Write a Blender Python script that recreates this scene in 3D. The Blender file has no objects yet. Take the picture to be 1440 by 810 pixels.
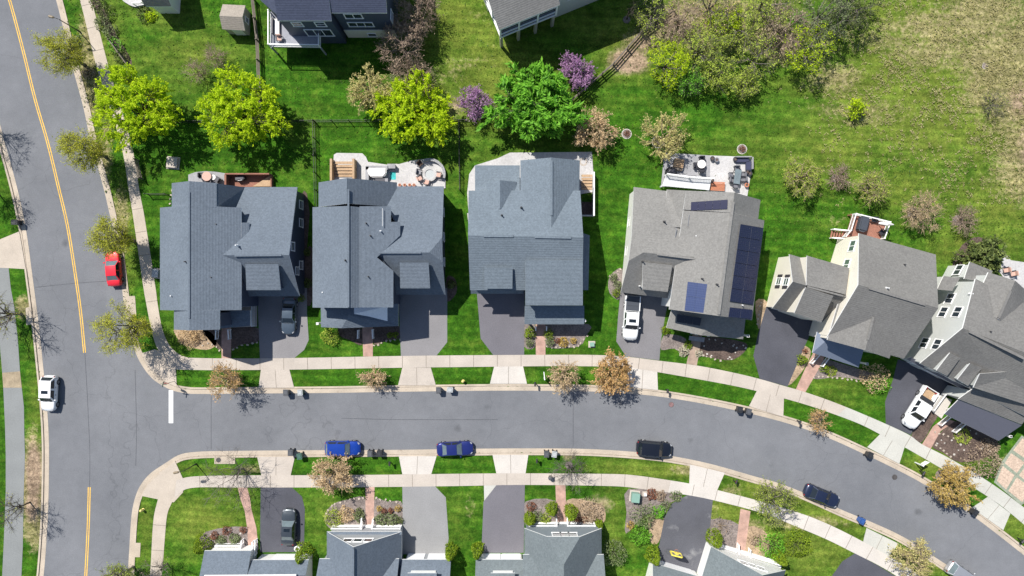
import bpy, bmesh, math, random
import numpy as np
from mathutils import Vector, Matrix

# ---------------------------------------------------------------- scene units
# metres; a survey grid of 10.6 units per metre with its origin at (720, 405) is used for plan positions
S = 10.6
HC = 90.0
rng = np.random.default_rng(7)
random.seed(7)
scene = bpy.context.scene
COL = scene.collection
R = math.radians

def G(px, py, h=0.0):
    k = (HC - h) / HC / S
    return Vector(((px - 720) * k, (405 - py) * k, h))

def tag(o, label=None, cat=None, group=None, kind=None):
    if label: o['label'] = label
    if cat: o['category'] = cat
    if group: o['group'] = group
    if kind: o['kind'] = kind
    return o

def empty(name, loc, label, cat, rz=0.0, group=None):
    o = bpy.data.objects.new(name, None)
    o.empty_display_size = 0.3
    COL.objects.link(o)
    o.location = loc
    o.rotation_euler = (0, 0, rz)
    return tag(o, label, cat, group)

def copy_thing(root, loc, rz, label, group=None, mats=None):
    """Copy a thing with its parts and sub-parts; meshes are shared unless mats swaps a material."""
    def dup(o, parent):
        c = o.copy(); COL.objects.link(c)
        if parent is not None: c.parent = parent
        for ch in list(o.children): dup(ch, c)
        return c
    r = dup(root, None)
    r.location = loc; r.rotation_euler = (0, 0, rz)
    r['label'] = label
    if group: r['group'] = group
    return r

class MB:
    def __init__(s):
        s.v = []; s.f = []; s.m = []
    def poly(s, pts, mat=0):
        i = len(s.v)
        s.v += [tuple(p) for p in pts]
        s.f.append(list(range(i, i + len(pts)))); s.m.append(mat)
    def shell(s, polys, th, mt=0, ms=1):
        """Roof planes (lists of points that share vertices) given a thickness downwards."""
        key = lambda p: (round(p[0], 3), round(p[1], 3), round(p[2], 3))
        out = []
        for P in polys:
            if len(P) == 4:
                n = (Vector(P[1]) - Vector(P[0])).cross(Vector(P[2]) - Vector(P[0])).normalized()
                if abs(n.dot(Vector(P[3]) - Vector(P[0]))) > 0.01:
                    out += [[P[0], P[1], P[2]], [P[0], P[2], P[3]]]; continue
            elif len(P) > 6:      # many-sided plane: flatten it
                A = np.array([[p[0], p[1], 1.0] for p in P]); z = np.array([p[2] for p in P])
                c = np.linalg.lstsq(A, z, rcond=None)[0]
                P = [Vector((p[0], p[1], c[0] * p[0] + c[1] * p[1] + c[2])) for p in P]
            out.append(P)
        polys = out
        cnt = {}
        for P in polys:
            n = len(P)
            for i in range(n):
                a, b = key(P[i]), key(P[(i + 1) % n])
                e = (a, b) if a < b else (b, a)
                cnt[e] = cnt.get(e, 0) + 1
        for P in polys:
            s.poly(P, mt)
            s.poly([(p[0], p[1], p[2] - th) for p in reversed(P)], ms)
            n = len(P)
            for i in range(n):
                a, b = P[i], P[(i + 1) % n]
                ka, kb = key(a), key(b)
                e = (ka, kb) if ka < kb else (kb, ka)
                if cnt[e] == 1:
                    s.poly([a, b, (b[0], b[1], b[2] - th), (a[0], a[1], a[2] - th)], ms)
    def prism(s, pts, z0, z1, mt=0, ms=None):
        ms = mt if ms is None else ms
        s.poly([(p[0], p[1], z1) for p in pts], mt)
        n = len(pts)
        for i in range(n):
            a, b = pts[i], pts[(i + 1) % n]
            s.poly([(a[0], a[1], z0), (b[0], b[1], z0), (b[0], b[1], z1), (a[0], a[1], z1)], ms)
        s.poly([(p[0], p[1], z0) for p in reversed(pts)], ms)
    def box(s, c, size, rz=0.0, mat=0, mtx=None):
        M = mtx if mtx is not None else Matrix.Translation(Vector(c)) @ Matrix.Rotation(rz, 4, 'Z')
        hx, hy, hz = size[0] / 2, size[1] / 2, size[2] / 2
        P = [M @ Vector((x, y, z)) for z in (-hz, hz) for x, y in ((-hx, -hy), (hx, -hy), (hx, hy), (-hx, hy))]
        for q in ((3, 2, 1, 0), (4, 5, 6, 7), (0, 1, 5, 4), (1, 2, 6, 5), (2, 3, 7, 6), (3, 0, 4, 7)):
            s.poly([P[k] for k in q], mat)
    def bar(s, p, q, w, h=None, mat=0):
        p, q = Vector(p), Vector(q)
        d = q - p
        L = d.length
        if L < 1e-5: return
        h = w if h is None else h
        z = d / L
        up = Vector((0, 0, 1)) if abs(z.z) < 0.95 else Vector((1, 0, 0))
        x = z.cross(up).normalized(); y = x.cross(z)
        M = Matrix((x, y, z)).transposed().to_4x4(); M.translation = (p + q) / 2
        s.box(None, (w, h, L), mtx=M, mat=mat)
    def tube(s, pts, rad, n=6, mat=0, cap=True):
        rings = []
        k = len(pts)
        for i, p in enumerate(pts):
            p = Vector(p)
            d = (Vector(pts[min(i + 1, k - 1)]) - Vector(pts[max(i - 1, 0)]))
            d = d.normalized() if d.length > 1e-6 else Vector((0, 0, 1))
            up = Vector((0, 0, 1)) if abs(d.z) < 0.9 else Vector((1, 0, 0))
            x = d.cross(up).normalized(); y = d.cross(x)
            i0 = len(s.v)
            for j in range(n):
                a = 2 * math.pi * j / n
                s.v.append(tuple(p + (x * math.cos(a) + y * math.sin(a)) * rad[i]))
            rings.append(i0)
        for a, b in zip(rings[:-1], rings[1:]):
            for j in range(n):
                s.f.append([a + j, a + (j + 1) % n, b + (j + 1) % n, b + j]); s.m.append(mat)
        if cap:
            s.f.append([rings[0] + j for j in range(n)][::-1]); s.m.append(mat)
            s.f.append([rings[-1] + j for j in range(n)]); s.m.append(mat)
    def cyl(s, c, r, z0, z1, n=16, mat=0, r2=None):
        s.tube([(c[0], c[1], z0), (c[0], c[1], z1)], [r, r if r2 is None else r2], n, mat)
    def build(s, name, mats, parent=None, origin=None, smooth=False, bevel=0.0):
        me = bpy.data.meshes.new(name)
        if parent is not None and origin is None:
            org = Vector(parent.location)
        elif origin is not None:
            org = Vector(origin)
        else:
            xs = np.array(s.v)
            org = Vector(((xs[:, 0].min() + xs[:, 0].max()) / 2, (xs[:, 1].min() + xs[:, 1].max()) / 2, xs[:, 2].min()))
        me.from_pydata([(p[0] - org[0], p[1] - org[1], p[2] - org[2]) for p in s.v], [], s.f)
        if not isinstance(mats, (list, tuple)): mats = [mats]
        for m in mats: me.materials.append(m)
        me.polygons.foreach_set('material_index', [min(k, len(mats) - 1) for k in s.m])
        bm = bmesh.new(); bm.from_mesh(me)
        bmesh.ops.remove_doubles(bm, verts=bm.verts, dist=0.0005)
        bmesh.ops.recalc_face_normals(bm, faces=bm.faces)
        if bevel > 0:
            bmesh.ops.bevel(bm, geom=[e for e in bm.edges if len(e.link_faces) == 2 and e.calc_face_angle(0) > 0.6],
                            offset=bevel, segments=2, affect='EDGES', clamp_overlap=True)
        if smooth:
            for f in bm.faces: f.smooth = True
        bm.to_mesh(me); bm.free()
        o = bpy.data.objects.new(name, me)
        COL.objects.link(o)
        if parent is not None:
            o.parent = parent
            if origin is not None:
                pass
        else:
            o.location = org
        return o

def sheet_up(o):
    """make an open sheet face upwards"""
    me = o.data
    bm = bmesh.new(); bm.from_mesh(me)
    for f in bm.faces:
        if f.normal.z < 0: f.normal_flip()
    bm.to_mesh(me); bm.free()

# ---------------------------------------------------------------- curves
def catmull(pts, n=6, closed=False):
    P = [np.array(p, float) for p in pts]
    out = []
    k = len(P)
    rngi = range(k if closed else k - 1)
    for i in rngi:
        p1, p2 = P[i], P[(i + 1) % k]
        p0 = P[i - 1] if (closed or i > 0) else 2 * p1 - p2
        p3 = P[(i + 2) % k] if (closed or i + 2 < k) else 2 * p2 - p1
        for j in range(n):
            t = j / n
            out.append(0.5 * ((2 * p1) + (-p0 + p2) * t + (2 * p0 - 5 * p1 + 4 * p2 - p3) * t * t + (-p0 + 3 * p1 - 3 * p2 + p3) * t ** 3))
    if not closed: out.append(P[-1])
    return out

def resample(P, step):
    P = np.array([[p[0], p[1]] for p in P], float)
    d = np.r_[0, np.cumsum(np.hypot(*(P[1:] - P[:-1]).T))]
    n = max(2, int(round(d[-1] / step)) + 1)
    t = np.linspace(0, d[-1], n)
    return np.c_[np.interp(t, d, P[:, 0]), np.interp(t, d, P[:, 1])]

def resample_n(P, n):
    P = np.array([[p[0], p[1]] for p in P], float)
    d = np.r_[0, np.cumsum(np.hypot(*(P[1:] - P[:-1]).T))]
    t = np.linspace(0, d[-1], n)
    return np.c_[np.interp(t, d, P[:, 0]), np.interp(t, d, P[:, 1])]

def offset_line(P, off):
    P = np.asarray(P, float)
    t = np.gradient(P, axis=0)
    t /= np.linalg.norm(t, axis=1)[:, None] + 1e-9
    nrm = np.c_[-t[:, 1], t[:, 0]]
    return P + nrm * off

def inside(poly, X, Y):
    c = np.zeros(X.shape, bool)
    n = len(poly)
    j = n - 1
    for i in range(n):
        xi, yi = poly[i][0], poly[i][1]; xj, yj = poly[j][0], poly[j][1]
        if yi != yj:
            c ^= ((yi > Y) != (yj > Y)) & (X < (xj - xi) * (Y - yi) / (yj - yi) + xi)
        j = i
    return c
# ---------------------------------------------------------------- materials
def _nt(name):
    m = bpy.data.materials.new(name); m.use_nodes = True
    nt = m.node_tree
    b = nt.nodes['Principled BSDF']
    return m, nt, b

def N(nt, typ, **kw):
    n = nt.nodes.new(typ)
    for k, v in kw.items():
        if k in n.inputs: n.inputs[k].default_value = v
        else: setattr(n, k, v)
    return n

def noise(nt, vec, scale, detail=3.0, rough=0.55):
    n = nt.nodes.new('ShaderNodeTexNoise')
    n.inputs['Scale'].default_value = scale
    n.inputs['Detail'].default_value = detail
    n.inputs['Roughness'].default_value = rough
    nt.links.new(vec, n.inputs['Vector'])
    return n.outputs['Fac']

def ramp(nt, fac, stops):
    r = nt.nodes.new('ShaderNodeValToRGB')
    e = r.color_ramp.elements
    while len(e) < len(stops): e.new(0.5)
    for el, (p, c) in zip(e, stops):
        el.position = p
        el.color = (c, c, c, 1) if isinstance(c, (int, float)) else (c[0], c[1], c[2], 1)
    nt.links.new(fac, r.inputs['Fac'])
    return r.outputs['Color']

def mixc(nt, fac, a, b, typ='MIX'):
    m = nt.nodes.new('ShaderNodeMix'); m.data_type = 'RGBA'; m.blend_type = typ
    def put(sock, v):
        if isinstance(v, (int, float)): sock.default_value = v if sock.type == 'VALUE' else (v, v, v, 1)
        elif isinstance(v, (tuple, list)): sock.default_value = (v[0], v[1], v[2], 1)
        else: nt.links.new(v, sock)
    put(m.inputs[0], fac); put(m.inputs[6], a); put(m.inputs[7], b)
    return m.outputs[2]

def mathn(nt, op, a, b=None):
    m = nt.nodes.new('ShaderNodeMath'); m.operation = op
    for s, v in zip(m.inputs, (a, b)):
        if v is None: continue
        if isinstance(v, (int, float)): s.default_value = v
        else: nt.links.new(v, s)
    return m.outputs[0]

def pos(nt):
    return nt.nodes.new('ShaderNodeNewGeometry').outputs['Position']

def bump(nt, b, h, strength=0.4, dist=0.05):
    n = nt.nodes.new('ShaderNodeBump')
    n.inputs['Strength'].default_value = strength
    n.inputs['Distance'].default_value = dist
    nt.links.new(h, n.inputs['Height'])
    nt.links.new(n.outputs['Normal'], b.inputs['Normal'])

def surface(name, c, var=0.25, big=0.25, fine=5.0, fvar=0.3, rough=0.85, bmp=0.0, tint=None, spec=0.3, stain=None):
    """A weathered matt surface: large blotches, fine grain."""
    m, nt, b = _nt(name)
    p = pos(nt)
    n1 = noise(nt, p, big, 4)
    n2 = noise(nt, p, fine, 3, 0.7)
    hi = tuple(min(1, x * (1 + var)) for x in c)
    lo = tuple(x * (1 - var) for x in (tint or c))
    col = ramp(nt, n1, [(0.3, lo), (0.7, hi)])
    g = ramp(nt, n2, [(0.3, 1 - fvar), (0.7, 1 + fvar)])
    col = mixc(nt, 1.0, col, g, 'MULTIPLY')
    if stain:
        n3 = noise(nt, p, stain[0], 5, 0.6)
        f = ramp(nt, n3, [(stain[1], 0.0), (stain[1] + 0.12, stain[3] if len(stain) > 3 else 0.7)])
        col = mixc(nt, f, col, stain[2])
    nt.links.new(col, b.inputs['Base Color'])
    b.inputs['Roughness'].default_value = rough
    b.inputs['Specular IOR Level'].default_value = spec
    if bmp: bump(nt, b, n2, bmp, 0.05)
    return m

def plain(name, c, rough=0.5, metal=0.0, coat=0.0, spec=0.5):
    m, nt, b = _nt(name)
    p = nt.nodes.new('ShaderNodeTexCoord').outputs['Object']
    n = noise(nt, p, 6.0, 3)
    g = ramp(nt, n, [(0.3, tuple(x * 0.93 for x in c)), (0.7, tuple(min(1, x * 1.05) for x in c))])
    nt.links.new(g, b.inputs['Base Color'])
    b.inputs['Roughness'].default_value = rough
    b.inputs['Metallic'].default_value = metal
    b.inputs['Coat Weight'].default_value = coat
    b.inputs['Coat Roughness'].default_value = 0.05
    b.inputs['Specular IOR Level'].default_value = spec
    return m

def shingle(name, c, c2):
    m, nt, b = _nt(name)
    p = pos(nt)
    n1 = noise(nt, p, 0.22, 4)
    n2 = noise(nt, p, 6.5, 2, 0.8)
    v = nt.nodes.new('ShaderNodeTexVoronoi'); v.inputs['Scale'].default_value = 5.5
    nt.links.new(p, v.inputs['Vector'])
    col = ramp(nt, n1, [(0.3, c2), (0.7, c)])
    g = ramp(nt, n2, [(0.34, 0.92), (0.66, 1.08)])
    col = mixc(nt, 1.0, col, g, 'MULTIPLY')
    sep = nt.nodes.new('ShaderNodeSeparateColor'); nt.links.new(v.outputs['Color'], sep.inputs['Color'])
    tabs = ramp(nt, sep.outputs['Red'], [(0.0, 0.90), (1.0, 1.10)])
    col = mixc(nt, 1.0, col, tabs, 'MULTIPLY')
    nt.links.new(col, b.inputs['Base Color'])
    b.inputs['Roughness'].default_value = 0.9
    b.inputs['Specular IOR Level'].default_value = 0.2
    # courses of shingles follow the height of the roof
    w = nt.nodes.new('ShaderNodeTexWave'); w.bands_direction = 'Z'; w.inputs['Scale'].default_value = 2.6
    w.inputs['Distortion'].default_value = 0.6
    nt.links.new(p, w.inputs['Vector'])
    h = mathn(nt, 'ADD', w.outputs['Fac'], n2)
    bump(nt, b, h, 0.35, 0.03)
    return m

def siding(name, c):
    m, nt, b = _nt(name)
    p = pos(nt)
    w = nt.nodes.new('ShaderNodeTexWave'); w.bands_direction = 'Z'; w.wave_profile = 'SAW'
    w.inputs['Scale'].default_value = 1.6
    nt.links.new(p, w.inputs['Vector'])
    n1 = noise(nt, p, 0.6, 3)
    col = ramp(nt, n1, [(0.3, tuple(x * 0.93 for x in c)), (0.7, c)])
    g = ramp(nt, w.outputs['Fac'], [(0.0, 0.82), (0.18, 1.0)])
    col = mixc(nt, 1.0, col, g, 'MULTIPLY')
    nt.links.new(col, b.inputs['Base Color'])
    b.inputs['Roughness'].default_value = 0.6
    bump(nt, b, w.outputs['Fac'], 0.3, 0.02)
    return m

def brick(name, c1, c2, mortar, scale, rough=0.85):
    m, nt, b = _nt(name)
    p = pos(nt)
    t = nt.nodes.new('ShaderNodeTexBrick')
    t.inputs['Color1'].default_value = (*c1, 1); t.inputs['Color2'].default_value = (*c2, 1)
    t.inputs['Mortar'].default_value = (*mortar, 1)
    t.inputs['Scale'].default_value = scale; t.inputs['Mortar Size'].default_value = 0.03
    nt.links.new(p, t.inputs['Vector'])
    n = noise(nt, p, 1.3, 4)
    g = ramp(nt, n, [(0.3, 0.75), (0.7, 1.2)])
    nt.links.new(mixc(nt, 1.0, t.outputs['Color'], g, 'MULTIPLY'), b.inputs['Base Color'])
    b.inputs['Roughness'].default_value = rough
    return m

def leafmat(name, dark, light, trans=0.3):
    """leaf colour differs from leaf to leaf through the 'tint' attribute"""
    m, nt, b = _nt(name)
    a = nt.nodes.new('ShaderNodeAttribute'); a.attribute_name = 'tint'
    col = ramp(nt, a.outputs['Fac'], [(0.0, dark), (1.0, light)])
    nt.links.new(col, b.inputs['Base Color'])
    b.inputs['Roughness'].default_value = 0.6
    b.inputs['Specular IOR Level'].default_value = 0.25
    tr = nt.nodes.new('ShaderNodeBsdfTranslucent')
    nt.links.new(col, tr.inputs['Color'])
    mx = nt.nodes.new('ShaderNodeMixShader'); mx.inputs[0].default_value = trans
    out = nt.nodes['Material Output']
    nt.links.new(b.outputs[0], mx.inputs[1]); nt.links.new(tr.outputs[0], mx.inputs[2])
    nt.links.new(mx.outputs[0], out.inputs['Surface'])
    return m

def grassmat():
    m, nt, b = _nt('lawn_grass')
    p = pos(nt)
    def att(n):
        a = nt.nodes.new('ShaderNodeAttribute'); a.attribute_name = n
        return a.outputs['Fac']
    big = noise(nt, p, 0.16, 4, 0.6)
    mid = noise(nt, p, 0.9, 4, 0.65)
    fine = noise(nt, p, 5.5, 3, 0.75)
    blot = noise(nt, p, 1.9, 5, 0.75)
    lush = ramp(nt, mid, [(0.25, (0.017, 0.062, 0.004)), (0.5, (0.035, 0.110, 0.007)), (0.75, (0.074, 0.165, 0.012))])
    pale = ramp(nt, mid, [(0.25, (0.070, 0.125, 0.013)), (0.75, (0.175, 0.215, 0.036))])
    tan = ramp(nt, blot, [(0.35, (0.11, 0.11, 0.035)), (0.5, (0.25, 0.225, 0.10)), (0.68, (0.40, 0.34, 0.19))])
    earth = ramp(nt, blot, [(0.3, (0.15, 0.105, 0.07)), (0.7, (0.44, 0.33, 0.23))])
    def thresh(attr, n, w):
        # patches grow where the attribute is high
        s = mathn(nt, 'ADD', attr, n)
        return ramp(nt, s, [(0.78 - w, 0.0), (0.78 + w, 1.0)])
    s_pale = mathn(nt, 'ADD', mathn(nt, 'MULTIPLY', big, 0.5), mathn(nt, 'MULTIPLY', mid, 0.35))
    f1 = mathn(nt, 'ADD', att('pale'), s_pale)
    bm2 = nt.nodes.new('ShaderNodeMapping'); bm2.inputs['Rotation'].default_value = (0, 0, 0.6); bm2.inputs['Scale'].default_value = (0.06, 0.19, 1); bm2.inputs['Location'].default_value = (4, 7, 0)
    nt.links.new(p, bm2.inputs['Vector'])
    f1 = mathn(nt, 'ADD', f1, mathn(nt, 'MULTIPLY', mathn(nt, 'SUBTRACT', noise(nt, bm2.outputs[0], 1.0, 5, 0.62), 0.5), 0.9))
    f1 = ramp(nt, f1, [(0.45, 0.0), (1.0, 1.0)])
    col = mixc(nt, f1, lush, pale)
    # broad diagonal bands of longer and shorter growth
    bm_ = nt.nodes.new('ShaderNodeMapping'); bm_.inputs['Rotation'].default_value = (0, 0, 0.6); bm_.inputs['Scale'].default_value = (0.06, 0.17, 1)
    nt.links.new(p, bm_.inputs['Vector'])
    band = noise(nt, bm_.outputs[0], 1.0, 5, 0.62)
    s_dry = mathn(nt, 'ADD', mathn(nt, 'MULTIPLY', blot, 0.6), mathn(nt, 'MULTIPLY', mid, 0.25))
    s_dry = mathn(nt, 'ADD', s_dry, mathn(nt, 'MULTIPLY', mathn(nt, 'SUBTRACT', band, 0.36), 0.95))
    f2 = ramp(nt, mathn(nt, 'ADD', att('dry'), s_dry), [(0.79, 0.0), (1.05, 0.92)])
    col = mixc(nt, f2, col, tan)
    f3 = ramp(nt, mathn(nt, 'ADD', att('bare'), mathn(nt, 'MULTIPLY', s_dry, 0.6)), [(0.6, 0.0), (0.85, 1.0)])
    col = mixc(nt, f3, col, earth)
    g = ramp(nt, fine, [(0.28, 0.5), (0.5, 1.0), (0.72, 1.6)])
    streak = nt.nodes.new('ShaderNodeTexNoise'); streak.inputs['Scale'].default_value = 0.35; streak.inputs['Detail'].default_value = 5
    mp = nt.nodes.new('ShaderNodeMapping'); mp.inputs['Scale'].default_value = (0.55, 1.7, 1); mp.inputs['Rotation'].default_value = (0, 0, 0.15)
    nt.links.new(p, mp.inputs['Vector']); nt.links.new(mp.outputs[0], streak.inputs['Vector'])
    g = mixc(nt, 1.0, g, ramp(nt, streak.outputs['Fac'], [(0.3, 0.72), (0.5, 1.0), (0.7, 1.3)]), 'MULTIPLY')
    col = mixc(nt, 1.0, col, g, 'MULTIPLY')
    # mowing stripes and pale weeds
    wm = nt.nodes.new('ShaderNodeTexWave'); wm.inputs['Scale'].default_value = 0.30; wm.inputs['Distortion'].default_value = 1.2; wm.inputs['Detail'].default_value = 2
    wr = nt.nodes.new('ShaderNodeMapping'); wr.inputs['Rotation'].default_value = (0, 0, 1.62); nt.links.new(p, wr.inputs['Vector']); nt.links.new(wr.outputs[0], wm.inputs['Vector'])
    col = mixc(nt, 1.0, col, ramp(nt, wm.outputs['Fac'], [(0.2, 0.91), (0.8, 1.09)]), 'MULTIPLY')
    wd = noise(nt, p, 2.6, 4, 0.8)
    col = mixc(nt, ramp(nt, wd, [(0.61, 0.0), (0.72, 0.45)]), col, (0.17, 0.22, 0.04))
    nt.links.new(col, b.inputs['Base Color'])
    b.inputs['Roughness'].default_value = 0.95
    b.inputs['Specular IOR Level'].default_value = 0.1
    h = mathn(nt, 'ADD', fine, mathn(nt, 'MULTIPLY', blot, mathn(nt, 'ADD', 0.5, mathn(nt, 'MULTIPLY', att('dry'), 3.0))))
    bump(nt, b, h, 0.8, 0.12)
    return m

def roadmat():
    m, nt, b = _nt('asphalt_road')
    p = pos(nt)
    n1 = noise(nt, p, 0.09, 5, 0.6)
    n2 = noise(nt, p, 9.0, 2, 0.8)
    n3 = noise(nt, p, 0.8, 5, 0.7)
    col = ramp(nt, n1, [(0.3, (0.138, 0.144, 0.158)), (0.7, (0.186, 0.192, 0.207))])
    col = mixc(nt, 1.0, col, ramp(nt, n3, [(0.3, 0.93), (0.7, 1.06)]), 'MULTIPLY')
    col = mixc(nt, 1.0, col, ramp(nt, n2, [(0.3, 0.86), (0.7, 1.14)]), 'MULTIPLY')
    # old oil spots
    v = nt.nodes.new('ShaderNodeTexVoronoi'); v.inputs['Scale'].default_value = 0.13
    nt.links.new(p, v.inputs['Vector'])
    wob = mathn(nt, 'ADD', v.outputs['Distance'], mathn(nt, 'MULTIPLY', n3, 0.06))
    spot = ramp(nt, wob, [(0.05, 0.55), (0.12, 1.0)])
    col = mixc(nt, 1.0, col, spot, 'MULTIPLY')
    # fine cracks
    v2 = nt.nodes.new('ShaderNodeTexVoronoi'); v2.feature = 'DISTANCE_TO_EDGE'; v2.inputs['Scale'].default_value = 0.075
    wv = nt.nodes.new('ShaderNodeVectorMath'); wv.operation = 'ADD'
    nz = nt.nodes.new('ShaderNodeTexNoise'); nz.inputs['Scale'].default_value = 0.5; nt.links.new(p, nz.inputs['Vector'])
    sc = nt.nodes.new('ShaderNodeVectorMath'); sc.operation = 'SCALE'; sc.inputs['Scale'].default_value = 2.0
    nt.links.new(nz.outputs['Color'], sc.inputs[0])
    nt.links.new(p, wv.inputs[0]); nt.links.new(sc.outputs[0], wv.inputs[1]); nt.links.new(wv.outputs[0], v2.inputs['Vector'])
    crack = ramp(nt, v2.outputs['Distance'], [(0.0, 0.82), (0.004, 1.0)])
    col = mixc(nt, 1.0, col, crack, 'MULTIPLY')
    nt.links.new(col, b.inputs['Base Color'])
    b.inputs['Roughness'].default_value = 0.9
    b.inputs['Specular IOR Level'].default_value = 0.25
    return m

def glassmat(name, c, rough=0.08):
    m, nt, b = _nt(name)
    p = nt.nodes.new('ShaderNodeTexCoord').outputs['Object']
    n = noise(nt, p, 2.0, 2)
    nt.links.new(ramp(nt, n, [(0.3, tuple(x * 0.8 for x in c)), (0.7, c)]), b.inputs['Base Color'])
    b.inputs['Roughness'].default_value = rough
    b.inputs['Specular IOR Level'].default_value = 0.8
    return m

def solarmat(name, c, line):
    m, nt, b = _nt(name)
    p = nt.nodes.new('ShaderNodeTexCoord').outputs['UV']
    t = nt.nodes.new('ShaderNodeTexBrick')
    t.offset = 0.0
    t.inputs['Color1'].default_value = (*c, 1); t.inputs['Color2'].default_value = tuple(x * 0.9 for x in c) + (1,)
    t.inputs['Mortar'].default_value = (*line, 1); t.inputs['Scale'].default_value = 1.0
    t.inputs['Mortar Size'].default_value = 0.012
    t.inputs['Brick Width'].default_value = 0.16; t.inputs['Row Height'].default_value = 0.16
    nt.links.new(p, t.inputs['Vector'])
    nt.links.new(t.outputs['Color'], b.inputs['Base Color'])
    b.inputs['Roughness'].default_value = 0.25
    b.inputs['Specular IOR Level'].default_value = 0.5
    return m

M = {}
M['grass'] = grassmat()
M['road'] = roadmat()
M['concrete'] = surface('concrete_paving', (0.455, 0.405, 0.355), 0.10, 0.35, 7, 0.10, 0.9, 0.1, stain=(0.5, 0.62, (0.30, 0.27, 0.24), 0.5))
M['concrete_pale'] = surface('concrete_pale', (0.52, 0.485, 0.445), 0.08, 0.35, 7, 0.10, 0.9, 0.1, stain=(0.45, 0.66, (0.38, 0.35, 0.31), 0.4))
M['concrete_grey'] = surface('concrete_grey', (0.46, 0.455, 0.415), 0.08, 0.35, 7, 0.10, 0.9, 0.1, stain=(0.45, 0.64, (0.36, 0.35, 0.31), 0.4))
M['kerb'] = surface('kerb_concrete', (0.44, 0.375, 0.30), 0.14, 0.5, 7, 0.12, 0.9, 0.1, stain=(0.9, 0.6, (0.24, 0.19, 0.15), 0.6))
M['kerb_pale'] = surface('kerb_concrete_new', (0.45, 0.39, 0.325), 0.10, 0.5, 7, 0.10, 0.9, 0.1)
M['joint'] = surface('paving_joint', (0.22, 0.19, 0.16), 0.1)
M['drive_black'] = surface('driveway_sealed', (0.074, 0.076, 0.092), 0.14, 0.3, 8, 0.18, 0.85, 0.1, stain=(0.6, 0.66, (0.12, 0.12, 0.13), 0.6))
M['drive_grey'] = surface('driveway_worn', (0.185, 0.180, 0.190), 0.10, 0.3, 8, 0.16, 0.88, 0.1, stain=(0.6, 0.63, (0.19, 0.185, 0.19), 0.5))
M['drive_pale'] = surface('driveway_bleached', (0.245, 0.245, 0.248), 0.07, 0.3, 8, 0.14, 0.88, 0.1)
M['drive_violet'] = surface('driveway_weathered', (0.145, 0.140, 0.158), 0.08, 0.3, 8, 0.16, 0.88, 0.1)
M['drive_patch'] = surface('driveway_patched', (0.095, 0.097, 0.112), 0.14, 0.3, 8, 0.16, 0.88, 0.1, stain=(0.35, 0.60, (0.26, 0.26, 0.265), 0.7))
M['drive_light'] = surface('driveway_light_grey', (0.215, 0.208, 0.215), 0.08, 0.3, 8, 0.14, 0.88, 0.1, stain=(0.6, 0.64, (0.15, 0.15, 0.155), 0.5))
M['trail'] = surface('trail_asphalt', (0.21, 0.22, 0.22), 0.08, 0.3, 8, 0.14, 0.9, 0.1)
M['trail_brown'] = surface('trail_leaf_litter', (0.31, 0.25, 0.17), 0.2, 1.2, 8, 0.25, 0.9, 0.1)
M['brickpath'] = brick('brick_paving', (0.46, 0.27, 0.215), (0.40, 0.235, 0.185), (0.38, 0.29, 0.245), 2.4)
M['tanpath'] = brick('tan_paving', (0.36, 0.26, 0.20), (0.31, 0.225, 0.17), (0.30, 0.24, 0.2), 2.4)
M['patio'] = surface('patio_stone', (0.47, 0.46, 0.46), 0.10, 0.5, 4, 0.12, 0.9, 0.1, stain=(0.7, 0.62, (0.34, 0.33, 0.34), 0.5))
M['patio_grey'] = surface('patio_slate', (0.30, 0.30, 0.315), 0.14, 0.6, 4, 0.15, 0.9, 0.1)
M['mulch'] = surface('bark_mulch', (0.105, 0.076, 0.064), 0.3, 0.9, 6, 0.5, 1.0, 0.5)
M['mulch_grey'] = surface('weathered_mulch', (0.200, 0.168, 0.155), 0.25, 0.9, 6, 0.45, 1.0, 0.5)
M['mulch_tan'] = surface('pine_straw', (0.34, 0.25, 0.165), 0.25, 0.9, 6, 0.4, 1.0, 0.5)
M['edging'] = surface('stone_edging', (0.42, 0.36, 0.30), 0.2, 1.5, 8, 0.3)
M['stone_white'] = surface('white_stone', (0.48, 0.45, 0.41), 0.1)
M['yellow'] = surface('yellow_road_paint', (0.72, 0.44, 0.075), 0.12, 0.6, 6, 0.22, 0.8)
M['whiteline'] = surface('white_road_paint', (0.80, 0.80, 0.80), 0.05, 0.6, 6, 0.08, 0.7)
M['roof_blue'] = shingle('shingle_blue_grey', (0.132, 0.158, 0.192), (0.116, 0.140, 0.172))
M['roof_slate'] = shingle('shingle_slate_blue', (0.150, 0.182, 0.214), (0.132, 0.161, 0.190))
M['roof_grey'] = shingle('shingle_warm_grey', (0.215, 0.210, 0.200), (0.190, 0.186, 0.178))
M['roof_dim'] = shingle('shingle_mid_grey', (0.182, 0.178, 0.170), (0.155, 0.151, 0.146))
M['roof_green'] = shingle('shingle_green_grey', (0.150, 0.175, 0.185), (0.130, 0.152, 0.162))
M['roof_dark'] = shingle('shingle_charcoal', (0.062, 0.074, 0.115), (0.05, 0.06, 0.095))
M['roof_tan'] = shingle('shingle_tan', (0.33, 0.29, 0.25), (0.28, 0.25, 0.215))
M['metal_blue'] = plain('standing_seam_metal', (0.16, 0.19, 0.25), 0.45, 0.3)
M['metal_slate'] = plain('standing_seam_slate', (0.105, 0.108, 0.135), 0.5, 0.2)
M['trim'] = plain('white_trim', (0.84, 0.84, 0.84), 0.5)
M['trim_soft'] = plain('grey_trim', (0.45, 0.46, 0.47), 0.6)
M['side_navy'] = siding('navy_siding', (0.052, 0.066, 0.110))
M['side_white'] = siding('white_siding', (0.84, 0.83, 0.80))
M['side_cream'] = siding('cream_siding', (0.80, 0.755, 0.66))
M['side_sage'] = siding('pale_sage_siding', (0.56, 0.575, 0.56))
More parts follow.
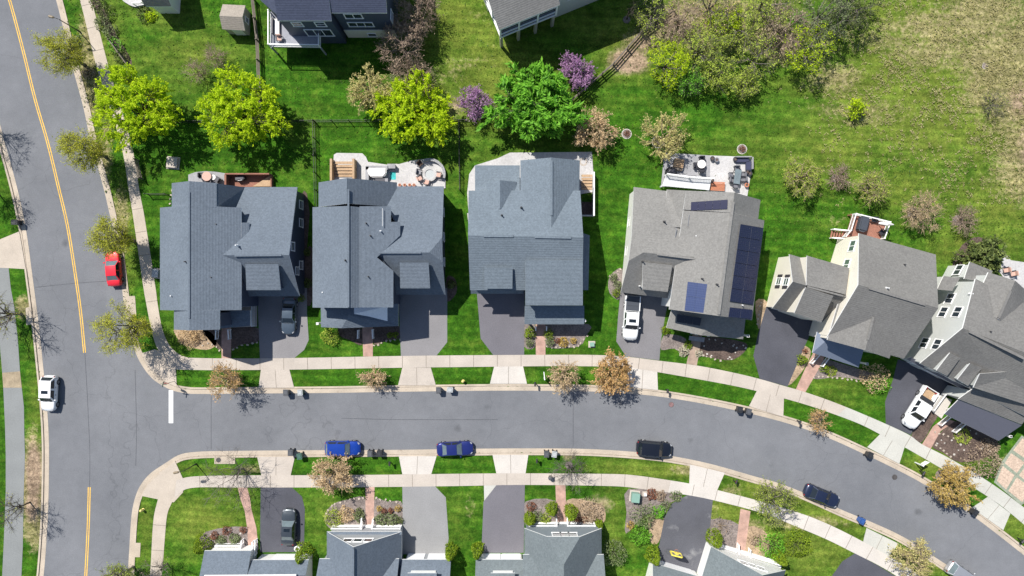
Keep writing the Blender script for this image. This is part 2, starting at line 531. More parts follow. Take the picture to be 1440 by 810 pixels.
M['side_grey'] = siding('grey_siding', (0.36, 0.375, 0.39))
M['side_bluegrey'] = siding('blue_grey_siding', (0.22, 0.255, 0.285))
M['side_tan'] = siding('tan_siding', (0.45, 0.41, 0.35))
M['side_brick'] = brick('brick_wall', (0.28, 0.12, 0.09), (0.22, 0.10, 0.08), (0.3, 0.26, 0.23), 3.0)
M['pane'] = glassmat('window_glass', (0.035, 0.045, 0.060))
M['pane_green'] = glassmat('window_glass_green', (0.10, 0.15, 0.13))
M['shutter'] = plain('dark_shutter', (0.05, 0.045, 0.055), 0.6)
M['garage'] = plain('garage_door_white', (0.86, 0.86, 0.86), 0.5)
M['doorred'] = plain('front_door', (0.12, 0.035, 0.03), 0.4)
M['deck_red'] = surface('deck_boards_red', (0.27, 0.125, 0.090), 0.15, 0.6, 6, 0.2)
M['deck_grey'] = surface('deck_boards_grey', (0.28, 0.29, 0.33), 0.1, 0.6, 6, 0.15)
M['deck_white'] = surface('deck_boards_white', (0.52, 0.53, 0.55), 0.08, 0.6, 6, 0.15)
M['wood_tan'] = surface('tan_timber', (0.42, 0.29, 0.18), 0.15, 0.8, 6, 0.2)
M['wood_grey'] = surface('weathered_timber', (0.17, 0.145, 0.12), 0.2, 0.8, 6, 0.25)
M['fence_black'] = plain('black_fence_metal', (0.035, 0.035, 0.035), 0.5, 0.3)
M['solar'] = solarmat('solar_cells_black', (0.007, 0.009, 0.040), (0.014, 0.017, 0.055))
M['solar_blue'] = solarmat('solar_cells_blue', (0.030, 0.048, 0.128), (0.050, 0.072, 0.155))
M['solar_dull'] = solarmat('solar_cells_charcoal', (0.016, 0.018, 0.028), (0.03, 0.032, 0.045))
M['alu'] = plain('aluminium_rail', (0.35, 0.36, 0.38), 0.4, 0.7)
M['pipe_dark'] = plain('vent_pipe_dark', (0.05, 0.05, 0.055), 0.5)
M['pipe_white'] = plain('vent_pipe_white', (0.75, 0.75, 0.75), 0.5)
M['bark'] = surface('tree_bark', (0.075, 0.062, 0.052), 0.2, 1.0, 8, 0.3)
M['bark_grey'] = surface('grey_bark', (0.150, 0.132, 0.115), 0.2, 1.0, 8, 0.3)
M['twig_tan'] = surface('tan_twigs', (0.36, 0.28, 0.185), 0.2, 1.0, 8, 0.3)
M['twig_brown'] = surface('brown_twigs', (0.29, 0.215, 0.17), 0.2, 1.0, 8, 0.3)
M['tyre'] = plain('tyre_rubber', (0.02, 0.02, 0.02), 0.85)
M['rim'] = plain('alloy_rim', (0.45, 0.45, 0.47), 0.35, 0.8)
M['carglass'] = glassmat('car_glass', (0.012, 0.018, 0.024), 0.05)
M['carglass_pale'] = glassmat('car_glass_pale', (0.13, 0.17, 0.18), 0.06)
M['lamp_clear'] = glassmat('headlight_lens', (0.32, 0.33, 0.35), 0.1)
M['lamp_red'] = glassmat('tail_light_lens', (0.30, 0.02, 0.02), 0.15)
M['plastic_dark'] = plain('dark_plastic', (0.028, 0.030, 0.034), 0.5)
M['plastic_grey'] = plain('grey_plastic', (0.085, 0.09, 0.10), 0.5)
M['plastic_green'] = plain('green_plastic', (0.05, 0.12, 0.095), 0.5)
M['plastic_blue'] = plain('blue_plastic', (0.03, 0.09, 0.28), 0.5)
M['plastic_pale'] = plain('pale_grey_plastic', (0.40, 0.42, 0.43), 0.5)
M['teal_pale'] = plain('pale_green_enamel', (0.20, 0.34, 0.28), 0.5)
M['iron'] = surface('cast_iron', (0.075, 0.07, 0.07), 0.2, 2.0, 9, 0.3, 0.7)
M['rust_iron'] = surface('rusty_iron', (0.20, 0.12, 0.12), 0.2, 2.0, 9, 0.3, 0.8)
M['hyd'] = plain('hydrant_yellow', (0.75, 0.62, 0.22), 0.45)
M['yellow_plastic'] = plain('yellow_plastic', (0.85, 0.70, 0.10), 0.45)
M['terracotta'] = plain('terracotta', (0.45, 0.17, 0.09), 0.8)
M['cushion_pink'] = plain('pink_cushion', (0.55, 0.36, 0.30), 0.9)
M['cushion_white'] = plain('white_cover', (0.75, 0.72, 0.70), 0.85)
M['cushion_navy'] = plain('navy_cushion', (0.04, 0.045, 0.09), 0.9)
M['wicker'] = surface('brown_wicker', (0.10, 0.065, 0.05), 0.2, 3, 12, 0.4)
M['teal_mat'] = surface('teal_mat', (0.05, 0.42, 0.42), 0.3, 2.5, 8, 0.3)
M['furn_dark'] = plain('dark_patio_metal', (0.05, 0.05, 0.06), 0.45, 0.4)
M['furn_grey'] = plain('grey_patio_metal', (0.20, 0.20, 0.22), 0.45, 0.3)
M['glass_table'] = glassmat('table_glass', (0.18, 0.22, 0.24), 0.1)
M['sign_white'] = plain('sign_white', (0.80, 0.80, 0.80), 0.4)
M['sign_grey'] = plain('sign_back_aluminium', (0.30, 0.31, 0.32), 0.4, 0.5)
# leaves
M['l_lime'] = leafmat('leaf_lime', (0.33, 0.50, 0.008), (0.78, 0.95, 0.025), 0.5)
M['l_olive'] = leafmat('leaf_olive_buds', (0.36, 0.39, 0.03), (0.66, 0.66, 0.075), 0.45)
M['l_green'] = leafmat('leaf_fresh_green', (0.07, 0.25, 0.014), (0.28, 0.62, 0.055), 0.4)
M['l_purple'] = leafmat('blossom_purple', (0.22, 0.09, 0.24), (0.58, 0.34, 0.56), 0.25)
M['l_tan'] = leafmat('buds_tan', (0.42, 0.29, 0.15), (0.85, 0.65, 0.40), 0.35)
M['l_blond'] = leafmat('buds_blond', (0.36, 0.33, 0.11), (0.74, 0.67, 0.28), 0.35)
M['l_thicket'] = leafmat('leaf_thicket', (0.27, 0.37, 0.04), (0.66, 0.78, 0.13), 0.45)
M['l_gold'] = leafmat('buds_gold', (0.32, 0.22, 0.05), (0.66, 0.48, 0.15), 0.3)
M['l_peach'] = leafmat('buds_peach', (0.34, 0.21, 0.06), (0.74, 0.47, 0.22), 0.3)
M['l_yolive'] = leafmat('leaf_yellow_olive', (0.21, 0.30, 0.032), (0.58, 0.68, 0.11), 0.45)
M['l_brown'] = leafmat('buds_brown', (0.25, 0.185, 0.13), (0.50, 0.39, 0.28), 0.25)
M['l_dark'] = leafmat('leaf_evergreen', (0.035, 0.06, 0.015), (0.22, 0.27, 0.075), 0.25)
M['l_conif'] = leafmat('needles_yellow_green', (0.05, 0.105, 0.006), (0.30, 0.41, 0.02), 0.3)
M['l_sage'] = leafmat('leaf_sage', (0.09, 0.125, 0.05), (0.28, 0.33, 0.15), 0.25)
M['l_rust'] = leafmat('leaf_rust', (0.11, 0.045, 0.03), (0.36, 0.155, 0.09), 0.2)
M['l_white'] = leafmat('blossom_white', (0.30, 0.27, 0.18), (0.70, 0.66, 0.52), 0.2)
M['l_straw'] = leafmat('dry_grass_blades', (0.26, 0.26, 0.08), (0.56, 0.50, 0.27), 0.45)
M['l_tuft'] = leafmat('green_grass_blades', (0.03, 0.09, 0.008), (0.15, 0.22, 0.03), 0.3)
# ---------------------------------------------------------------- road edges (asphalt edge lines)
EL = catmull([(-95,-160),(-60,-60),(-28,60),(-8,140),(4,190),(24,263),(37,325),(46,390),(55,460),(62,527),(66,570),(68.5,610),(69,650),(68,710),(65,767),(61,815),(54,880),(44,960)], 5)
EN = catmull([(28,-160),(55,-80),(79,0),(101,90),(117,150),(128,200),(145,262),(154,300),(163,340),(171,400),(175,433),(181,459),(188,488),(198,511),(215,533),(240,548),(262,553),(285,554),(365,553.3),(460,552.6),(555,551),(700,549.3),(806,550),(850,551.5),(922,557),(1006,571),(1096,592),(1159,613.5),(1212,637),(1258,659),(1300,681.5),(1366,724),(1440,781),(1510,838),(1600,915)], 5)
ES = catmull([(178,960),(178,880),(180,808),(182,770),(184,737),(187,712),(195,687),(210,667),(233,651),(252,639.5),(276,635.3),(324,634),(450,633),(560,632.5),(680,630.8),(770,630.5),(831,631.5),(894,635.5),(946,641.5),(1000,652.5),(1060,669.5),(1091,678),(1133,694),(1184,717),(1230,736),(1272,756),(1314,783),(1350,807),(1400,845),(1480,910)], 5)

def px_lines(P): return [tuple(p) for p in P]
ROADPOLY = px_lines(EL) + px_lines(ES)[0:] + px_lines(EN)[::-1]

# aprons: concrete between kerb and pavement, where drives meet the street
APRONS = [
 [(367.5,518.5),(407,518.5),(414,545),(364,545)],
 [(566,516.8),(606,516.8),(613,541.5),(560,541.5)],
 [(695,514.8),(735.5,514.8),(741,539.5),(689,539.5)],
 [(884,516.5),(924,522.5),(925,548.5),(880,543.5)],
 [(1064,549.5),(1102,559.5),(1101,586),(1053,571)],
 [(1237,610.5),(1271.5,628),(1264,652),(1219,628.5)],
 [(1389,698),(1420,721.5),(1410,745),(1366,714)],
 [(368,668.3),(409,668.3),(415,642),(362,642)],
 [(566,666.7),(606.5,666.7),(614,641.3),(561,641.3)],
 [(698,665.3),(739,665.3),(743,639.3),(692.6,639.3)],
 [(969,680.5),(1008,689.3),(1019,664.5),(970,653)],
 [(1213,763),(1249,782.5),(1263,764),(1218,742)],
]
CORNER_N = [(218,491),(247,503),(249,543),(239,540),(222,527),(208,514),(199,497)]
CORNER_S = [(246.5,648),(258,673),(258,692),(245,706),(224,702),(200,697),(203,690),(216,670),(235,657)]
LEFT_APRON = [(-40,345),(0,337),(28,325.5),(37,378.5),(12,377),(-40,376)]

def flat(name, pts, z, mat, z0=0.0, kind='structure', label=None, cat=None, group=None, mats=None):
    mb = MB()
    P = [G(p[0], p[1]) for p in pts]
    a = sum(P[i].x * P[(i + 1) % len(P)].y - P[(i + 1) % len(P)].x * P[i].y for i in range(len(P)))
    if a < 0: P = P[::-1]
    mb.prism(P, z0, z, 0)
    o = mb.build(name, mats or mat)
    return tag(o, label, cat, group, kind)

# ---------------------------------------------------------------- ground
def make_ground():
    x0, x1, y0, y1, st = -88.0, 88.0, -52.0, 52.0, 0.40
    nx = int((x1 - x0) / st) + 1; ny = int((y1 - y0) / st) + 1
    X, Y = np.meshgrid(np.linspace(x0, x1, nx), np.linspace(y0, y1, ny))
    PX = X * S + 720; PY = 405 - Y * S
    # distance to the road edge lowers the ground under the carriageway
    pts = np.vstack([resample(e, 12) for e in (EL, EN, ES)])
    D = np.full(X.shape, 1e9)
    for p in pts: D = np.minimum(D, np.hypot(PX - p[0], PY - p[1]))
    D /= S
    ins = inside(ROADPOLY, PX, PY)
    Z = np.where(ins, 0.0, np.clip((D - 0.75) / 0.5, 0, 1) * 0.10)
    Z = np.where(ins, -0.02, Z)
    for a in APRONS + [CORNER_N, CORNER_S]:
        Z = np.where(inside(a, PX, PY), np.minimum(Z, 0.02), Z)
    und = 0.03 * (np.sin(X * 0.21 + 1) * np.cos(Y * 0.17) )
    Z = np.where(Z > 0.099, Z + np.clip(und, -0.0, 0.0), Z)
    def blobs(L):
        A = np.zeros(X.shape)
        for (cx, cy, rx, ry, w) in L:
            q = ((PX - cx) / rx) ** 2 + ((PY - cy) / ry) ** 2
            A = np.maximum(A, w * np.exp(-q))
        return A
    pale = blobs([(1330,120,190,150,.85),(1200,190,140,70,.6),(1440,260,140,130,.55),(1290,250,90,60,.45),(1130,180,60,50,.35),(690,110,110,110,.62),(630,40,70,70,.6),
                  (270,70,90,50,.42),(240,30,60,60,.4),(130,150,28,160,.55),(150,60,30,60,.5),(175,330,20,90,.5),(290,730,70,60,.48),(205,745,14,60,.45),(880,660,90,16,.5),
                  (960,662,60,14,.7),(1110,690,90,26,.72),(1170,720,70,25,.6),(1130,770,90,50,.65),(1020,720,40,40,.55),(860,720,30,60,.45),(640,740,30,40,.28),(445,730,40,50,.3),
                  (300,660,60,10,.45),(1180,545,60,30,.25),(1310,650,50,18,.45),(1420,740,40,30,.6),(1350,345,60,30,.45),(1290,790,60,30,.6),(50,600,15,90,.45),(20,350,14,60,.0),
                  (980,215,60,30,.2),(420,230,20,60,.15),(870,60,60,60,.55),(960,30,80,60,.6),(1080,40,90,60,.6),(900,720,60,60,.35),(1150,240,60,50,.3),(820,40,50,40,.4),(240,480,24,26,.35),(1030,500,50,30,.2)])
    dry = blobs([(1430,100,90,110,.60),(1390,20,90,60,.50),(1445,230,55,90,.60),(1300,60,110,50,.38),(1180,110,60,35,.42),(1230,160,120,40,.28),(1330,180,120,70,.15),
                 (985,660,45,12,.62),(1090,690,50,18,.5),(1030,690,30,16,.45),(1120,735,60,14,.6),(1060,745,30,20,.5),(1000,715,16,16,.3),(47,690,15,80,.8),(48,730,12,50,.7),(660,722,10,24,.3),
                 (125,95,20,100,.62),(150,215,12,60,.5),(170,315,12,60,.55),(1290,795,50,20,.4),(1010,20,120,60,.4),(640,90,60,60,.25),(700,60,80,70,.2),(1175,310,30,20,.2),(350,660,40,10,.35),(345,700,30,14,.3),
                 (1420,650,40,20,.3),(33,430,12,18,.55),(1330,670,30,14,.3),(820,660,40,12,.25)])
    bare = blobs([(885,85,34,24,.75),(905,60,40,30,.55),(930,40,50,40,.5),(1000,60,90,50,.45),(1090,60,80,55,.42),(1150,70,40,40,.38),(48,665,12,50,.75),(46,712,14,26,.7),(598,110,30,40,.30),(565,60,40,60,.35),
                  (1435,140,30,40,.45),(1445,210,30,50,.45),(495,165,60,10,.25),(285,95,45,16,.25),(800,640,14,14,.45),(840,710,30,20,.45),(1420,665,30,20,.25),(162,190,10,60,.25),(640,150,24,30,.4),(1190,15,20,20,.3)])
    V = np.c_[X.ravel(), Y.ravel(), Z.ravel()]
    idx = np.arange(nx * ny).reshape(ny, nx)
    Q = np.stack([idx[:-1, :-1], idx[:-1, 1:], idx[1:, 1:], idx[1:, :-1]], -1).reshape(-1, 4)
    # outer skirt to the horizon
    B = 1500.0
    cx = [(-B, -B), (B, -B), (B, B), (-B, B)]
    vi = len(V)
    V = np.vstack([V, [(a, b, 0.10) for a, b in cx]])
    c = [idx[0, 0], idx[0, -1], idx[-1, -1], idx[-1, 0]]
    ex = [[vi, vi + 1, c[1], c[0]], [vi + 1, vi + 2, c[2], c[1]], [vi + 2, vi + 3, c[3], c[2]], [vi + 3, vi, c[0], c[3]]]
    faces = Q.tolist() + ex
    me = bpy.data.meshes.new('ground')
    me.from_pydata(V.tolist(), [], faces)
    me.materials.append(M['grass'])
    for nm, A, out in (('pale', pale, 0.3), ('dry', dry, 0.1), ('bare', bare, 0.0)):
        at = me.attributes.new(nm, 'FLOAT', 'POINT')
        at.data.foreach_set('value', np.r_[A.ravel(), [out] * 4].astype(np.float32))
    o = bpy.data.objects.new('ground', me); COL.objects.link(o)
    tag(o, kind='structure')
    return o
make_ground()

# ---------------------------------------------------------------- road, markings
mb = MB()
mb.poly([G(p[0], p[1], 0.0) + Vector((0, 0, 0.010)) for p in ROADPOLY])
road = mb.build('road', M['road'], origin=(0, 0, 0)); sheet_up(road); tag(road, kind='structure')

def strip(mb, P, o0, o1, z, mat=0):
    """flat band between two offsets of a plan line (P in survey units)"""
    A = offset_line(P, o0 * S); B = offset_line(P, o1 * S)
    for i in range(len(P) - 1):
        q = [G(*A[i]), G(*A[i + 1]), G(*B[i + 1]), G(*B[i])]
        mb.poly([(p.x, p.y, z) for p in q], mat)

yl = [catmull([(-12,-80),(12,-5),(31.5,67),(49.5,140),(67,200),(82,262),(95,318),(106,386),(113.5,440),(119,496)], 6),
      catmull([(125.6,685),(124.5,730),(122.7,770),(120.5,812),(116,880)], 6)]
mb = MB()
for c in yl:
    c = resample(c, 12)
    strip(mb, c, -0.19, -0.07, 0.0145); strip(mb, c, 0.07, 0.19, 0.0145)
o = mb.build('road_marking', M['yellow']); sheet_up(o); tag(o, kind='structure')
o = flat('road_marking', [(237.4,548.5),(243.6,549.2),(243.6,595),(237.4,595)], 0.0145, M['whiteline'], 0.0101)
# sealed seams in the asphalt
mb = MB()
for c in ([(119.5,497),(122,540),(124.5,590),(126.5,640),(126,685)], [(50,404),(110,398),(172,394)], [(297,556),(297,632)], [(806,552),(806,628)],
          [(190,520),(192,600),(191,655)], [(480,588),(560,590),(700,590)]):
    strip(mb, resample(catmull(c, 4), 10), -0.035, 0.035, 0.0142)
o = mb.build('road_seam', surface('asphalt_seam', (0.085, 0.088, 0.098), 0.15)); sheet_up(o); tag(o, kind='structure')

# ---------------------------------------------------------------- kerbs
def kerb(E, side, name='kerb'):
    P = resample(E, 6)
    mids = P
    low = np.zeros(len(P), bool)
    out = offset_line(P, side * 0.9 * S)
    for a in APRONS + [LEFT_APRON]:
        c = np.mean(a, axis=0)
        big = [tuple(c + (np.array(q) - c) * 1.12) for q in a]
        low |= inside(big, out[:, 0], out[:, 1])
    for c0 in ((205, 510), (232, 545), (235, 652), (203, 690)):
        low |= np.hypot(P[:, 0] - c0[0], P[:, 1] - c0[1]) < 14
    A = [offset_line(P, side * d * S) for d in (0.0, 0.58, 0.64, 0.88)]
    mb = MB()
    for i in range(len(P) - 1):
        W = lambda k, j, z: (lambda g: (g.x, g.y, z))(G(*A[k][j]))
        t0 = 0.045 if low[i] else 0.13; t1 = 0.045 if low[i + 1] else 0.13
        j = i + 1
        mt = 0
        mb.poly([W(0, i, 0.02), W(0, j, 0.02), W(1, j, 0.015), W(1, i, 0.015)], mt)
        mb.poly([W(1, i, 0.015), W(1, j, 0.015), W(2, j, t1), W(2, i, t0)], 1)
        mb.poly([W(2, i, t0), W(2, j, t1), W(3, j, t1), W(3, i, t0)], mt)
        mb.poly([W(3, i, t0), W(3, j, t1), W(3, j, -0.1), W(3, i, -0.1)], mt)
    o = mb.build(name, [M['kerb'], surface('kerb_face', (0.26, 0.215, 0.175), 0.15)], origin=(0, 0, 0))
    return tag(o, kind='structure')
# dark expansion joints sit in the concrete texture; side = which side of the line is the verge
def side_of(E, pt):
    P = resample(E, 6); o = offset_line(P, 1.0 * S)
    i = int(np.argmin(np.hypot(P[:, 0] - pt[0], P[:, 1] - pt[1])))
    return 1 if np.hypot(*(o[i] - pt)) < np.hypot(*(P[i] - pt)) else -1
kerb(EL, side_of(EL, (30, 450))); kerb(EN, side_of(EN, (600, 520))); kerb(ES, side_of(ES, (600, 660)))

# ---------------------------------------------------------------- pavements with joints
def pavement(A, B, z, mat, step=3.1, name='pavement'):
    A = resample(A, 5); n = int(len(A))
    A = resample_n(A, n); B = resample_n(B, n)
    L = np.hypot(*((A[-1] - A[0]) / S))
    tot = np.sum(np.hypot(*(np.diff(A, axis=0) / S).T))
    mb = MB()
    def w(p, zz): g = G(p[0], p[1]); return (g.x, g.y, zz)
    for i in range(n - 1):
        mb.poly([w(A[i], z), w(A[i + 1], z), w(B[i + 1], z), w(B[i], z)], 0)
        for Q in (A, B): mb.poly([w(Q[i], z), w(Q[i + 1], z), w(Q[i + 1], 0), w(Q[i], 0)], 0)
    k = max(1, int(tot / step))
    for j in range(1, k):
        t = j / k * (n - 1); i = int(t); f = t - i
        a = A[i] * (1 - f) + A[i + 1] * f
        d = (A[i + 1] - A[i]); nn = np.array([-d[1], d[0]]); nn /= np.hypot(*nn)
        lat = np.abs((B - a) @ (d / np.hypot(*d))) + (np.abs((B - a) @ nn) > 3 * S) * 99
        q = int(np.argmin(lat)); b = a + nn * ((B[q] - a) @ nn)
        d = d * 1.0; d /= np.hypot(*d); d *= 0.035 * S
        mb.poly([w(a - d, z + .004), w(a + d, z + .004), w(b + d, z + .004), w(b - d, z + .004)], 1)
    o = mb.build(name, [mat, M['joint']], origin=(0, 0, 0))
    return tag(o, kind='structure')

NW_R = catmull([(75,-150),(105,-70),(129,0),(155,100),(185,200),(197,270),(204,306),(219,402),(222,425),(228.5,461),(238,484),(252,498),(266,503)], 5)
NW_L = catmull([(59,-150),(89,-70),(113,0),(138,100),(170,200),(182,270),(188,306),(202,402),(206,425),(213,461),(221,488),(236,510),(249,519.5)], 5)
pavement(NW_R, NW_L, 0.125, M['kerb_pale'])
N_T = catmull([(266,503),(310,503.8),(366,503.9),(430,503),(560,500.5),(650,499.5),(760,498.8),(835,499),(880,501.5),(926,507),(979,513.8),(1027,523),(1067,532.5),(1100,542),(1131,551),(1175,566.5),(1234,591),(1277,611),(1295,624),(1334,644),(1391,678),(1440,714),(1520,778),(1600,845)], 5)
N_B = catmull([(249,519.5),(300,520.4),(366,520),(430,519.3),(560,517),(650,516),(760,514.8),(835,515),(880,516.5),(924,523),(985,533.7),(1027,541.5),(1063,549.5),(1102,560),(1130,568),(1159,577.5),(1206,595),(1237,610.5),(1272,629),(1329,662),(1389,698.5),(1427,727),(1505,795),(1585,862)], 5)
i0 = [k for k, p in enumerate(N_T) if p[0] > 1170][0]
def split(P, x): return [p for p in P if p[0] <= x + 1], [p for p in P if p[0] >= x - 1]
N_T = resample(N_T, 1.5); N_B = resample(N_B, 1.5)
a, b = split(N_T, 1190); c, d = split(N_B, 1178)
pavement(a, c, 0.125, M['concrete']); pavement(b, d, 0.129, M['concrete_grey'])
S_T = catmull([(248.5,675),(272,669.7),(337,668.2),(450,667.9),(560,667),(650,665.8),(740,665.3),(860,666.2),(900,669),(941,675),(968,679.5),(1008,688.6),(1067,704),(1127,722),(1169,739),(1214.5,762),(1249,781.5),(1275,797),(1330,835),(1420,900)], 5)
S_B = catmull([(246,700),(268,686),(337,685.2),(450,685),(560,684.2),(650,683),(740,681.5),(860,683.2),(900,687),(953,694),(968,696),(1003,703),(1071,721),(1124,742),(1164,759),(1202,778),(1232,793),(1262,811),(1316,850),(1404,916)], 5)
S_T = resample(S_T, 1.5); S_B = resample(S_B, 1.5)
a, b = split(S_T, 944); c, d = split(S_B, 940)
pavement(a, c, 0.125, M['concrete']); pavement(b, d, 0.129, M['concrete_pale'])
SW_R = catmull([(243,705),(236,722),(233,749),(230,788),(227,815),(222,880)], 5)
SW_L = catmull([(223,701),(217.5,723),(215,749),(213,788),(211,815),(207,880)], 5)
pavement(SW_R, SW_L, 0.127, M['kerb_pale'])
flat('pavement', CORNER_N, 0.121, M['kerb_pale']); flat('pavement', CORNER_S, 0.121, M['kerb_pale'])
for i, a in enumerate(APRONS):
    # run the apron up to the kerb
    flat('apron', a, 0.118, M['concrete_grey'] if i in (5, 11, 6) else (M['concrete_pale'] if i in (2, 3, 9, 10, 8) else M['concrete']))
flat('apron', LEFT_APRON, 0.118, M['kerb_pale'])
mb = MB()
for a in APRONS:
    m0 = ((a[0][0] + a[1][0]) / 2, (a[0][1] + a[1][1]) / 2); m1 = ((a[2][0] + a[3][0]) / 2, (a[2][1] + a[3][1]) / 2)
    strip(mb, np.array([m0, m1]), -0.03, 0.03, 0.1225)
o = mb.build('apron_joint', M['joint']); sheet_up(o); tag(o, kind='structure')

# left-hand trail
flat('path', [(-6,376.5),(13,377),(16,405),(21,432),(26,478),(29,522),(4,524),(0,478),(-8,430)], 0.118, M['trail'])
flat('path', [(4,524),(29,522),(31.5,545),(5.5,545)], 0.122, M['trail_brown'])
flat('path', [(5.5,545),(31.5,545),(34.5,572),(35,610),(36,640),(34,700),(33,767),(30,830),(24,960),(-4,960),(3,830),(6,767),(9,690),(9,640),(8,600)], 0.118, M['trail'])

# ---------------------------------------------------------------- driveways
DR = [
 ('drive_light',[(362,405),(432,405),(432,440),(434.5,478),(428,492),(413.6,504),(366,504)]),
 ('drive_light',[(560,405),(629,405),(629,481),(614,499.9),(564,500.5)]),
 ('drive_violet',[(670,405),(738,405),(737,498.9),(693.5,499),(676,476),(673,440)]),
 ('drive_grey',[(873,405),(944,412),(936,440),(929,480),(927,506.5),(880,501),(866.5,480),(869,445)]),
 ('drive_black',[(1079,425),(1150,448),(1135,478),(1107,543.5),(1068,532.5),(1059,500),(1066,468)]),
 ('drive_black',[(1262,505),(1345,530),(1330,560),(1316,582),(1300,570),(1280,611.5),(1245,595.5),(1244,565),(1255,534)]),
 ('drive_black',[(367,684.8),(410.6,684.8),(425,698),(429,715),(428,765),(424,776),(366,776)]),
 ('drive_pale',[(566,683.5),(611.5,683),(627,699),(631,757),(627.5,779),(567,779)]),
 ('drive_violet',[(698,682),(738,681.2),(736.5,777),(677,777),(680,705)]),
 ('drive_patch',[(967,695.5),(1002,702.5),(997.5,748),(986,806),(920,786),(927,765),(934,728),(944,708)]),
 ('drive_black',[(1202,777.5),(1232,793.5),(1262,812),(1250,870),(1150,850),(1169,810),(1184,789)]),
]
for m, p in DR: flat('driveway', p, 0.115, M[m])
flat('driveway', [(680.5,682.3),(698,682),(681,706)], 0.111, M['concrete_grey'])
# stamped driveway at the right edge: pale panels in a green-grey frame
flat('driveway', [(1397,678),(1407,650),(1436,612),(1475,640),(1470,690),(1435,710)], 0.115, surface('stamped_border', (0.25, 0.28, 0.215), 0.1))
pan = surface('stamped_panel', (0.50, 0.385, 0.30), 0.07)
for p in ([(1401,676),(1409,655),(1426,668),(1414,688)],[(1412,651),(1421,637),(1440,650),(1429,665)],[(1424,633),(1437,616),(1456,630),(1443,646)],
          [(1417,690),(1429,671),(1447,684),(1437,706)],[(1432,668),(1443,653),(1470,670),(1460,690)]):
    flat('driveway', p, 0.119, pan, 0.1155)

# ---------------------------------------------------------------- front walks
WK = [
 ('brickpath',[(312,460),(325.5,460),(325.5,504.2),(312,504.2)]),
 ('brickpath',[(509.5,458),(524.5,458),(524.5,501.2),(511,501.2)]),
 ('brickpath',[(753,454),(767,454),(767,499),(753.5,499)]),
 ('tanpath',[(974,470),(987,472),(979.6,513.8),(965,511.6)]),
 ('brickpath',[(1143,496),(1160,500),(1150,520),(1132,551.5),(1118.5,547.5),(1131,520)]),
 ('brickpath',[(1326,588),(1342,592),(1322,606),(1308,631),(1296,624.5),(1311,600)]),
 ('brickpath',[(335,685.4),(348,685.4),(352,700),(354,716),(361,742),(364,772),(349,772),(348.5,745),(344.5,718),(338,700)]),
 ('brickpath',[(514,684.6),(527,684.4),(525.5,742),(514.5,742)]),
 ('brickpath',[(781,682),(795,682),(797,740),(783,740)]),
 ('brickpath',[(1041,715),(1055,718.5),(1046,784),(1033,780)]),
]
for m, p in WK: flat('walkway', p, 0.116, M[m])
flat('walkway', [(-60,-10),(-55,-10),(-55,-5)], 0.05, M['tanpath']) if False else None
# side walk of the corner house and edging stones
# ---------------------------------------------------------------- patios
flat('patio', [(266,262),(266,246),(276,242.5),(290,241),(305,242),(320,244.5),(320,262)], 0.25, M['patio_grey'])
flat('patio', [(468,262),(470,218),(474,215.5),(510,216),(515,221),(518,228),(545,232),(562,231),(580,226),(596,224),(612,226),(622,235),(626.5,246),(626.5,265),(468,265)], 0.22, M['patio'])
flat('patio', [(659,300),(657,272),(660,245),(668,233),(700,223),(717,215),(832,214),(834.5,248),(834.5,270),(720,290),(662,340),(657,300)], 0.20, M['patio'])
flat('patio', [(934,215.5),(965,217),(998,219),(998,262),(960,262),(929,263)], 0.20, M['patio_grey'])
flat('patio', [(998,219),(1050,221),(1057.5,226),(1056,240),(1050,277),(998,275)], 0.204, M['patio'])
flat('patio', [(1397,372),(1408,352),(1420,366),(1440,369),(1520,372),(1520,430),(1430,420)], 0.20, M['patio'])
flat('patio', [(409,300),(428,268),(432,272),(436,300),(432,350),(428,352),(424,300)], 0.12, M['mulch'])
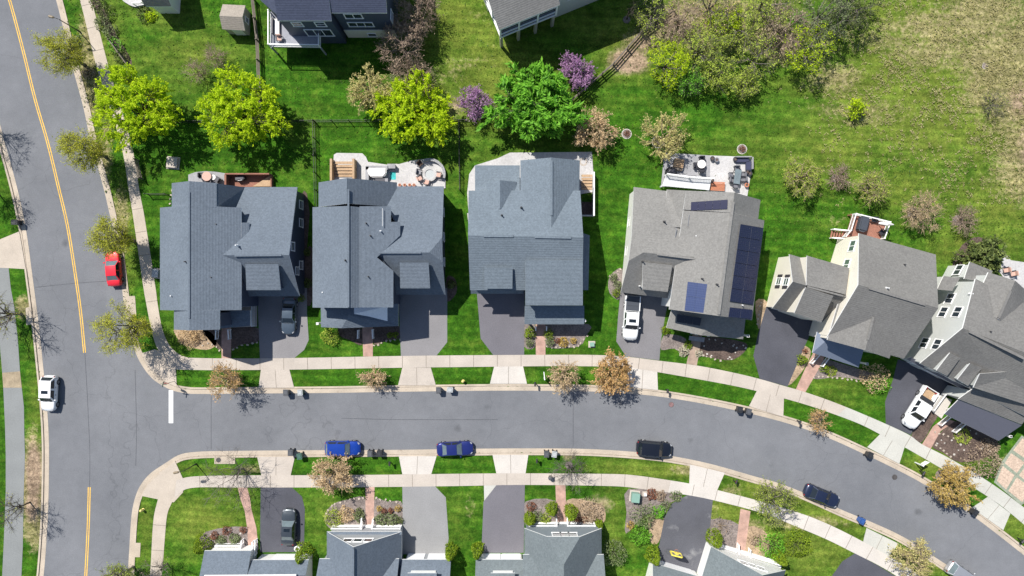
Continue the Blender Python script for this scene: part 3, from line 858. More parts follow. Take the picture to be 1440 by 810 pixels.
# ---------------------------------------------------------------- planting beds
BEDS = [
 ('mulch_tan',[(247,461),(285,463),(300,470),(305,484),(290,492),(262,486),(250,475)]),
 ('mulch',[(285,463),(311,463),(311,491),(300,484)]),
 ('mulch',[(326.5,461),(363,461),(363,481),(340,484),(326.5,490)]),
 ('mulch',[(478,458),(508,460),(509,485),(492,478),(478,472)]),
 ('mulch',[(525,459),(561,458),(561.5,476),(545,478),(527,485)]),
 ('mulch_grey',[(737,456),(752,456),(752,488),(737,487)]),
 ('mulch_grey',[(768,456),(828,456),(824,472),(813,487),(768,487.5)]),
 ('mulch_grey',[(930,478),(938,470),(964,476),(964,500),(948,490),(930,492)]),
 ('mulch',[(988,474),(1042,480),(1050,490),(1030,506),(1000,503),(982,497)]),
 ('mulch_tan',[(1128,487),(1140,494),(1131,517),(1112,540),(1107,536),(1118,510)]),
 ('mulch_grey',[(1153,505),(1205,518),(1240,530),(1225,536),(1180,530),(1150,533),(1143,528)]),
 ('mulch',[(1300,571),(1318,582),(1310,598),(1295,622),(1281,612)]),
 ('mulch',[(1345,592),(1400,616),(1392,640),(1350,650),(1325,636),(1310,627),(1324,606)]),
 ('mulch_grey',[(288,748),(350,741),(351,772),(288,774)]),
 ('mulch_grey',[(458,735),(457,722),(470,708),(490,702),(513,700),(513.5,742),(470,744)]),
 ('mulch_grey',[(527,702),(545,705),(565,706),(565,737),(526.5,740)]),
 ('mulch_grey',[(739,705),(781,704),(782.5,735),(739,738)]),
 ('mulch_tan',[(797,703),(828,704),(850,715),(845,738),(798,736)]),
 ('mulch_grey',[(884,687),(958,697),(940,708),(933,727),(920,724),(905,725),(880,750),(881,720)]),
 ('mulch_tan',[(912,728),(934,728),(926,762),(915,762)]),
 ('mulch_grey',[(998,730),(1040,738),(1034,776),(996,762)]),
 ('mulch_tan',[(1050,740),(1080,752),(1075,790),(1046,782)]),
 ('mulch_grey',[(857,389),(875,378),(873,420),(857,412)]),
 ('mulch_tan',[(1062,424),(1078,424),(1073,450),(1066,462)]),
 ('mulch',[(428,360),(440,350),(440,420),(430,425)]),
 ('mulch',[(628,390),(640,392),(642,412),(628,424)]),
 ('mulch',[(128,0),(140,0),(165,50),(186,86),(178,92),(160,60)]),
 ('mulch',[(1338,375),(1352,345),(1375,333),(1395,345),(1405,360),(1380,385),(1350,385)]),
]
for m, p in BEDS:
    q = catmull(p, 3, closed=True)
    flat('planting_bed', q, 0.108, M[m])
# edging stones round the beds
mb = MB()
er = random.Random(3)
for line in ([(460,735),(458,722),(470,708),(490,702),(512,699)],[(529,700),(545,703),(564,705)],[(769,488),(812,488),(825,473)],[(286,485),(297,482),(310,492)],[(328,491),(342,485),(362,482)],[(526,486),(546,478.5),(562,477)],
             [(1313,608),(1330,612),(1346,618)],[(1316,626),(1335,641)],[(982,497),(1000,503),(1012,506)],[(1143,531),(1160,530),(1180,531),(1204,535)],[(240,286),(243,268)],[(872,378),(858,389)],[(1070,425),(1064,455)]):
    for p in resample(line, 6.5):
        g = G(p[0] + er.uniform(-1, 1), p[1] + er.uniform(-1, 1))
        mb.box((g.x, g.y, 0.14), (er.uniform(.15, .3), er.uniform(.15, .28), 0.14), er.uniform(0, 3))
o = mb.build('edging', M['edging']); tag(o, kind='structure')
mb = MB()
for poly in (BEDS[13][1], BEDS[12][1], BEDS[8][1]):
    xs = [q[0] for q in poly]; ys = [q[1] for q in poly]; k = 0
    while k < 16:
        x, y = er.uniform(min(xs), max(xs)), er.uniform(min(ys), max(ys))
        if inside(poly, np.array([x]), np.array([y]))[0]:
            g = G(x, y); mb.box((g.x, g.y, .12), (er.uniform(.12, .26), er.uniform(.12, .26), .08), er.uniform(0, 3)); k += 1
o = mb.build('stepping_stones', M['stone_white']); tag(o, kind='structure')
# drain inlets: a concrete top slab behind the kerb
for p in ([(302,643),(331,644),(331,652),(302,652)],[(181,416.5),(190.5,416),(192.5,443),(185,443)],[(37,433),(44,431),(47,456),(38,457)],[(191,763),(198.5,763),(197.5,783),(190,783)]):
    flat('drain_inlet', p, 0.135, M['kerb'])
# ---------------------------------------------------------------- houses
class House:
    def __init__(s, label, base, roof, side, trim='trim', name='house', cat='house'):
        s.root = empty(name, G(*base), label, cat)
        s.roofmat, s.sidemat, s.trimmat = M[roof], M[side], M[trim]
        s.roof = MB(); s.wall = MB(); s.vents = []
    def gable(s, A, B, C, D, R0, R1, ends='gg', inset=0.35, th=0.2, z0=0.0, clip=None, wall=None, roof=None, roofmat=None):
        """A-B and D-C are the two eaves, R0-R1 the ridge; ends: g gable, h hip, c clipped gable"""
        A, B, C, D, R0, R1 = [G(*p) for p in (A, B, C, D, R0, R1)]
        rm = roof or s.roof; wm = wall or s.wall
        def proj(Rp, P, Q):
            d = (Q - P); d2 = Vector((d.x, d.y)); t = (Vector((Rp.x, Rp.y)) - Vector((P.x, P.y))).dot(d2) / d2.length_squared
            return Vector((P.x + d.x * t, P.y + d.y * t, Rp.z)), t
        t0 = t1 = 0.5
        if ends[0] != 'h': R0, t0 = proj(R0, A, D)
        if ends[1] != 'h': R1, t1 = proj(R1, B, C)
        p1, p2 = [A, B], [C, D]
        polys = []
        left = [A, B]; right = [C, D]
        # clipped ends
        def clipped(Rp, P, Q, other, ins, f):
            d = (other - Rp).normalized()
            Ri = Rp + d * ins
            return Ri, Rp.lerp(P, f), Rp.lerp(Q, f)
        e1L = [R1]; e1R = [R1]; e0L = [R0]; e0R = [R0]
        if ends[1] == 'c':
            Ri, PB, PC = clipped(R1, B, C, R0, *clip); e1L = [PB, Ri]; e1R = [Ri, PC]; polys.append([PB, PC, Ri])
        if ends[0] == 'c':
            Ri, PA, PD = clipped(R0, A, D, R1, *clip); e0L = [Ri, PA]; e0R = [PD, Ri]; polys.append([PD, PA, Ri])
        polys.append([A, B] + e1L + e0L)
        polys.append([C, D] + e0R + e1R)
        if ends[1] == 'h': polys.append([B, C, R1])
        if ends[0] == 'h': polys.append([D, A, R0])
        rm.shell(polys, th, 0, 1)
        # ridge cap
        # walls
        u = (B - A); u.z = 0; u.normalize()
        v = (D - A); v.z = 0; v.normalize()
        i = inset
        def wl(P, du, dv): return Vector((P.x, P.y, 0)) + u * du * i + v * dv * i
        a, b, c, d = wl(A, 1, 1), wl(B, -1, 1), wl(C, -1, -1), wl(D, 1, -1)
        hA = max(0.2, (Vector((R0.x, R0.y, 0)) - Vector((A.x, A.y, 0))).length); hD = max(0.2, (Vector((R0.x, R0.y, 0)) - Vector((D.x, D.y, 0))).length)
        zA = A.z + (R0.z - A.z) / hA * i - th - 0.01; zD = D.z + (R0.z - D.z) / hD * i - th - 0.01
        zB = zA + (B.z - A.z); zC = zD + (C.z - D.z)
        up = lambda p, z: Vector((p.x, p.y, z))
        wm.poly([up(a, z0), up(b, z0), up(b, zB), up(a, zA)], 0)
        wm.poly([up(c, z0), up(d, z0), up(d, zD), up(c, zC)], 0)
        def end(p, q, zp, zq, t, zr, kind):
            if kind == 'h': wm.poly([up(p, z0), up(q, z0), up(q, zq), up(p, zp)], 0)
            elif kind == 'c':
                f = clip[1]; m = p.lerp(q, t)
                m1 = m.lerp(p, f); m2 = m.lerp(q, f); zz = zr - th - .01
                wm.poly([up(p, z0), up(q, z0), up(q, zq), up(m2, zz + (zq - zz) * f), up(m1, zz + (zp - zz) * f), up(p, zp)], 0)
            else:
                m = p.lerp(q, t)
                wm.poly([up(p, z0), up(q, z0), up(q, zq), up(m, zr - th - .01), up(p, zp)], 0)
        end(a, d, zA, zD, t0, R0.z, ends[0]); end(b, c, zB, zC, t1, R1.z, ends[1])
        return dict(A=a, B=b, C=c, D=d)
    def slab(s, pts, th=0.18, roof=None, wall=True, inset=0.3, z0=0.0, wm=None, side=1):
        P = [G(*p) for p in pts]
        n = len(P)
        ar = sum(P[i].x * P[(i + 1) % n].y - P[(i + 1) % n].x * P[i].y for i in range(n))
        if ar < 0: P = P[::-1]
        (roof or s.roof).shell([P], th, 0, 1)
        if wall:
            c = sum(P, Vector()) / n
            w = wm or s.wall
            Q = []
            for i in range(n):
                # inset each corner along the angle bisector
                p0, p1, p2 = P[i - 1], P[i], P[(i + 1) % n]
                d1 = (p0 - p1); d1.z = 0; d1.normalize(); d2 = (p2 - p1); d2.z = 0; d2.normalize()
                q = p1 + (d1 + d2) * inset
                Q.append(Vector((q.x, q.y, p1.z + (c.z - p1.z) * min(1, inset * 1.4 / max(0.5, (c - p1).length)) - th - 0.012)))
            for i in range(n):
                a, b = Q[i], Q[(i + 1) % n]
                w.poly([(a.x, a.y, z0), (b.x, b.y, z0), b, a], 0)
        return P
    def finish(s, roofname='roof'):
        if s.wall.f: s.wallob = s.wall.build('wall', [s.sidemat], s.root)
        s.roofob = s.roof.build(roofname, [s.roofmat, s.trimmat], s.root)
        return s
    def part(s, name, mb, mats, parent=None, smooth=False, bevel=0.0, label=None):
        par = parent if parent is not None else s.root
        org = s.root.location
        o = mb.build(name, mats, par, origin=org, smooth=smooth, bevel=bevel)
        if label: o['label'] = label
        return o
    def dormer(s, pts, th=0.16, inset=0.25, z0=None, roof=None, side=None, name='dormer'):
        w = MB(); r = MB()
        s.slab(pts, th, r, True, inset, 0.0 if z0 is None else z0, w)
        d = s.part(name, w, [M[side] if side else s.sidemat])
        o = r.build('roof', [M[roof] if roof else s.roofmat, s.trimmat], d, origin=s.root.location)
        return d
    def porch(s, polys, posts=(), roof=None, th=0.15, postz=None, w=0.22, name='porch'):
        r = MB()
        P = [[G(*p) for p in q] for q in polys]
        P2 = []
        for q in P:
            n = len(q)
            ar = sum(q[i].x * q[(i + 1) % n].y - q[(i + 1) % n].x * q[i].y for i in range(n))
            P2.append(q if ar > 0 else q[::-1])
        r.shell(P2, th, 0, 1)
        o = s.part(name, r, [M[roof] if roof else s.roofmat, s.trimmat])
        for (x, y, z) in posts:
            m = MB(); g = G(x, y - 8.5)
            m.box((g.x, g.y, z / 2), (w, w, z)); m.box((g.x, g.y, 0.25), (w * 1.5, w * 1.5, 0.5)); m.box((g.x, g.y, z - 0.1), (w * 1.4, w * 1.4, 0.2))
            m.build('column', [M['trim']], o, origin=s.root.location)
        return o
    def railing(s, pts, h=0.95, mat='trim', parent=None, z=None, name='railing', step=0.16):
        """pts: (px,py,floor height) at floor level"""
        m = MB()
        P = [G(x, y, 0) + Vector((0, 0, zz)) for x, y, zz in pts]
        for a, b in zip(P[:-1], P[1:]):
            m.bar(a + Vector((0, 0, h)), b + Vector((0, 0, h)), 0.12, 0.07)
            m.bar(a + Vector((0, 0, 0.12)), b + Vector((0, 0, 0.12)), 0.06, 0.06)
            n = max(2, int((b - a).length / step))
            for i in range(1, n):
                p = a.lerp(b, i / n); m.bar(p + Vector((0, 0, 0.12)), p + Vector((0, 0, h - 0.03)), 0.035)
        for p in P: m.bar(p, p + Vector((0, 0, h + 0.1)), 0.13)
        return s.part(name, m, [M[mat]], parent)
    def window(s, P, Q, u, z, w, h, out=1, cols=1, rows=2, pane='pane', frame='trim', shut=False, name='window', proud=0.03):
        """on the wall from P to Q (plan points), outward side = out"""
        P, Q = Vector((P.x, P.y, 0)), Vector((Q.x, Q.y, 0))
        d = (Q - P).normalized(); nrm = Vector((d.y, -d.x, 0)) * out
        c = P.lerp(Q, u) + Vector((0, 0, z)) + nrm * proud
        X = d; Y = Vector((0, 0, 1))
        def plate(m, cx, cz, ww, hh, dep, off=0.0):
            Mx = Matrix((X, nrm, Y)).transposed().to_4x4(); Mx.translation = c + X * cx + Y * cz + nrm * off
            m.box(None, (ww, dep, hh), mtx=Mx)
        f = MB(); t = 0.11
        plate(f, 0, h / 2 + t / 2, w + 2 * t, t, 0.10); plate(f, 0, -h / 2 - t / 2, w + 2 * t + .1, t, 0.14)
        plate(f, -w / 2 - t / 2, 0, t, h, 0.10); plate(f, w / 2 + t / 2, 0, t, h, 0.10)
        for k in range(1, cols): plate(f, -w / 2 + w * k / cols, 0, 0.09, h, 0.08)
        for k in range(1, rows): plate(f, 0, -h / 2 + h * k / rows, w, 0.05, 0.07)
        o = s.part(name, f, [M[frame]])
        g = MB(); plate(g, 0, 0, w, h, 0.03, -0.012)
        g.build('pane', [M[pane]], o, origin=s.root.location)
        if shut:
            for sx in (-1, 1):
                k = MB(); plate(k, sx * (w / 2 + t + 0.22), 0, 0.38, h + .1, 0.05); k.build('shutter', [M['shutter']], o, origin=s.root.location)
        return o
    def garage(s, P, Q, u0, u1, h, out=1):
        P, Q = Vector((P.x, P.y, 0)), Vector((Q.x, Q.y, 0))
        d = (Q - P).normalized(); nrm = Vector((d.y, -d.x, 0)) * out
        a, b = P.lerp(Q, u0), P.lerp(Q, u1)
        m = MB(); L = (b - a).length; c = (a + b) / 2 + nrm * 0.03
        Mx = Matrix((d, nrm, Vector((0, 0, 1)))).transposed().to_4x4()
        for r in range(4):
            Mx.translation = c + Vector((0, 0, (r + .5) * h / 4)); m.box(None, (L, 0.05, h / 4 - 0.03), mtx=Mx)
        return s.part('garage_door', m, [M['garage']])
    def vent(s, px, py, h, white=False, r=0.07, hh=0.45):
        g = G(px, py, h); m = MB()
        m.cyl(g, r * 2.2, g.z - 0.25, g.z + 0.06, 10, 0, r * 1.3); m.cyl(g, r, g.z - 0.2, g.z + hh, 8)
        return s.part('vent_pipe', m, [M['pipe_white' if white else 'pipe_dark']])
    def ridge(s, a, b, w=0.22):
        m = MB(); P, Q = G(*a), G(*b)
        m.bar(P + Vector((0, 0, .03)), Q + Vector((0, 0, .03)), w, 0.06)
        return s.part('ridge_vent', m, [s.roofmat])
    def solar(s, quad, mat, lift=0.12, nu=1, nv=1):
        """quad: (px,py,h) corners on the roof"""
        P = [G(*p) + Vector((0, 0, lift)) for p in quad]
        n = (P[1] - P[0]).cross(P[3] - P[0]).normalized()
        if n.z < 0: n = -n
        fr = MB(); 
        root = None
        bm = MB()
        for i in range(nu):
            for j in range(nv):
                e = 0.003
                q = []
                for a, b in ((i / nu + e, j / nv + e), ((i + 1) / nu - e, j / nv + e), ((i + 1) / nu - e, (j + 1) / nv - e), (i / nu + e, (j + 1) / nv - e)):
                    q.append(P[0].lerp(P[1], a).lerp(P[3].lerp(P[2], a), b))
                if (q[1] - q[0]).cross(q[3] - q[0]).z < 0: q = [q[0], q[3], q[2], q[1]]
                bm.poly(q, 0)
                for k in range(4):
                    a_, b_ = q[k], q[(k + 1) % 4]
                    bm.poly([a_, a_ - n * 0.05, b_ - n * 0.05, b_], 1)
        o = s.part('solar_array', bm, [M[mat], M['alu']])
        me = o.data
        uv = me.uv_layers.new(name='UVMap')
        for p in me.polygons:
            for k, li in enumerate(p.loop_indices):
                uv.data[li].uv = ((0, 0), (1, 0), (1, 1), (0, 1))[k % 4]
        r = MB()
        for f in (0.25, 0.75):
            r.bar(P[0].lerp(P[3], f) - n * 0.09, P[1].lerp(P[2], f) - n * 0.09, 0.05)
        r.build('rail', [M['alu']], o, origin=s.root.location)
        return o
    def steps(s, a, b, c, d, z0, z1, n, mat, name='stairs'):
        """flight between edge a-b (height z0) and d-c (height z1), plan units"""
        A, B, C, D = [G(*p) for p in (a, b, c, d)]
        m = MB()
        for i in range(n):
            f0, f1 = i / n, (i + 0.8) / n
            z = z0 + (z1 - z0) * (i + 1) / n
            q = [A.lerp(D, f0), B.lerp(C, f0), B.lerp(C, f1), A.lerp(D, f1)]
            m.prism(q, z - 0.08, z)
        return s.part(name, m, [M[mat]])
    def deck(s, pts, z, mat, name='deck', posts=True):
        m = MB(); P = [G(*p, 0) for p in pts]
        m.prism(P, z - 0.2, z)
        if posts:
            for p in P: m.box((p.x, p.y, (z - .2) / 2), (0.18, 0.18, z - .2))
        return s.part(name, m, [M[mat]])

# ---- house 1, on the corner
h = House('slate blue house on the street corner, nearest the main road, navy sidewalls', (318, 360), 'roof_blue', 'side_navy')
wl = h.gable((225,292,5.8),(225,436,5.8),(339,436,6.75),(339,292,6.75),(266,292,8.8),(266,436,8.8))
h.gable((241.5,257.5,6.6),(241.5,291.8,6.6),(304.5,291.8,7.75),(304.5,257.5,7.75),(266,257.5,8.79),(266,291.8,8.79))
h.slab([(304.6,258,7.72),(346,263.5,4.05),(343,291.6,4.05),(304.6,291.6,7.72)], inset=.2)
h.gable((244.6,436.2,6.7),(244.6,463.5,6.7),(308.6,463.5,7.7),(308.6,436.2,7.7),(266,436.2,8.79),(266,463.5,8.79))
w1 = h.gable((296,263,4.2),(418,263,4.2),(421.5,416.6,3.3),(296,416.6,3.3),(296,359.5,7.5),(404,358.5,7.5))
h.slab([(339.3,313,6.74),(350,313,6.4),(350,337,6.4),(339.3,337,6.74)])
h.finish()
h.dormer([(345,371,6.95),(391,371,6.95),(394.5,408,6.05),(346.5,408,6.05)])
h.porch([[(308.9,436.5,3.7),(352,436.5,3.7),(352,458,3.0),(308.9,462,3.0)]], [(311,462,2.9),(326,462,2.9),(352,459,2.9)])
m = MB(); m.prism([G(311,436),G(362,416),G(362,459),G(311,461)], 0, .28); h.part('porch_floor', m, [M['concrete']])
h.railing([(359,418,.3),(359,458,.3)]); h.railing([(310,464,.5),(307.5,476,0)]); h.railing([(327,463,.5),(325.5,476,0)])
for u, z, hh in ((0.12,1.6,1.3),(0.30,1.6,1.3),(0.72,1.7,1.2)): h.window(w1['B'], w1['C'], u, z, 0.95, hh, -1)
h.window(w1['B'], w1['C'], 0.55, 5.0, 0.95, 1.2, -1); h.window(w1['B'], w1['C'], 0.78, 3.3, 0.9, 1.1, -1)
h.ridge((266,270,8.8),(266,448,8.8)); h.ridge((330,359.6,7.5),(396,358.8,7.5))
for x, y, z, wt in ((305.5,315.5,7.4,0),(302,325,7.4,0),(333,345,7.6,1),(261,368,8.5,0),(298.5,390,7.6,0),(242,416,6.9,1)): h.vent(x, y, z, wt)
h.garage(w1['D'], w1['C'], .58, .95, 2.2, 1)
h.window(wl['B'], wl['C'], .82, 1.3, 1.0, 2.1, 1, 1, 1, 'doorred', name='front_door', proud=.05)
# back stair well with red timber sides
m = MB(); a = G(323,247); b = G(384,245)
m.box(((a.x+b.x)/2, a.y, 0.75), ((b.x-a.x), 0.18, 1.5)); m.box((a.x, a.y - 1.0, .7), (0.25, 1.9, 1.4)); m.box((b.x, a.y - 0.9, .4), (0.15, 1.8, .8))
h.part('stair_wall', m, [M['deck_red']])
h.deck([(357,263),(384,246.5),(384,263)], 0.5, 'wood_tan', posts=False)
h.deck([(321,263),(321,247),(383,246),(383,263)], 0.14, 'deck_red', 'well_floor', posts=False)

# ---- house 2
h = House('slate blue house with the round fire pit patio behind it, second from the main road', (535, 355), 'roof_blue', 'side_navy')
h.gable((439.5,291.3,5.8),(439.5,432.5,5.8),(505.6,432.5,7.95),(505.6,291.3,7.95),(490,291.3,8.8),(490,432.5,8.8))
h.gable((448,256.5,6.2),(448,291,6.2),(558,291,4.3),(558,256.5,4.3),(488,256.5,8.79),(488,291,8.79))
h.slab([(505.5,290,8.05),(549.5,290,7.25),(549.5,312,7.25),(562.5,312,7.0),(562.5,331,7.0),(530,362,7.55),(552.8,381,7.2),(552.8,432.3,7.2),(505.5,432.3,8.05)])
w2 = h.gable((500,262,4.2),(624,262,4.2),(626.5,414.3,3.3),(500,414.3,3.3),(500,355,7.5),(612,355,7.5), ends='gc', clip=(1.5,0.22))
h.finish()
h.dormer([(562,369,6.95),(602.5,369,6.95),(604.8,405.5,6.05),(562.8,405.5,6.05)])
h.porch([[(451,427,3.1),(451.5,460,3.0),(480.5,461.5,4.1),(491,443,4.9),(491,427,4.9)],[(480.5,461.5,4.1),(560,458.5,3.1),(560,427,4.6),(491,427,4.9),(491,443,4.9)]],
        [(455,462,2.9),(507,463,2.9),(526,463,2.9),(558,460,2.9)])
m = MB(); m.prism([G(455,430),G(559,430),G(559,458),G(455,458)], 0, .3); h.part('porch_floor', m, [M['patio_grey']])
h.railing([(506.5,464,.5),(505,475,0)]); h.railing([(526.5,463,.5),(526,475,0)])
for u in (.2,.45,.7): h.window(w2['B'], w2['C'], u, 1.6, 0.95, 1.3, -1)
h.garage(w2['D'], w2['C'], .52, .95, 2.2, 1)
h.ridge((490,266,8.8),(490,432,8.8)); h.ridge((525,355.3,7.5),(592,355.2,7.5))
for x, y, z, wt in ((515,314,7.9,0),(521,331.5,7.8,0),(535.5,325,7.6,1),(485.5,366,8.7,0),(518,389,7.8,0),(454.5,411,6.4,1)): h.vent(x, y, z, wt)
m = MB(); q = [G(538,293,7.75), G(538,318,7.75)]; m.bar(q[0] + Vector((0,0,.05)), q[1] + Vector((0,0,.05)), 0.06); h.part('gutter', m, [M['trim_soft']])
# cellar stairs, tan timber
h.steps((471,262),(498,262),(498,228),(471,228), -0.2, 0.9, 8, 'wood_tan')
for x in (469.5, 500.5):
    m = MB(); a, b = G(x, 264), G(x, 226); m.box(((a.x+b.x)/2, (a.y+b.y)/2, .75), (0.28, b.y-a.y, 1.5)); h.part('stair_wall', m, [M['wood_tan']])

# ---- house 3
h = House('slate blue house with the pale stone patio wrapping its back, directly above the street centre', (745, 340), 'roof_slate', 'side_navy')
w3 = h.gable((659,268,6.3),(816,268,6.3),(819,408,5.5),(661,408,5.5),(662,331,8.3),(814,334,8.3))
h.gable((731.8,225.5,6.2),(731.8,326,6.2),(813,326,5.9),(815.5,225.5,5.9),(775.4,223.5,7.9),(775.4,326,7.9), ends='gg')
h.slab([(668,232.5,5.0),(731,232.5,5.0),(731,270,6.1),(668,270,6.1)])
h.gable((684,255.5,6.3),(684,295,6.3),(726,295,5.9),(726,255.5,5.9),(703,255.5,7.25),(703,295,7.25))
h.slab([(738.7,366,7.45),(819.6,366,7.45),(819.6,429.5,6.15),(738.7,429.5,6.15)])
h.slab([(817,327,4.7),(829.3,331,4.2),(827.3,408,4.2),(818,408,4.7)])
h.finish()
h.dormer([(681,376,7.1),(721,376,7.1),(720.5,406,6.35),(681,406,6.35)])
h.porch([[(662,405,3.8),(736,405,3.8),(736,413,3.1),(662,413,3.1)]], name='pent_roof')
h.porch([[(738,430,3.9),(821.6,430,3.9),(821.6,456,3.0),(737.5,456,3.0)]], [(740,458,2.9),(753,458,2.9),(768,458,2.9),(819,458,2.9)])
h.railing([(753,459,.4),(753,464,.1)]); h.railing([(768,459,.4),(768,464,.1)])
h.garage(w3['D'], w3['C'], .06, .44, 2.2, 1)
h.ridge((680,331.6,8.3),(722,332,8.3), .3); h.ridge((752,333,8.3),(803,334,8.3), .3); h.ridge((775.4,226,7.9),(775.4,303,7.9), .3)
for x, y, z, wt in ((705.5,302.5,7.6,0),(733,291.5,7.4,0)): h.vent(x, y, z, wt)
h.steps((817,284),(832,284),(832,246),(817,246), -0.4, 0.8, 9, 'wood_tan')
m = MB(); a, b = G(833.5,244), G(833.5,305); m.box((a.x, (a.y+b.y)/2, .7), (0.2, a.y-b.y, 1.4)); h.part('stair_wall', m, [M['trim']])
m = MB(); a, b = G(817,304), G(833,304); m.box(((a.x+b.x)/2, a.y, .5), (b.x-a.x, .15, 1.0)); h.part('stair_wall', m, [M['trim_soft']])
m = MB(); m.prism([G(817.5,284),G(832.5,284),G(832.5,303),G(817.5,303)], 0, .14); h.part('stair_landing', m, [M['mulch']])

# ---- house 4, solar roof
h = House('warm grey house with black and blue solar panels on its roof', (980, 360), 'roof_grey', 'side_white')
h.gable((1075,310,5.8),(1057.5,450.5,5.8),(941,435,6.6),(961,296,6.6),(1029,303,9.0),(1010,445,9.0))
h.gable((1069.5,281,5.85),(1066,308.5,6.0),(961,294.5,6.58),(965,268,6.58),(1033,270,8.99),(1029,302,8.99))
h.slab([(965,268,6.56),(960,320,6.56),(934,318,5.7),(938,266.5,4.3)])
w4 = h.gable((1040,281,4.2),(891.5,263,4.2),(873,411,3.3),(950,421,3.3),(1005,368,7.5),(905,355.5,7.5), ends='gc', clip=(1.5,0.22))
h.finish()
h.dormer([(904,368.5,6.95),(945.5,373,6.95),(939,410.5,6.05),(903.5,407,6.05)])
h.porch([[(937,461,3.0),(946,430,3.7),(1013,440,4.9),(986,471.5,4.1)],[(986,471.5,4.1),(1013,440,4.9),(1049,443,3.6),(1045,477,3.0)]],
        [(941,464,2.8),(972,476,2.8),(988,478,2.8),(1042,479,2.8)])
h.garage(w4['D'], w4['C'], .10, .78, 2.2, 1)
m = MB(); m.prism([G(969,472),G(990,474.5),G(989,481),G(968,478)], 0.0, 0.35); h.part('front_step', m, [M['patio_grey']])
h.ridge((1031,284,9.0),(1010.5,442,9.0), .35); h.ridge((924,357.5,7.5),(994,366,7.5))
for x, y, z, wt in ((934.5,311.5,6.2,0),(977.5,332,7.0,1),(991,331,7.3,0),(904,368,7.0,0),(987.5,392,8.1,0),(1008.5,400,8.9,0),(1043,429,6.9,1),(899,402,4.2,1)): h.vent(x, y, z, wt)
for a, b in (((951,321,6.5),(949.5,333,6.6)),((969,302,6.9),(967,318,6.9))):
    m = MB(); m.bar(G(*a) + Vector((0,0,.1)), G(*b) + Vector((0,0,.1)), .06); h.part('conduit', m, [M['alu']])
h.solar([(971,284.5,6.8),(1022.5,281,8.62),(1022,294,8.62),(970.5,296.5,6.8)], 'solar', .25, 5, 1)
h.solar([(1040.5,315,8.15),(1073,320.5,5.95),(1058,428.5,5.95),(1025.5,423.5,8.15)], 'solar', .2, 2, 6)
h.solar([(1025.5,432,8.0),(1057.5,435.5,5.95),(1056,448.5,5.95),(1023.5,445.5,8.0)], 'solar', .2, 2, 1)
h.solar([(966.5,396,7.25),(994,399.5,8.1),(988.5,440,8.1),(962,436.5,7.25)], 'solar_blue', .2, 2, 2)
h.solar([(951.5,441.5,3.95),(986,447,4.7),(984,458,4.45),(951,452.5,3.6)], 'solar_dull', .2, 3, 1)
h.deck([(934,248),(965,252),(997,254),(994,269),(928.5,263)], 1.1, 'deck_white')
h.railing([(934,248,1.1),(965,252,1.1),(997,254,1.1)])
h.window(w4['B'], w4['C'], .3, 1.5, 1.0, 1.3, -1); h.window(w4['B'], w4['C'], .6, 1.5, 1.0, 1.3, -1)

# ---- house 5, cream walls
h = House('cream walled house with a red boarded deck, warm grey roof turned to the curve', (1200, 400), 'roof_dim', 'side_cream')
w5 = h.gable((1208,328,5.9),(1316,358,5.9),(1271,504.5,5.9),(1163,474,5.9),(1207.4,400.4,9.6),(1318,433,9.6), inset=0.22)
h.gable((1180,422,6.05),(1163.5,478,6.05),(1251,504,6.05),(1268,448,6.05),(1234,427.5,7.9),(1218,488,7.9), inset=0.22)
wg = h.gable((1110,357.4,4.0),(1203,384,4.0),(1178,459,2.9),(1086,433.5,2.9),(1114.5,396,7.2),(1200,421,7.2), inset=0.2)
h.finish()
h.dormer([(1135,359.5,6.4),(1194.5,376.7,6.4),(1189,414,7.45),(1134,401,7.45)], inset=.12)
h.dormer([(1133,404,7.5),(1172,416,7.5),(1155,453.5,5.7),(1117,440.5,5.7)], inset=.12)
h.porch([[(1142.6,496,3.0),(1149,466.5,3.2),(1163,478,3.9)],[(1142.6,496,3.0),(1163,478,3.9),(1215.5,489,3.9),(1207.4,516.8,3.0)]],
        [(1150,471,2.8),(1147,497,2.8),(1159,500,2.8),(1204,517,2.8)], 'metal_blue')
h.railing([(1150,469,.4),(1142,491,.4)], h=1.0); h.railing([(1147,497,.5),(1138,510,0)]); h.railing([(1160,501,.5),(1153,514,0)])
for u, z, hh in ((.10,4.7,1.3),(.29,4.7,1.3)): h.window(w5['D'], w5['A'], 1 - u, z, 1.3, hh, -1, 2, 1, 'pane_green')
for u, z in ((.35,2.3),(.36,4.7)): h.window(wg['D'], wg['A'], 1 - u - .14, z, 0.8, 1.4, -1, 1, 2, 'pane_green', shut=True)
h.ridge((1222,405,9.6),(1301,428.5,9.6), .3); h.ridge((1229,440,7.9),(1220,478,7.9), .3); h.ridge((1135,403,7.45),(1185,416,7.45), .2)
for x, y, z, wt in ((1247.5,405,9.4,1),(1271,372,7.2,0)): h.vent(x, y, z, wt)
h.garage(wg['D'], wg['C'], .08, .70, 2.2, 1)
m = MB(); a = G(1160,458,0); m.prism([G(1150,452),G(1164,457),G(1158,475),G(1146,470)], 0, 2.6); h.part('entry_wall', m, [M['side_sage']])
# deck with white rails and steps
DZ = 1.3
k5 = [(1192,302),(1239,313),(1231,338),(1206,338),(1176,331),(1186,323)]
h.deck([(1192,303),(1239,314.5),(1228,345),(1178,334),(1185,326)], DZ, 'deck_red')
h.railing([(1178,334,DZ),(1185,326,DZ),(1192,303,DZ),(1239,314.5,DZ),(1231,337,DZ)], .95)
h.steps((1166,334),(1168,324),(1185,327),(1182,336), 0.1, DZ, 6, 'deck_red')
h.railing([(1166,335,.15),(1180,337,DZ-.2)], .9); h.railing([(1168,323,.15),(1184,326,DZ-.2)], .9)

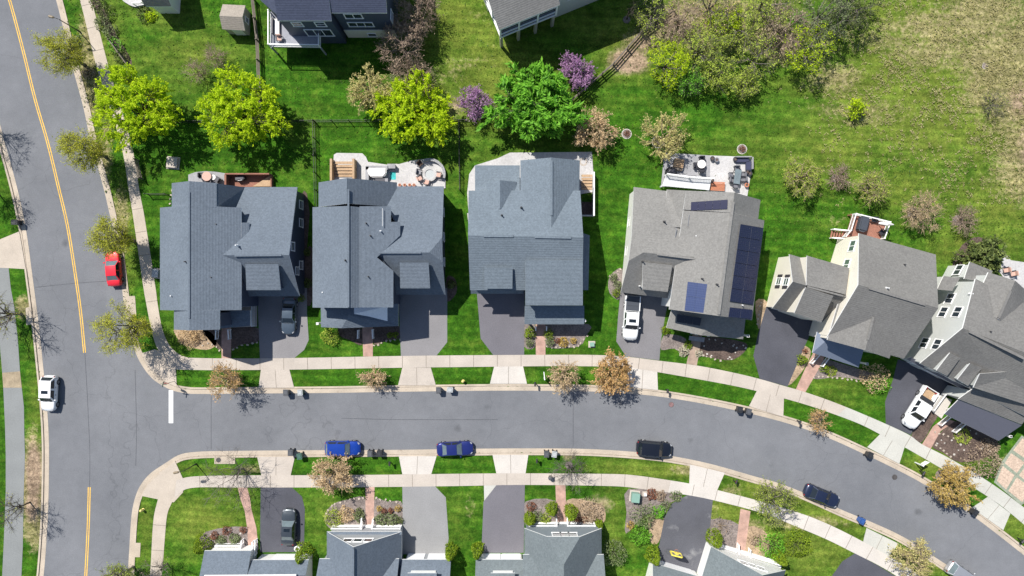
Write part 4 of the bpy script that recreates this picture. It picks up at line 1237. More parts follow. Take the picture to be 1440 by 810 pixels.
# ---- house 6, sage walls at the right edge
h = House('pale sage walled house at the right edge with two small front dormers', (1350, 470), 'roof_dim', 'side_sage')
w6 = h.gable((1372,392,7.6),(1480,446,7.6),(1455,592,5.0),(1293.7,511,5.0),(1353,461,9.6),(1470,518,9.6), inset=0.25)
h.gable((1390,383,7.3),(1368,432,7.5),(1425,470,7.5),(1447,412,7.3),(1424,402,9.0),(1401,454,9.0), inset=.25)
h.slab([(1364,368,4.6),(1396,381,4.6),(1389,397,5.2),(1356,392,5.2)])
h.slab([(1378,525.5,7.7),(1452,520,7.9),(1452,572,6.4),(1369,545,6.6)])
h.slab([(1369,546,5.3),(1452,576,5.3),(1437,597,4.0),(1348,561,4.2)])
h.finish()
h.dormer([(1336,496,7.5),(1350.5,503.5,7.5),(1332,528.5,6.0),(1317,521,6.0)], inset=.12)
h.dormer([(1364,511,7.6),(1381,517.5,7.6),(1361.5,542.5,6.1),(1346.5,533.5,6.1)], inset=.12)
# bay bump-out on the west wall
h.dormer([(1327,388,5.6),(1350,391,6.0),(1339,409,6.0),(1318,407,5.6)], inset=.1, roof='roof_dim', name='bay')
h.porch([[(1328,582,3.0),(1348,562,3.9),(1437,598,3.9),(1404.5,620,3.0)]], [(1333,584,2.8),(1352,594,2.8),(1400,616,2.8)], 'metal_slate')
h.railing([(1331,582,.4),(1318,596,0)]); h.railing([(1349,593,.5),(1338,606,0)])
h.porch([[(1274,505,3.0),(1281,502,3.5),(1361,544,3.5),(1357,549,3.0)]], (), 'metal_slate', name='pent_roof')
for u, z in ((.79,4.2),(.62,4.2),(.63,6.8),(.23,3.5),(.23,6.0)): h.window(w6['D'], w6['A'], u, z, 1.25, 1.3, -1, 2, 1)
h.window(G(1333,372), G(1322,392), .45, 2.9, 1.3, 1.2, 1, 2, 1, proud=.12)
h.ridge((1363,466,9.6),(1440,504,9.6), .3); h.ridge((1421,409,9.0),(1404,447,9.0), .3)
for x, y, z, wt in ((1365,413,7.8,1),(1391,466,9.2,0),(1430,456,8.2,0)): h.vent(x, y, z, wt)
h.garage(w6['D'], w6['C'], .06, .32, 2.2, 1)
m = MB(); m.prism([G(1310,551),G(1337,562),G(1322,588),G(1306,576)], 0.0, 0.3); h.part('side_step', m, [M['concrete_pale']])
h.railing([(1322,553,.3),(1306,575,.3)], .9)

# ---- south row
# S1
h = House('low slate blue roof at bottom left with a white garage door', (350, 800), 'roof_blue', 'side_white')
w = h.gable((353.5,787.5,2.9),(434,787.5,2.9),(434,838,2.9),(353.5,838,2.9),(353.5,809,4.2),(434,809,4.2))
w_ = h.gable((287.5,774.5,2.9),(353,774.5,2.9),(353,850,2.9),(287.5,850,2.9),(287.5,810,4.3),(353,810,4.3))
h.gable((292,838,4.5),(425,838,4.5),(425,920,4.5),(292,920,4.5),(292,880,7.5),(425,880,7.5))
h.finish()
h.garage(w['A'], w['B'], .28, .90, 2.3, -1)
h.railing([(308,763,.2),(344,763,.2)]); h.railing([(344,765,.4),(343.5,757,0)]); h.railing([(363,776,.4),(362.5,757,0)]); h.railing([(359,776,.4),(358.5,759,0)])
m = MB(); m.bar(G(288,809,4.35)+Vector((0,0,.1)), G(417,808,4.35)+Vector((0,0,.1)), .14); h.part('gutter', m, [M['trim']])
# S2
h = House('steep blue-grey gabled house above the bottom edge, pale driveway to its right', (510, 800), 'roof_blue', 'side_grey')
w = h.gable((459.6,748,2.9),(459.6,900,2.9),(564.6,900,2.9),(564.6,748,2.9),(497,769,8.0),(497,900,8.0), inset=.25)
wq = h.gable((564.8,787,2.9),(634,787,2.9),(634,900,2.9),(564.8,900,2.9),(564.8,848,6.4),(634,848,6.4))
h.gable((449,786,3.6),(561,786,3.6),(561,900,3.6),(449,900,3.6),(449,840,6.5),(561,840,6.5))
h.finish()
h.garage(wq['A'], wq['B'], .02, .42, 2.25, -1); h.garage(wq['A'], wq['B'], .50, .95, 2.25, -1)
for u in (.36,.50,.64): h.window(w['A'], w['D'], u - .03, 5.15, .95, 1.0, -1, 1, 1)
h.porch([[(459.7,747.7,3.0),(564.5,747.7,3.0),(564.5,752,3.15),(459.7,752,3.15)]], (), name='pent_roof')
h.railing([(470,738,.5),(512,738,.5)]); h.railing([(527,738,.5),(565,738,.5)]); h.railing([(510.5,738,.5),(510.5,726,0)]); h.railing([(526,738,.5),(526,728,0)])
m = MB(); m.prism([G(468,737),G(566,737),G(566,748),G(468,748)], 0, .5); h.part('porch_floor', m, [M['side_white']])
m = MB(); m.bar(G(497,771,8)+Vector((0,0,.04)), G(497,860,8)+Vector((0,0,.04)), .22); h.part('ridge_vent', m, [h.roofmat])
d = h.dormer([(573,806,5.2),(614,806,5.2),(614,830,5.9),(573,830,5.9)], side='side_white')
# S3
h = House('green-grey hipped house at the bottom between two round yellow-green conifers', (790, 800), 'roof_green', 'side_white')
gw = MB()
w = h.gable((737.5,743,2.9),(737.5,900,2.9),(846,900,2.9),(846,743,2.9),(793,766,7.9),(793,900,7.9), ends='cg', clip=(2.6,0.42), inset=.25, wall=gw)
h.part('gable_wall', gw, [M['side_bluegrey']])
wq = h.gable((669,787,2.9),(737.3,787,2.9),(737.3,900,2.9),(669,900,2.9),(669,848,6.4),(737.3,848,6.4))
h.gable((735,780,3.6),(849,780,3.6),(849,900,3.6),(735,900,3.6),(735,838,6.4),(849,838,6.4))
h.finish()
h.garage(wq['A'], wq['B'], .06, .50, 2.25, -1); h.garage(wq['A'], wq['B'], .54, .97, 2.25, -1)
for u in (.40,.51,.62): h.window(w['A'], w['D'], u, 4.4, .95, 1.1, -1, 1, 2)
h.railing([(744,734,.5),(780,734,.5)]); h.railing([(798,734,.5),(835,734,.5)]); h.railing([(782,734,.5),(782,726,0)]); h.railing([(797,734,.5),(797,724,0)])
m = MB(); m.prism([G(742,733),G(838,733),G(838,742),G(742,742)], 0, .5); h.part('porch_floor', m, [M['side_white']])
h.dormer([(690,806,5.2),(724,806,5.2),(724,830,5.9),(690,830,5.9)], side='side_white')
# S4
h = House('turned green-grey house at the bottom behind the basketball hoop', (1040, 812), 'roof_green', 'side_white')
w = h.gable((1000,769,2.9),(960,900,2.9),(1065,935,2.9),(1105,802,2.9),(1073,808,8.0),(1030,930,8.0), inset=.25)
wq = h.gable((918,792,2.9),(990,813,2.9),(970,900,2.9),(895,880,2.9),(907,835,6.4),(978,858,6.4))
h.finish()
h.garage(wq['A'], wq['B'], .05, .9, 2.25, -1)
for u in (.38,.5,.62): h.window(w['A'], w['D'], u, 4.6, .95, 1.1, -1, 1, 2)
h.railing([(1008,763,.5),(1030,770,.5)]); h.railing([(1049,776,.5),(1092,789,.5)]); h.railing([(1034,776,.5),(1036,763,0)]); h.railing([(1050,781,.5),(1052,770,0)])
m = MB(); m.prism([G(1000,760),G(1098,789),G(1096,797),G(998,768)], 0, .5); h.part('porch_floor', m, [M['side_white']])

# ---- houses along the top edge
h = House('dark navy house at the top with a grey deck and white windows', (460, 10), 'roof_dark', 'side_navy')
w = h.gable((390,29,8.0),(466,29,8.0),(466,-160,8.0),(390,-160,8.0),(390,-60,11),(466,-60,11), inset=.1)
w1 = h.gable((466,18,8.2),(544,18,8.2),(548,-160,8.2),(466,-160,8.2),(466,-55,11),(546,-55,11), inset=.1)
h.gable((366,0,7.0),(391,22,7.0),(420,-60,7.0),(366,-60,7.0),(366,-40,9),(420,-40,9), inset=.1)
h.finish()
m = MB(); a, b = G(463.5,52,0), G(535.5,52,0); a = w1['A']; b = w1['B']
m.box(((a.x+b.x)/2, a.y-.06, 1.3), ((b.x-a.x), .1, 2.6)); h.part('lower_wall', m, [M['side_cream']])
h.window(w1['A'], w1['B'], .52, 1.2, 1.0, .8, 1, 1, 1, proud=.14); h.window(w1['A'], w1['B'], .40, 4.4, 3.0, 1.2, 1, 3, 1); h.window(w1['A'], w1['B'], .35, 7.0, 2.0, 1.2, 1, 2, 1)
h.window(w['A'], w['B'], .60, 3.9, 3.2, 2.0, 1, 3, 1); h.window(w['A'], w['B'], .3, 6.7, 1.1, 1.2, 1, 1, 2); h.window(w['A'], w['B'], .75, 6.7, 1.1, 1.2, 1, 1, 2)
h.window(w1['B'], w1['C'], .06, 4.6, 1.2, 1.3, 1, 1, 2)
h.deck([(391,28),(391,76),(459,77),(459,30)], 2.7, 'deck_grey')
h.railing([(391,30,2.7),(391,76,2.7),(459,77,2.7),(459,45,2.7)], 1.0)

h = House('house with a raised white sunroom at the top centre, windows on two sides', (740, 10), 'roof_grey', 'side_sage')
A = G(704.6,66.8)
e = math.radians(22.3)
ex = Vector((math.cos(e), math.sin(e), 0)); ey = Vector((-math.sin(e), math.cos(e), 0))
Lx = 7.6
def at(u, v, z): return A + ex * u + ey * v + Vector((0, 0, z))
# raised sunroom on posts
m = MB(); m.prism([at(0,0,0),at(Lx,0,0),at(Lx,5,0),at(0,5,0)], 3.3, 3.6); h.part('deck', m, [M['trim']])
for u in (0.1, 2.5, 4.9, 7.3):
    m = MB(); p = at(u, .1, 0); m.box((p.x, p.y, 1.65), (.35, .35, 3.3), e); h.part('post', m, [M['side_tan']])
fr = MB(); gl = MB()
for (p0, d, n, L) in ((at(0,0,0), ex, 3, Lx), (at(0,0,0), ey, 2, 5.0)):
    for k in range(n + 1): q = p0 + d * (L * k / n); fr.bar(q + Vector((0,0,3.6)), q + Vector((0,0,7.2)), .22)
    for z in (3.7, 4.6, 6.2, 6.5, 7.1): fr.bar(p0 + Vector((0,0,z)), p0 + d * L + Vector((0,0,z)), .16)
    nn = Vector((d.y, -d.x, 0)); 
    inn = (ey if d is ex else ex) * 0.12
    gl.poly([p0 + inn + Vector((0,0,3.6)), p0 + d*L + inn + Vector((0,0,3.6)), p0 + d*L + inn + Vector((0,0,7.1)), p0 + inn + Vector((0,0,7.1))])
o = h.part('sunroom_frame', fr, [M['trim']]); gl.build('pane', [M['pane']], o, origin=h.root.location)
rp = [at(-.3,-.3,7.2), at(Lx+.2,-.3,7.2), at(Lx+.2,3.0,9.0), at(-.3,3.0,9.0)]
h.roof.shell([rp, [at(-.3,3.0,9.0), at(Lx+.2,3.0,9.0), at(Lx+.2,14,7.6), at(-.3,14,7.6)]], .2, 0, 1)
h.roof.shell([[at(Lx+.2,.5,7.8), at(20,.5,7.8), at(20,7,10.5), at(Lx+.2,7,10.5)], [at(Lx+.2,7,10.5), at(20,7,10.5), at(20,14,7.8), at(Lx+.2,14,7.8)]], .2, 0, 1)
h.wall.poly([at(Lx,.9,0), at(19.7,.9,0), at(19.7,.9,7.75), at(Lx,.9,7.75)]); h.wall.poly([at(19.7,.9,0), at(19.7,13.6,0), at(19.7,13.6,7.75), at(19.7,7,10.3), at(19.7,.9,7.75)])
h.wall.poly([at(.2,5,0), at(Lx,5,0), at(Lx,5,7.6), at(.2,5,7.6)]); h.wall.poly([at(Lx,.9,0), at(Lx,13.6,0), at(Lx,13.6,7.6), at(Lx,.9,7.6)]); h.wall.poly([at(.2,5,0), at(.2,13.6,0), at(.2,13.6,7.6), at(.2,5,7.6)])
h.finish()
h.window(at(Lx,.9,0), at(19.7,.9,0), .22, 5.0, 1.2, 1.4, 1, 2, 2); h.window(at(Lx,.9,0), at(19.7,.9,0), .6, 5.0, 1.2, 1.4, 1, 1, 2)

h = House('pale house corner with a rounded stone terrace at the top left edge', (210, -10), 'roof_tan', 'side_white')
h.gable((186,-60,3.2),(243,-60,3.2),(241,9,3.2),(205,9,3.2),(200,-25,6),(243,-25,6))
h.finish()
m = MB(); m.prism([G(*p) for p in catmull([(172,-30),(173,-2),(180,6),(192,11),(205,8),(215,2),(215,-30)], 3)], 0, .35); h.part('terrace', m, [M['patio']])
h.railing([(194,10,.3),(206,8,.3)]);

h = House('small tan garden shed with a gabled roof', (330, 25), 'roof_tan', 'side_tan', name='garden_shed', cat='shed')
w = h.gable((313,6,2.1),(345,7.5,2.1),(344.5,43,2.1),(312.5,41,2.1),(311,22,3.0),(347.5,24,3.0), inset=.12, th=.1)
h.finish()
h.window(w['B'], w['C'], .5, 1.3, .6, .8, -1, 1, 2)
m = MB(); p = w['D'].lerp(w['C'], .6); m.box((p.x, p.y - .03, .95), (1.3, .06, 1.8)); h.part('door', m, [M['side_white']])
# ---------------------------------------------------------------- vegetation
def leaves_mesh(name, C, size, tint, mat, parent=None, elong=1.5, flat_=0.5, r=None, loc=None, svar=0.55, dirs=None):
    """N leaf-shaped quads at C (N,3), relative to the thing's base"""
    r = r or rng
    n = len(C)
    nrm = r.normal(size=(n, 3)); nrm[:, 2] = np.abs(nrm[:, 2]) + flat_
    nrm /= np.linalg.norm(nrm, axis=1)[:, None]
    a = r.normal(size=(n, 3)) if dirs is None else dirs + r.normal(size=(n, 3)) * 0.25
    u = a - (a * nrm).sum(1)[:, None] * nrm
    u /= np.linalg.norm(u, axis=1)[:, None] + 1e-9
    v = np.cross(nrm, u)
    sz = size * (1 + svar * r.uniform(-1, 1, n))[:, None]
    u = u * sz * elong * 0.5; v = v * sz * 0.5
    V = np.stack([C - u, C - v * 0.9 + u * .1, C + u, C + v * 0.9 + u * .1], 1).reshape(-1, 3)
    F = np.arange(n * 4, dtype=np.int32)
    me = bpy.data.meshes.new(name)
    me.vertices.add(n * 4); me.vertices.foreach_set('co', V.astype(np.float32).ravel())
    me.loops.add(n * 4); me.loops.foreach_set('vertex_index', F)
    me.polygons.add(n); me.polygons.foreach_set('loop_start', np.arange(0, n * 4, 4, dtype=np.int32))
    me.update(calc_edges=True)
    at = me.attributes.new('tint', 'FLOAT', 'FACE'); at.data.foreach_set('value', np.clip(tint, 0, 1).astype(np.float32))
    me.materials.append(M[mat])
    o = bpy.data.objects.new(name, me); COL.objects.link(o)
    if parent is not None: o.parent = parent
    elif loc is not None: o.location = loc
    return o

def twigs_mesh(name, P, Q, r0, mat, parent, n=3, extra=None):
    """tapered thin prisms P->Q (N,3); extra = MB with heavier wood"""
    N_ = len(P)
    d = Q - P; L = np.linalg.norm(d, axis=1)[:, None] + 1e-9; d = d / L
    up = np.where(np.abs(d[:, 2:3]) > 0.9, np.array([[1., 0, 0]]), np.array([[0, 0, 1.]]))
    x = np.cross(d, up); x /= np.linalg.norm(x, axis=1)[:, None]; y = np.cross(d, x)
    V = []
    for k in range(n):
        a = 2 * math.pi * k / n
        V.append(P + (x * math.cos(a) + y * math.sin(a)) * r0[:, None])
    for k in range(n):
        a = 2 * math.pi * k / n
        V.append(Q + (x * math.cos(a) + y * math.sin(a)) * r0[:, None] * 0.45)
    V = np.stack(V, 1).reshape(-1, 3)
    base = np.arange(N_)[:, None, None] * (2 * n)
    quads = np.array([[k, (k + 1) % n, n + (k + 1) % n, n + k] for k in range(n)])[None]
    F = (base + quads).reshape(-1)
    nf = N_ * n
    V0 = np.array(extra.v, float).reshape(-1, 3) if extra else np.zeros((0, 3))
    off = len(V0)
    me = bpy.data.meshes.new(name)
    ef = extra.f if extra else []
    el = [i for f in ef for i in f]; es = np.cumsum([0] + [len(f) for f in ef])[:-1]
    allv = np.vstack([V0, V]); me.vertices.add(len(allv)); me.vertices.foreach_set('co', allv.astype(np.float32).ravel())
    li = np.r_[np.array(el, int), F + off].astype(np.int32)
    me.loops.add(len(li)); me.loops.foreach_set('vertex_index', li)
    st = np.r_[es.astype(int), len(el) + np.arange(nf) * 4].astype(np.int32)
    me.polygons.add(len(st)); me.polygons.foreach_set('loop_start', st)
    me.update(calc_edges=True); me.validate()
    me.materials.append(M[mat])
    o = bpy.data.objects.new(name, me); COL.objects.link(o); o.parent = parent
    return o

def tree(px, py, H, Rr, label, leaf, size=0.24, per=50, tips=90, twig=4, bark='bark', shape='round', group=None, seed=1, cat='tree', name='tree',
         spread=0.55, cb=0.28, tr=None, hang=0.0, elong=1.5, trunkname='trunk', crownname='crown', dens=1.0, asp=(1, 1), lean=(0, 0), twl=0.9, twr=0.016, outer=0.6):
    """base at plan (px,py); height H, crown radius Rr (m)"""
    r = np.random.default_rng(seed * 131 + int(px) * 7 + int(py))
    base = G(px, py) + Vector((0, 0, 0.08))
    root = empty(name, base, label, cat, group=group)
    if tr is None and (leaf is None or per < 8):
        tr = 0.014 * H + 0.02; twr = 0.011
    tr = tr or 0.028 * H + 0.03
    zc = H * (cb + 1) / 2; hz = H * (1 - cb) / 2
    # attractor tips, biased to the shell, with hollows so that the outline is uneven
    T = []
    hol = r.normal(size=(7, 3)); hol /= np.linalg.norm(hol, axis=1)[:, None]; hol[:, 2] = np.abs(hol[:, 2]) * .8
    ph = r.uniform(0, 6.28, 4)
    while len(T) < tips:
        d = r.normal(size=3); d /= np.linalg.norm(d)
        q = r.uniform(0, 1) ** (1 / 3) * (1 - 0) 
        q = max(q, r.uniform(0.3, 1))
        ang = math.atan2(d[1], d[0])
        lob = 1 + 0.13 * math.sin(3 * ang + ph[0]) + 0.10 * math.sin(5 * ang + ph[1]) + 0.07 * math.sin(8 * ang + ph[2])
        if any((d @ hh) > 0.88 and r.uniform() < (0.75 if leaf != 'l_lime' else .4) for hh in hol) and q > 0.55: continue
        if shape == 'vase':
            zz = zc + d[2] * hz
            f = 0.35 + 0.65 * min(1, (zz - H * cb) / (H * (1 - cb)) * 1.5)
        elif shape == 'cone':
            zz = zc + d[2] * hz; f = max(.12, 1 - (zz - H * cb) / (H * (1 - cb)))
            f *= 1.3
        else:
            zz = zc + d[2] * hz * q; f = 1
        T.append((d[0] * Rr * q * lob * f * asp[0] + lean[0] * zz / H, d[1] * Rr * q * lob * f * asp[1] + lean[1] * zz / H, zz))
    T = np.array(T)
    wood = MB()
    fork = np.array([lean[0] * .15, lean[1] * .15, H * max(0.16, cb * 0.85)])
    wood.tube([(0, 0, -0.1), (0, 0, 0.25), tuple(fork * .6 + r.normal(size=3) * .03), tuple(fork)], [tr * 1.5, tr, tr * .85, tr * .75], 7)
    K = 7 if Rr > 1.6 else 5
    lim = []
    for k in range(K):
        a = 2 * math.pi * (k + r.uniform(-.25, .25)) / K
        e = np.array([math.cos(a) * Rr * spread * asp[0] * r.uniform(.7, 1.1), math.sin(a) * Rr * spread * asp[1] * r.uniform(.7, 1.1), H * r.uniform(.55, .8)])
        if k == 0: e = np.array([r.normal() * .2, r.normal() * .2, H * .86])
        e[:2] += np.array(lean) * e[2] / H
        m = (fork + e) / 2 + np.array([0, 0, -0.04 * H]) + r.normal(size=3) * 0.08 * Rr
        m[:2] = fork[:2] + (m[:2] - fork[:2]) * .8
        wood.tube([tuple(fork), tuple(m), tuple(e)], [tr * .6, tr * .42, tr * .2], 5)
        lim.append((fork, m, e))
    # branches from limbs to tips
    BP, BQ, BR = [], [], []
    dirs = []
    for t in T:
        best = None
        for (a, m, e) in lim:
            for s in (0.35, .6, .85, 1.0):
                p = a * (1 - s) ** 2 + 2 * m * s * (1 - s) + e * s * s
                dd = np.linalg.norm(t - p) + (0.25 * max(0, p[2] - t[2]))
                if best is None or dd < best[0]: best = (dd, p)
        p = best[1]
        mid = (p + t) / 2 + r.normal(size=3) * 0.1 * np.linalg.norm(t - p)
        rr = tr * 0.16 + 0.008
        BP += [p, mid]; BQ += [mid, t]; BR += [rr, rr * .6]
        dirs.append((t - p) / (np.linalg.norm(t - p) + 1e-6))
        for k in range(twig):
            s = r.uniform(0.2, 1)
            o = mid * (1 - s) + t * s
            dv = (t - p) / (np.linalg.norm(t - p) + 1e-6) * .8 + r.normal(size=3) * .55; dv[2] += .15
            dv /= np.linalg.norm(dv)
            BP.append(o); BQ.append(o + dv * twl * r.uniform(.5, 1.2)); BR.append(twr)
    BP, BQ, BR = np.array(BP), np.array(BQ), np.array(BR)
    twigs_mesh(trunkname, BP, BQ, BR, bark, root, 3, wood)
    if leaf:
        n = int(per * len(T))
        # leaves follow the twigs and cluster about the tips
        tw = np.arange(len(BP))
        wgt = np.where(BR <= twr * 1.01, 1.0, 0.35); wgt /= wgt.sum()
        pick = r.choice(len(BP), n, p=wgt)
        s = r.uniform(0.15, 1.05, n)[:, None]
        C = BP[pick] * (1 - s) + BQ[pick] * s + r.normal(size=(n, 3)) * size * outer
        C[:, 2] -= np.abs(r.normal(size=n)) * hang
        clump = r.normal(0, 0.18, len(BP))
        tint = 0.5 + clump[pick] + r.normal(0, 0.17, n)
        dd = (BQ - BP)[pick]; dd /= np.linalg.norm(dd, axis=1)[:, None] + 1e-9
        leaves_mesh(crownname, C, size, tint, leaf, root, elong, 0.5, r, dirs=dd)
    return root

def shrub(px, py, Rr, H, label, leaf, n=420, size=0.13, group=None, seed=1, shape='dome', name='shrub', cat='shrub', asp=(1, 1), rz=0.0, elong=1.5, wood=None):
    r = np.random.default_rng(seed * 97 + int(px) * 3 + int(py))
    g = G(px, py) + Vector((0, 0, 0.09))
    d = r.normal(size=(n, 3)); d /= np.linalg.norm(d, axis=1)[:, None]
    d[:, 2] = np.abs(d[:, 2])
    q = np.maximum(r.uniform(0, 1, n) ** .33, r.uniform(.55, 1, n))
    ang = np.arctan2(d[:, 1], d[:, 0])
    lob = 1 + 0.10 * np.sin(3 * ang + r.uniform(0, 6)) + 0.08 * np.sin(6 * ang + r.uniform(0, 6)) + 0.08 * np.sin(7 * d[:, 2] + r.uniform(0, 6))
    z = d[:, 2] * q * H
    f = np.ones(n)
    if shape == 'cone': 
        z = r.uniform(0, 1, n) ** 1.3 * H; f = np.sqrt(np.clip(1 - z / H, 0.02, 1)); d[:, 2] = 0; d /= np.linalg.norm(d, axis=1)[:, None] + 1e-9; 
        ang = np.arctan2(d[:, 1], d[:, 0]); q = r.uniform(.72, 1, n)
    X = d[:, 0] * q * Rr * lob * f * asp[0]; Y = d[:, 1] * q * Rr * lob * f * asp[1]
    c, s = math.cos(rz), math.sin(rz)
    C = np.c_[X * c - Y * s, X * s + Y * c, z + 0.03]
    cl = np.sin(C[:, 0] * 3.1 / Rr + r.uniform(0, 6)) * np.sin(C[:, 1] * 3.1 / Rr + r.uniform(0, 6)) * .15
    tint = .5 + cl + r.normal(0, .2, n)
    root = empty(name, g, label, cat, group=group)
    leaves_mesh('foliage', C, size, tint, leaf, root, elong, .5, r)
    # a core of stems
    k = 26
    dd = r.normal(size=(k, 3)); dd /= np.linalg.norm(dd, axis=1)[:, None]; dd[:, 2] = np.abs(dd[:, 2]) + .2
    Q = dd * np.array([Rr * asp[0] * .8, Rr * asp[1] * .8, H * .75]); 
    Q = np.c_[Q[:, 0] * c - Q[:, 1] * s, Q[:, 0] * s + Q[:, 1] * c, Q[:, 2]]
    if shape == 'cone': Q = Q * np.array([.4, .4, 1.0])
    twigs_mesh('stem', np.zeros((k, 3)) + np.array([0, 0, -.05]), Q, np.full(k, .02), wood or 'bark', root)
    return root

# big lime-green trees behind the first two houses
tree(212, 166, 7.0, 5.6, 'bright lime green tree spreading over the pavement at the top left', 'l_lime', .11, 175, 283, 6, group='lime green trees', seed=1, asp=(1.02, .9), twl=.8)
tree(356, 167, 7.0, 5.5, 'bright lime green tree behind the corner house, left of the fence line', 'l_lime', .11, 175, 270, 6, group='lime green trees', seed=2, asp=(1, .95), twl=.8)
tree(590, 165, 6.0, 5.1, 'bright lime green tree behind the house with the fire pit', 'l_lime', .11, 175, 256, 6, group='lime green trees', seed=3, asp=(1.05, .88), twl=.8)
tree(747, 158, 6.5, 5.8, 'rich green tree with long drooping leaves behind the centre house', 'l_green', .22, 70, 210, 5, seed=4, asp=(1.05, .82), elong=3.0, hang=.3, twl=.8)
tree(669, 152, 3.6, 2.1, 'purple blossoming tree, left of the rich green tree', 'l_purple', .10, 55, 80, 6, 'bark_grey', seed=5, group='purple blossoming trees')
tree(810, 108, 3.6, 2.1, 'purple blossoming tree, right of the rich green tree', 'l_purple', .10, 75, 85, 6, 'bark_grey', seed=6, group='purple blossoming trees')
tree(835, 188, 4.2, 2.7, 'pinkish tan budding tree behind the centre house, right of the green tree', 'l_tan', .11, 60, 100, 6, 'twig_tan', seed=7)
tree(927, 199, 4.5, 2.9, 'pale yellow budding tree at the corner of the solar house patio', 'l_blond', .11, 50, 100, 6, 'twig_tan', seed=8)
tree(528, 136, 5.0, 2.8, 'blond budding tree tucked behind the lime tree beside the navy house yard', 'l_blond', .11, 75, 100, 7, 'twig_tan', seed=9)
tree(572, 76, 5.5, 3.2, 'leafless brown tree beside the navy house, between two others', 'l_brown', .10, 12, 150, 9, 'twig_brown', seed=10, group='leafless brown trees by the navy house')
tree(594, 32, 5.5, 3.1, 'leafless brown tree at the very top beside the navy house', 'l_brown', .10, 12, 140, 9, 'twig_brown', seed=11, group='leafless brown trees by the navy house')
tree(582, 118, 4.5, 2.7, 'leafless brown tree partly under the lime tree', 'l_brown', .10, 10, 110, 8, 'twig_brown', seed=12, group='leafless brown trees by the navy house')
tree(312, 88, 3.0, 1.3, 'small leafless purple grey tree below the garden shed', 'l_brown', .08, 5, 60, 6, 'twig_brown', seed=13, group='small bare trees by the shed')
tree(284, 106, 2.8, 1.5, 'small leafless purple grey tree left of the shed, above the lime trees', 'l_brown', .08, 5, 60, 6, 'twig_brown', seed=14, group='small bare trees by the shed')

# street trees in olive bud, leaning light crowns over the main road
st = 'young olive budded trees along the main road'
for i, (x, y, lab) in enumerate(((120, 92, 'olive budded street tree nearest the top of the main road'), (150, 221, 'olive budded street tree just below the lime tree by the main road'),
                               (189, 339, 'olive budded street tree above the red car'), (208, 459, 'olive budded street tree at the corner below the red car'))):
    tree(x, y, 7.0 if i != 3 else 8.0, (2.9, 2.7, 2.6, 3.4)[i], lab, 'l_olive', .085, 75, 150, 8, 'bark_grey', 'vase', st, 20 + i, cb=.30, spread=.5, twl=1.0, twr=.013, outer=1.6)
tree(30, 441, 6.5, 3.5, 'thin budding tree by the trail, left of the road across from the corner house', 'l_olive', .09, 9, 90, 6, 'bark_grey', 'vase', seed=25, cb=.3, twl=1.1, twr=.015)
tree(1, 275, 5.5, 2.3, 'thin bare tree at the left edge above the concrete ramp', 'l_olive', .09, 5, 90, 8, 'bark_grey', 'vase', seed=26, cb=.3)
tree(-4, 182, 6.0, 2.8, 'thin bare tree at the left edge shading the kerb near the top', 'l_olive', .09, 5, 90, 8, 'bark_grey', 'vase', seed=27, cb=.3)
tree(43, 706, 6.0, 2.6, 'bare tree on the brown verge at bottom left by the trail', 'l_olive', .09, 3, 80, 8, 'bark', 'vase', seed=28, cb=.32)
tree(188, 797, 6.0, 2.4, 'olive budded tree at the bottom edge on the corner verge', 'l_yolive', .09, 30, 100, 8, 'bark_grey', 'vase', seed=29, cb=.3, outer=1.5)
tree(236, 792, 5.0, 2.4, 'bare tree at the bottom edge by the left side pavement', 'l_brown', .08, 2, 70, 7, 'bark_grey', 'vase', seed=30, cb=.3)

# street trees along the side street
sg = 'budding street trees along the curved street'
tree(331, 530, 5.0, 2.3, 'orange tan budding street tree in front of the corner house', 'l_peach', .10, 26, 90, 7, 'twig_tan', 'vase', sg, 31, cb=.25, outer=1.2)
tree(530, 529, 3.0, 1.35, 'small tan budding street tree in the verge before the fire pit house', 'l_tan', .10, 30, 60, 6, 'twig_tan', 'round', sg, 32, cb=.25)
tree(790, 525, 4.2, 1.85, 'tan budding street tree beside the white post sign', 'l_tan', .10, 26, 80, 7, 'twig_tan', 'round', sg, 33, cb=.25)
tree(856, 522, 4.6, 2.45, 'dense orange and olive street tree beside the solar house apron', 'l_peach', .12, 60, 100, 7, 'twig_tan', 'round', sg, 34, cb=.22)
tree(1145, 589, 2.8, 1.35, 'small tan budding tree in the verge before the cream house', 'l_peach', .09, 22, 50, 6, 'twig_tan', 'round', sg, 35, cb=.2)
tree(1326, 675, 4.2, 2.8, 'golden brown budding street tree at the right before the sage house', 'l_gold', .12, 60, 110, 7, 'twig_tan', 'round', sg, 36, cb=.2)
tree(342, 658, 5.5, 4.4, 'wide bare street tree with grey branches below the street at left', None, .1, 0, 90, 6, 'bark_grey', 'vase', sg, 37, cb=.22, spread=.6, twl=1.2)
tree(474, 660, 4.4, 2.5, 'tan budding street tree below the bright blue car', 'l_tan', .12, 46, 100, 7, 'twig_tan', 'round', sg, 38, cb=.2)
tree(800, 654, 4.2, 2.6, 'bare grey street tree below the street near the two bins', None, .1, 0, 80, 8, 'bark_grey', 'vase', sg, 39, cb=.25)
tree(1075, 697, 4.6, 2.8, 'olive green street tree left of the dark navy parked sedan', 'l_yolive', .09, 30, 110, 7, 'bark_grey', 'round', sg, 40, cb=.2)
tree(1268, 777, 4.4, 2.7, 'tan budding street tree at the bottom right by the silver car', 'l_blond', .11, 34, 100, 7, 'twig_tan', 'round', sg, 41, cb=.2)

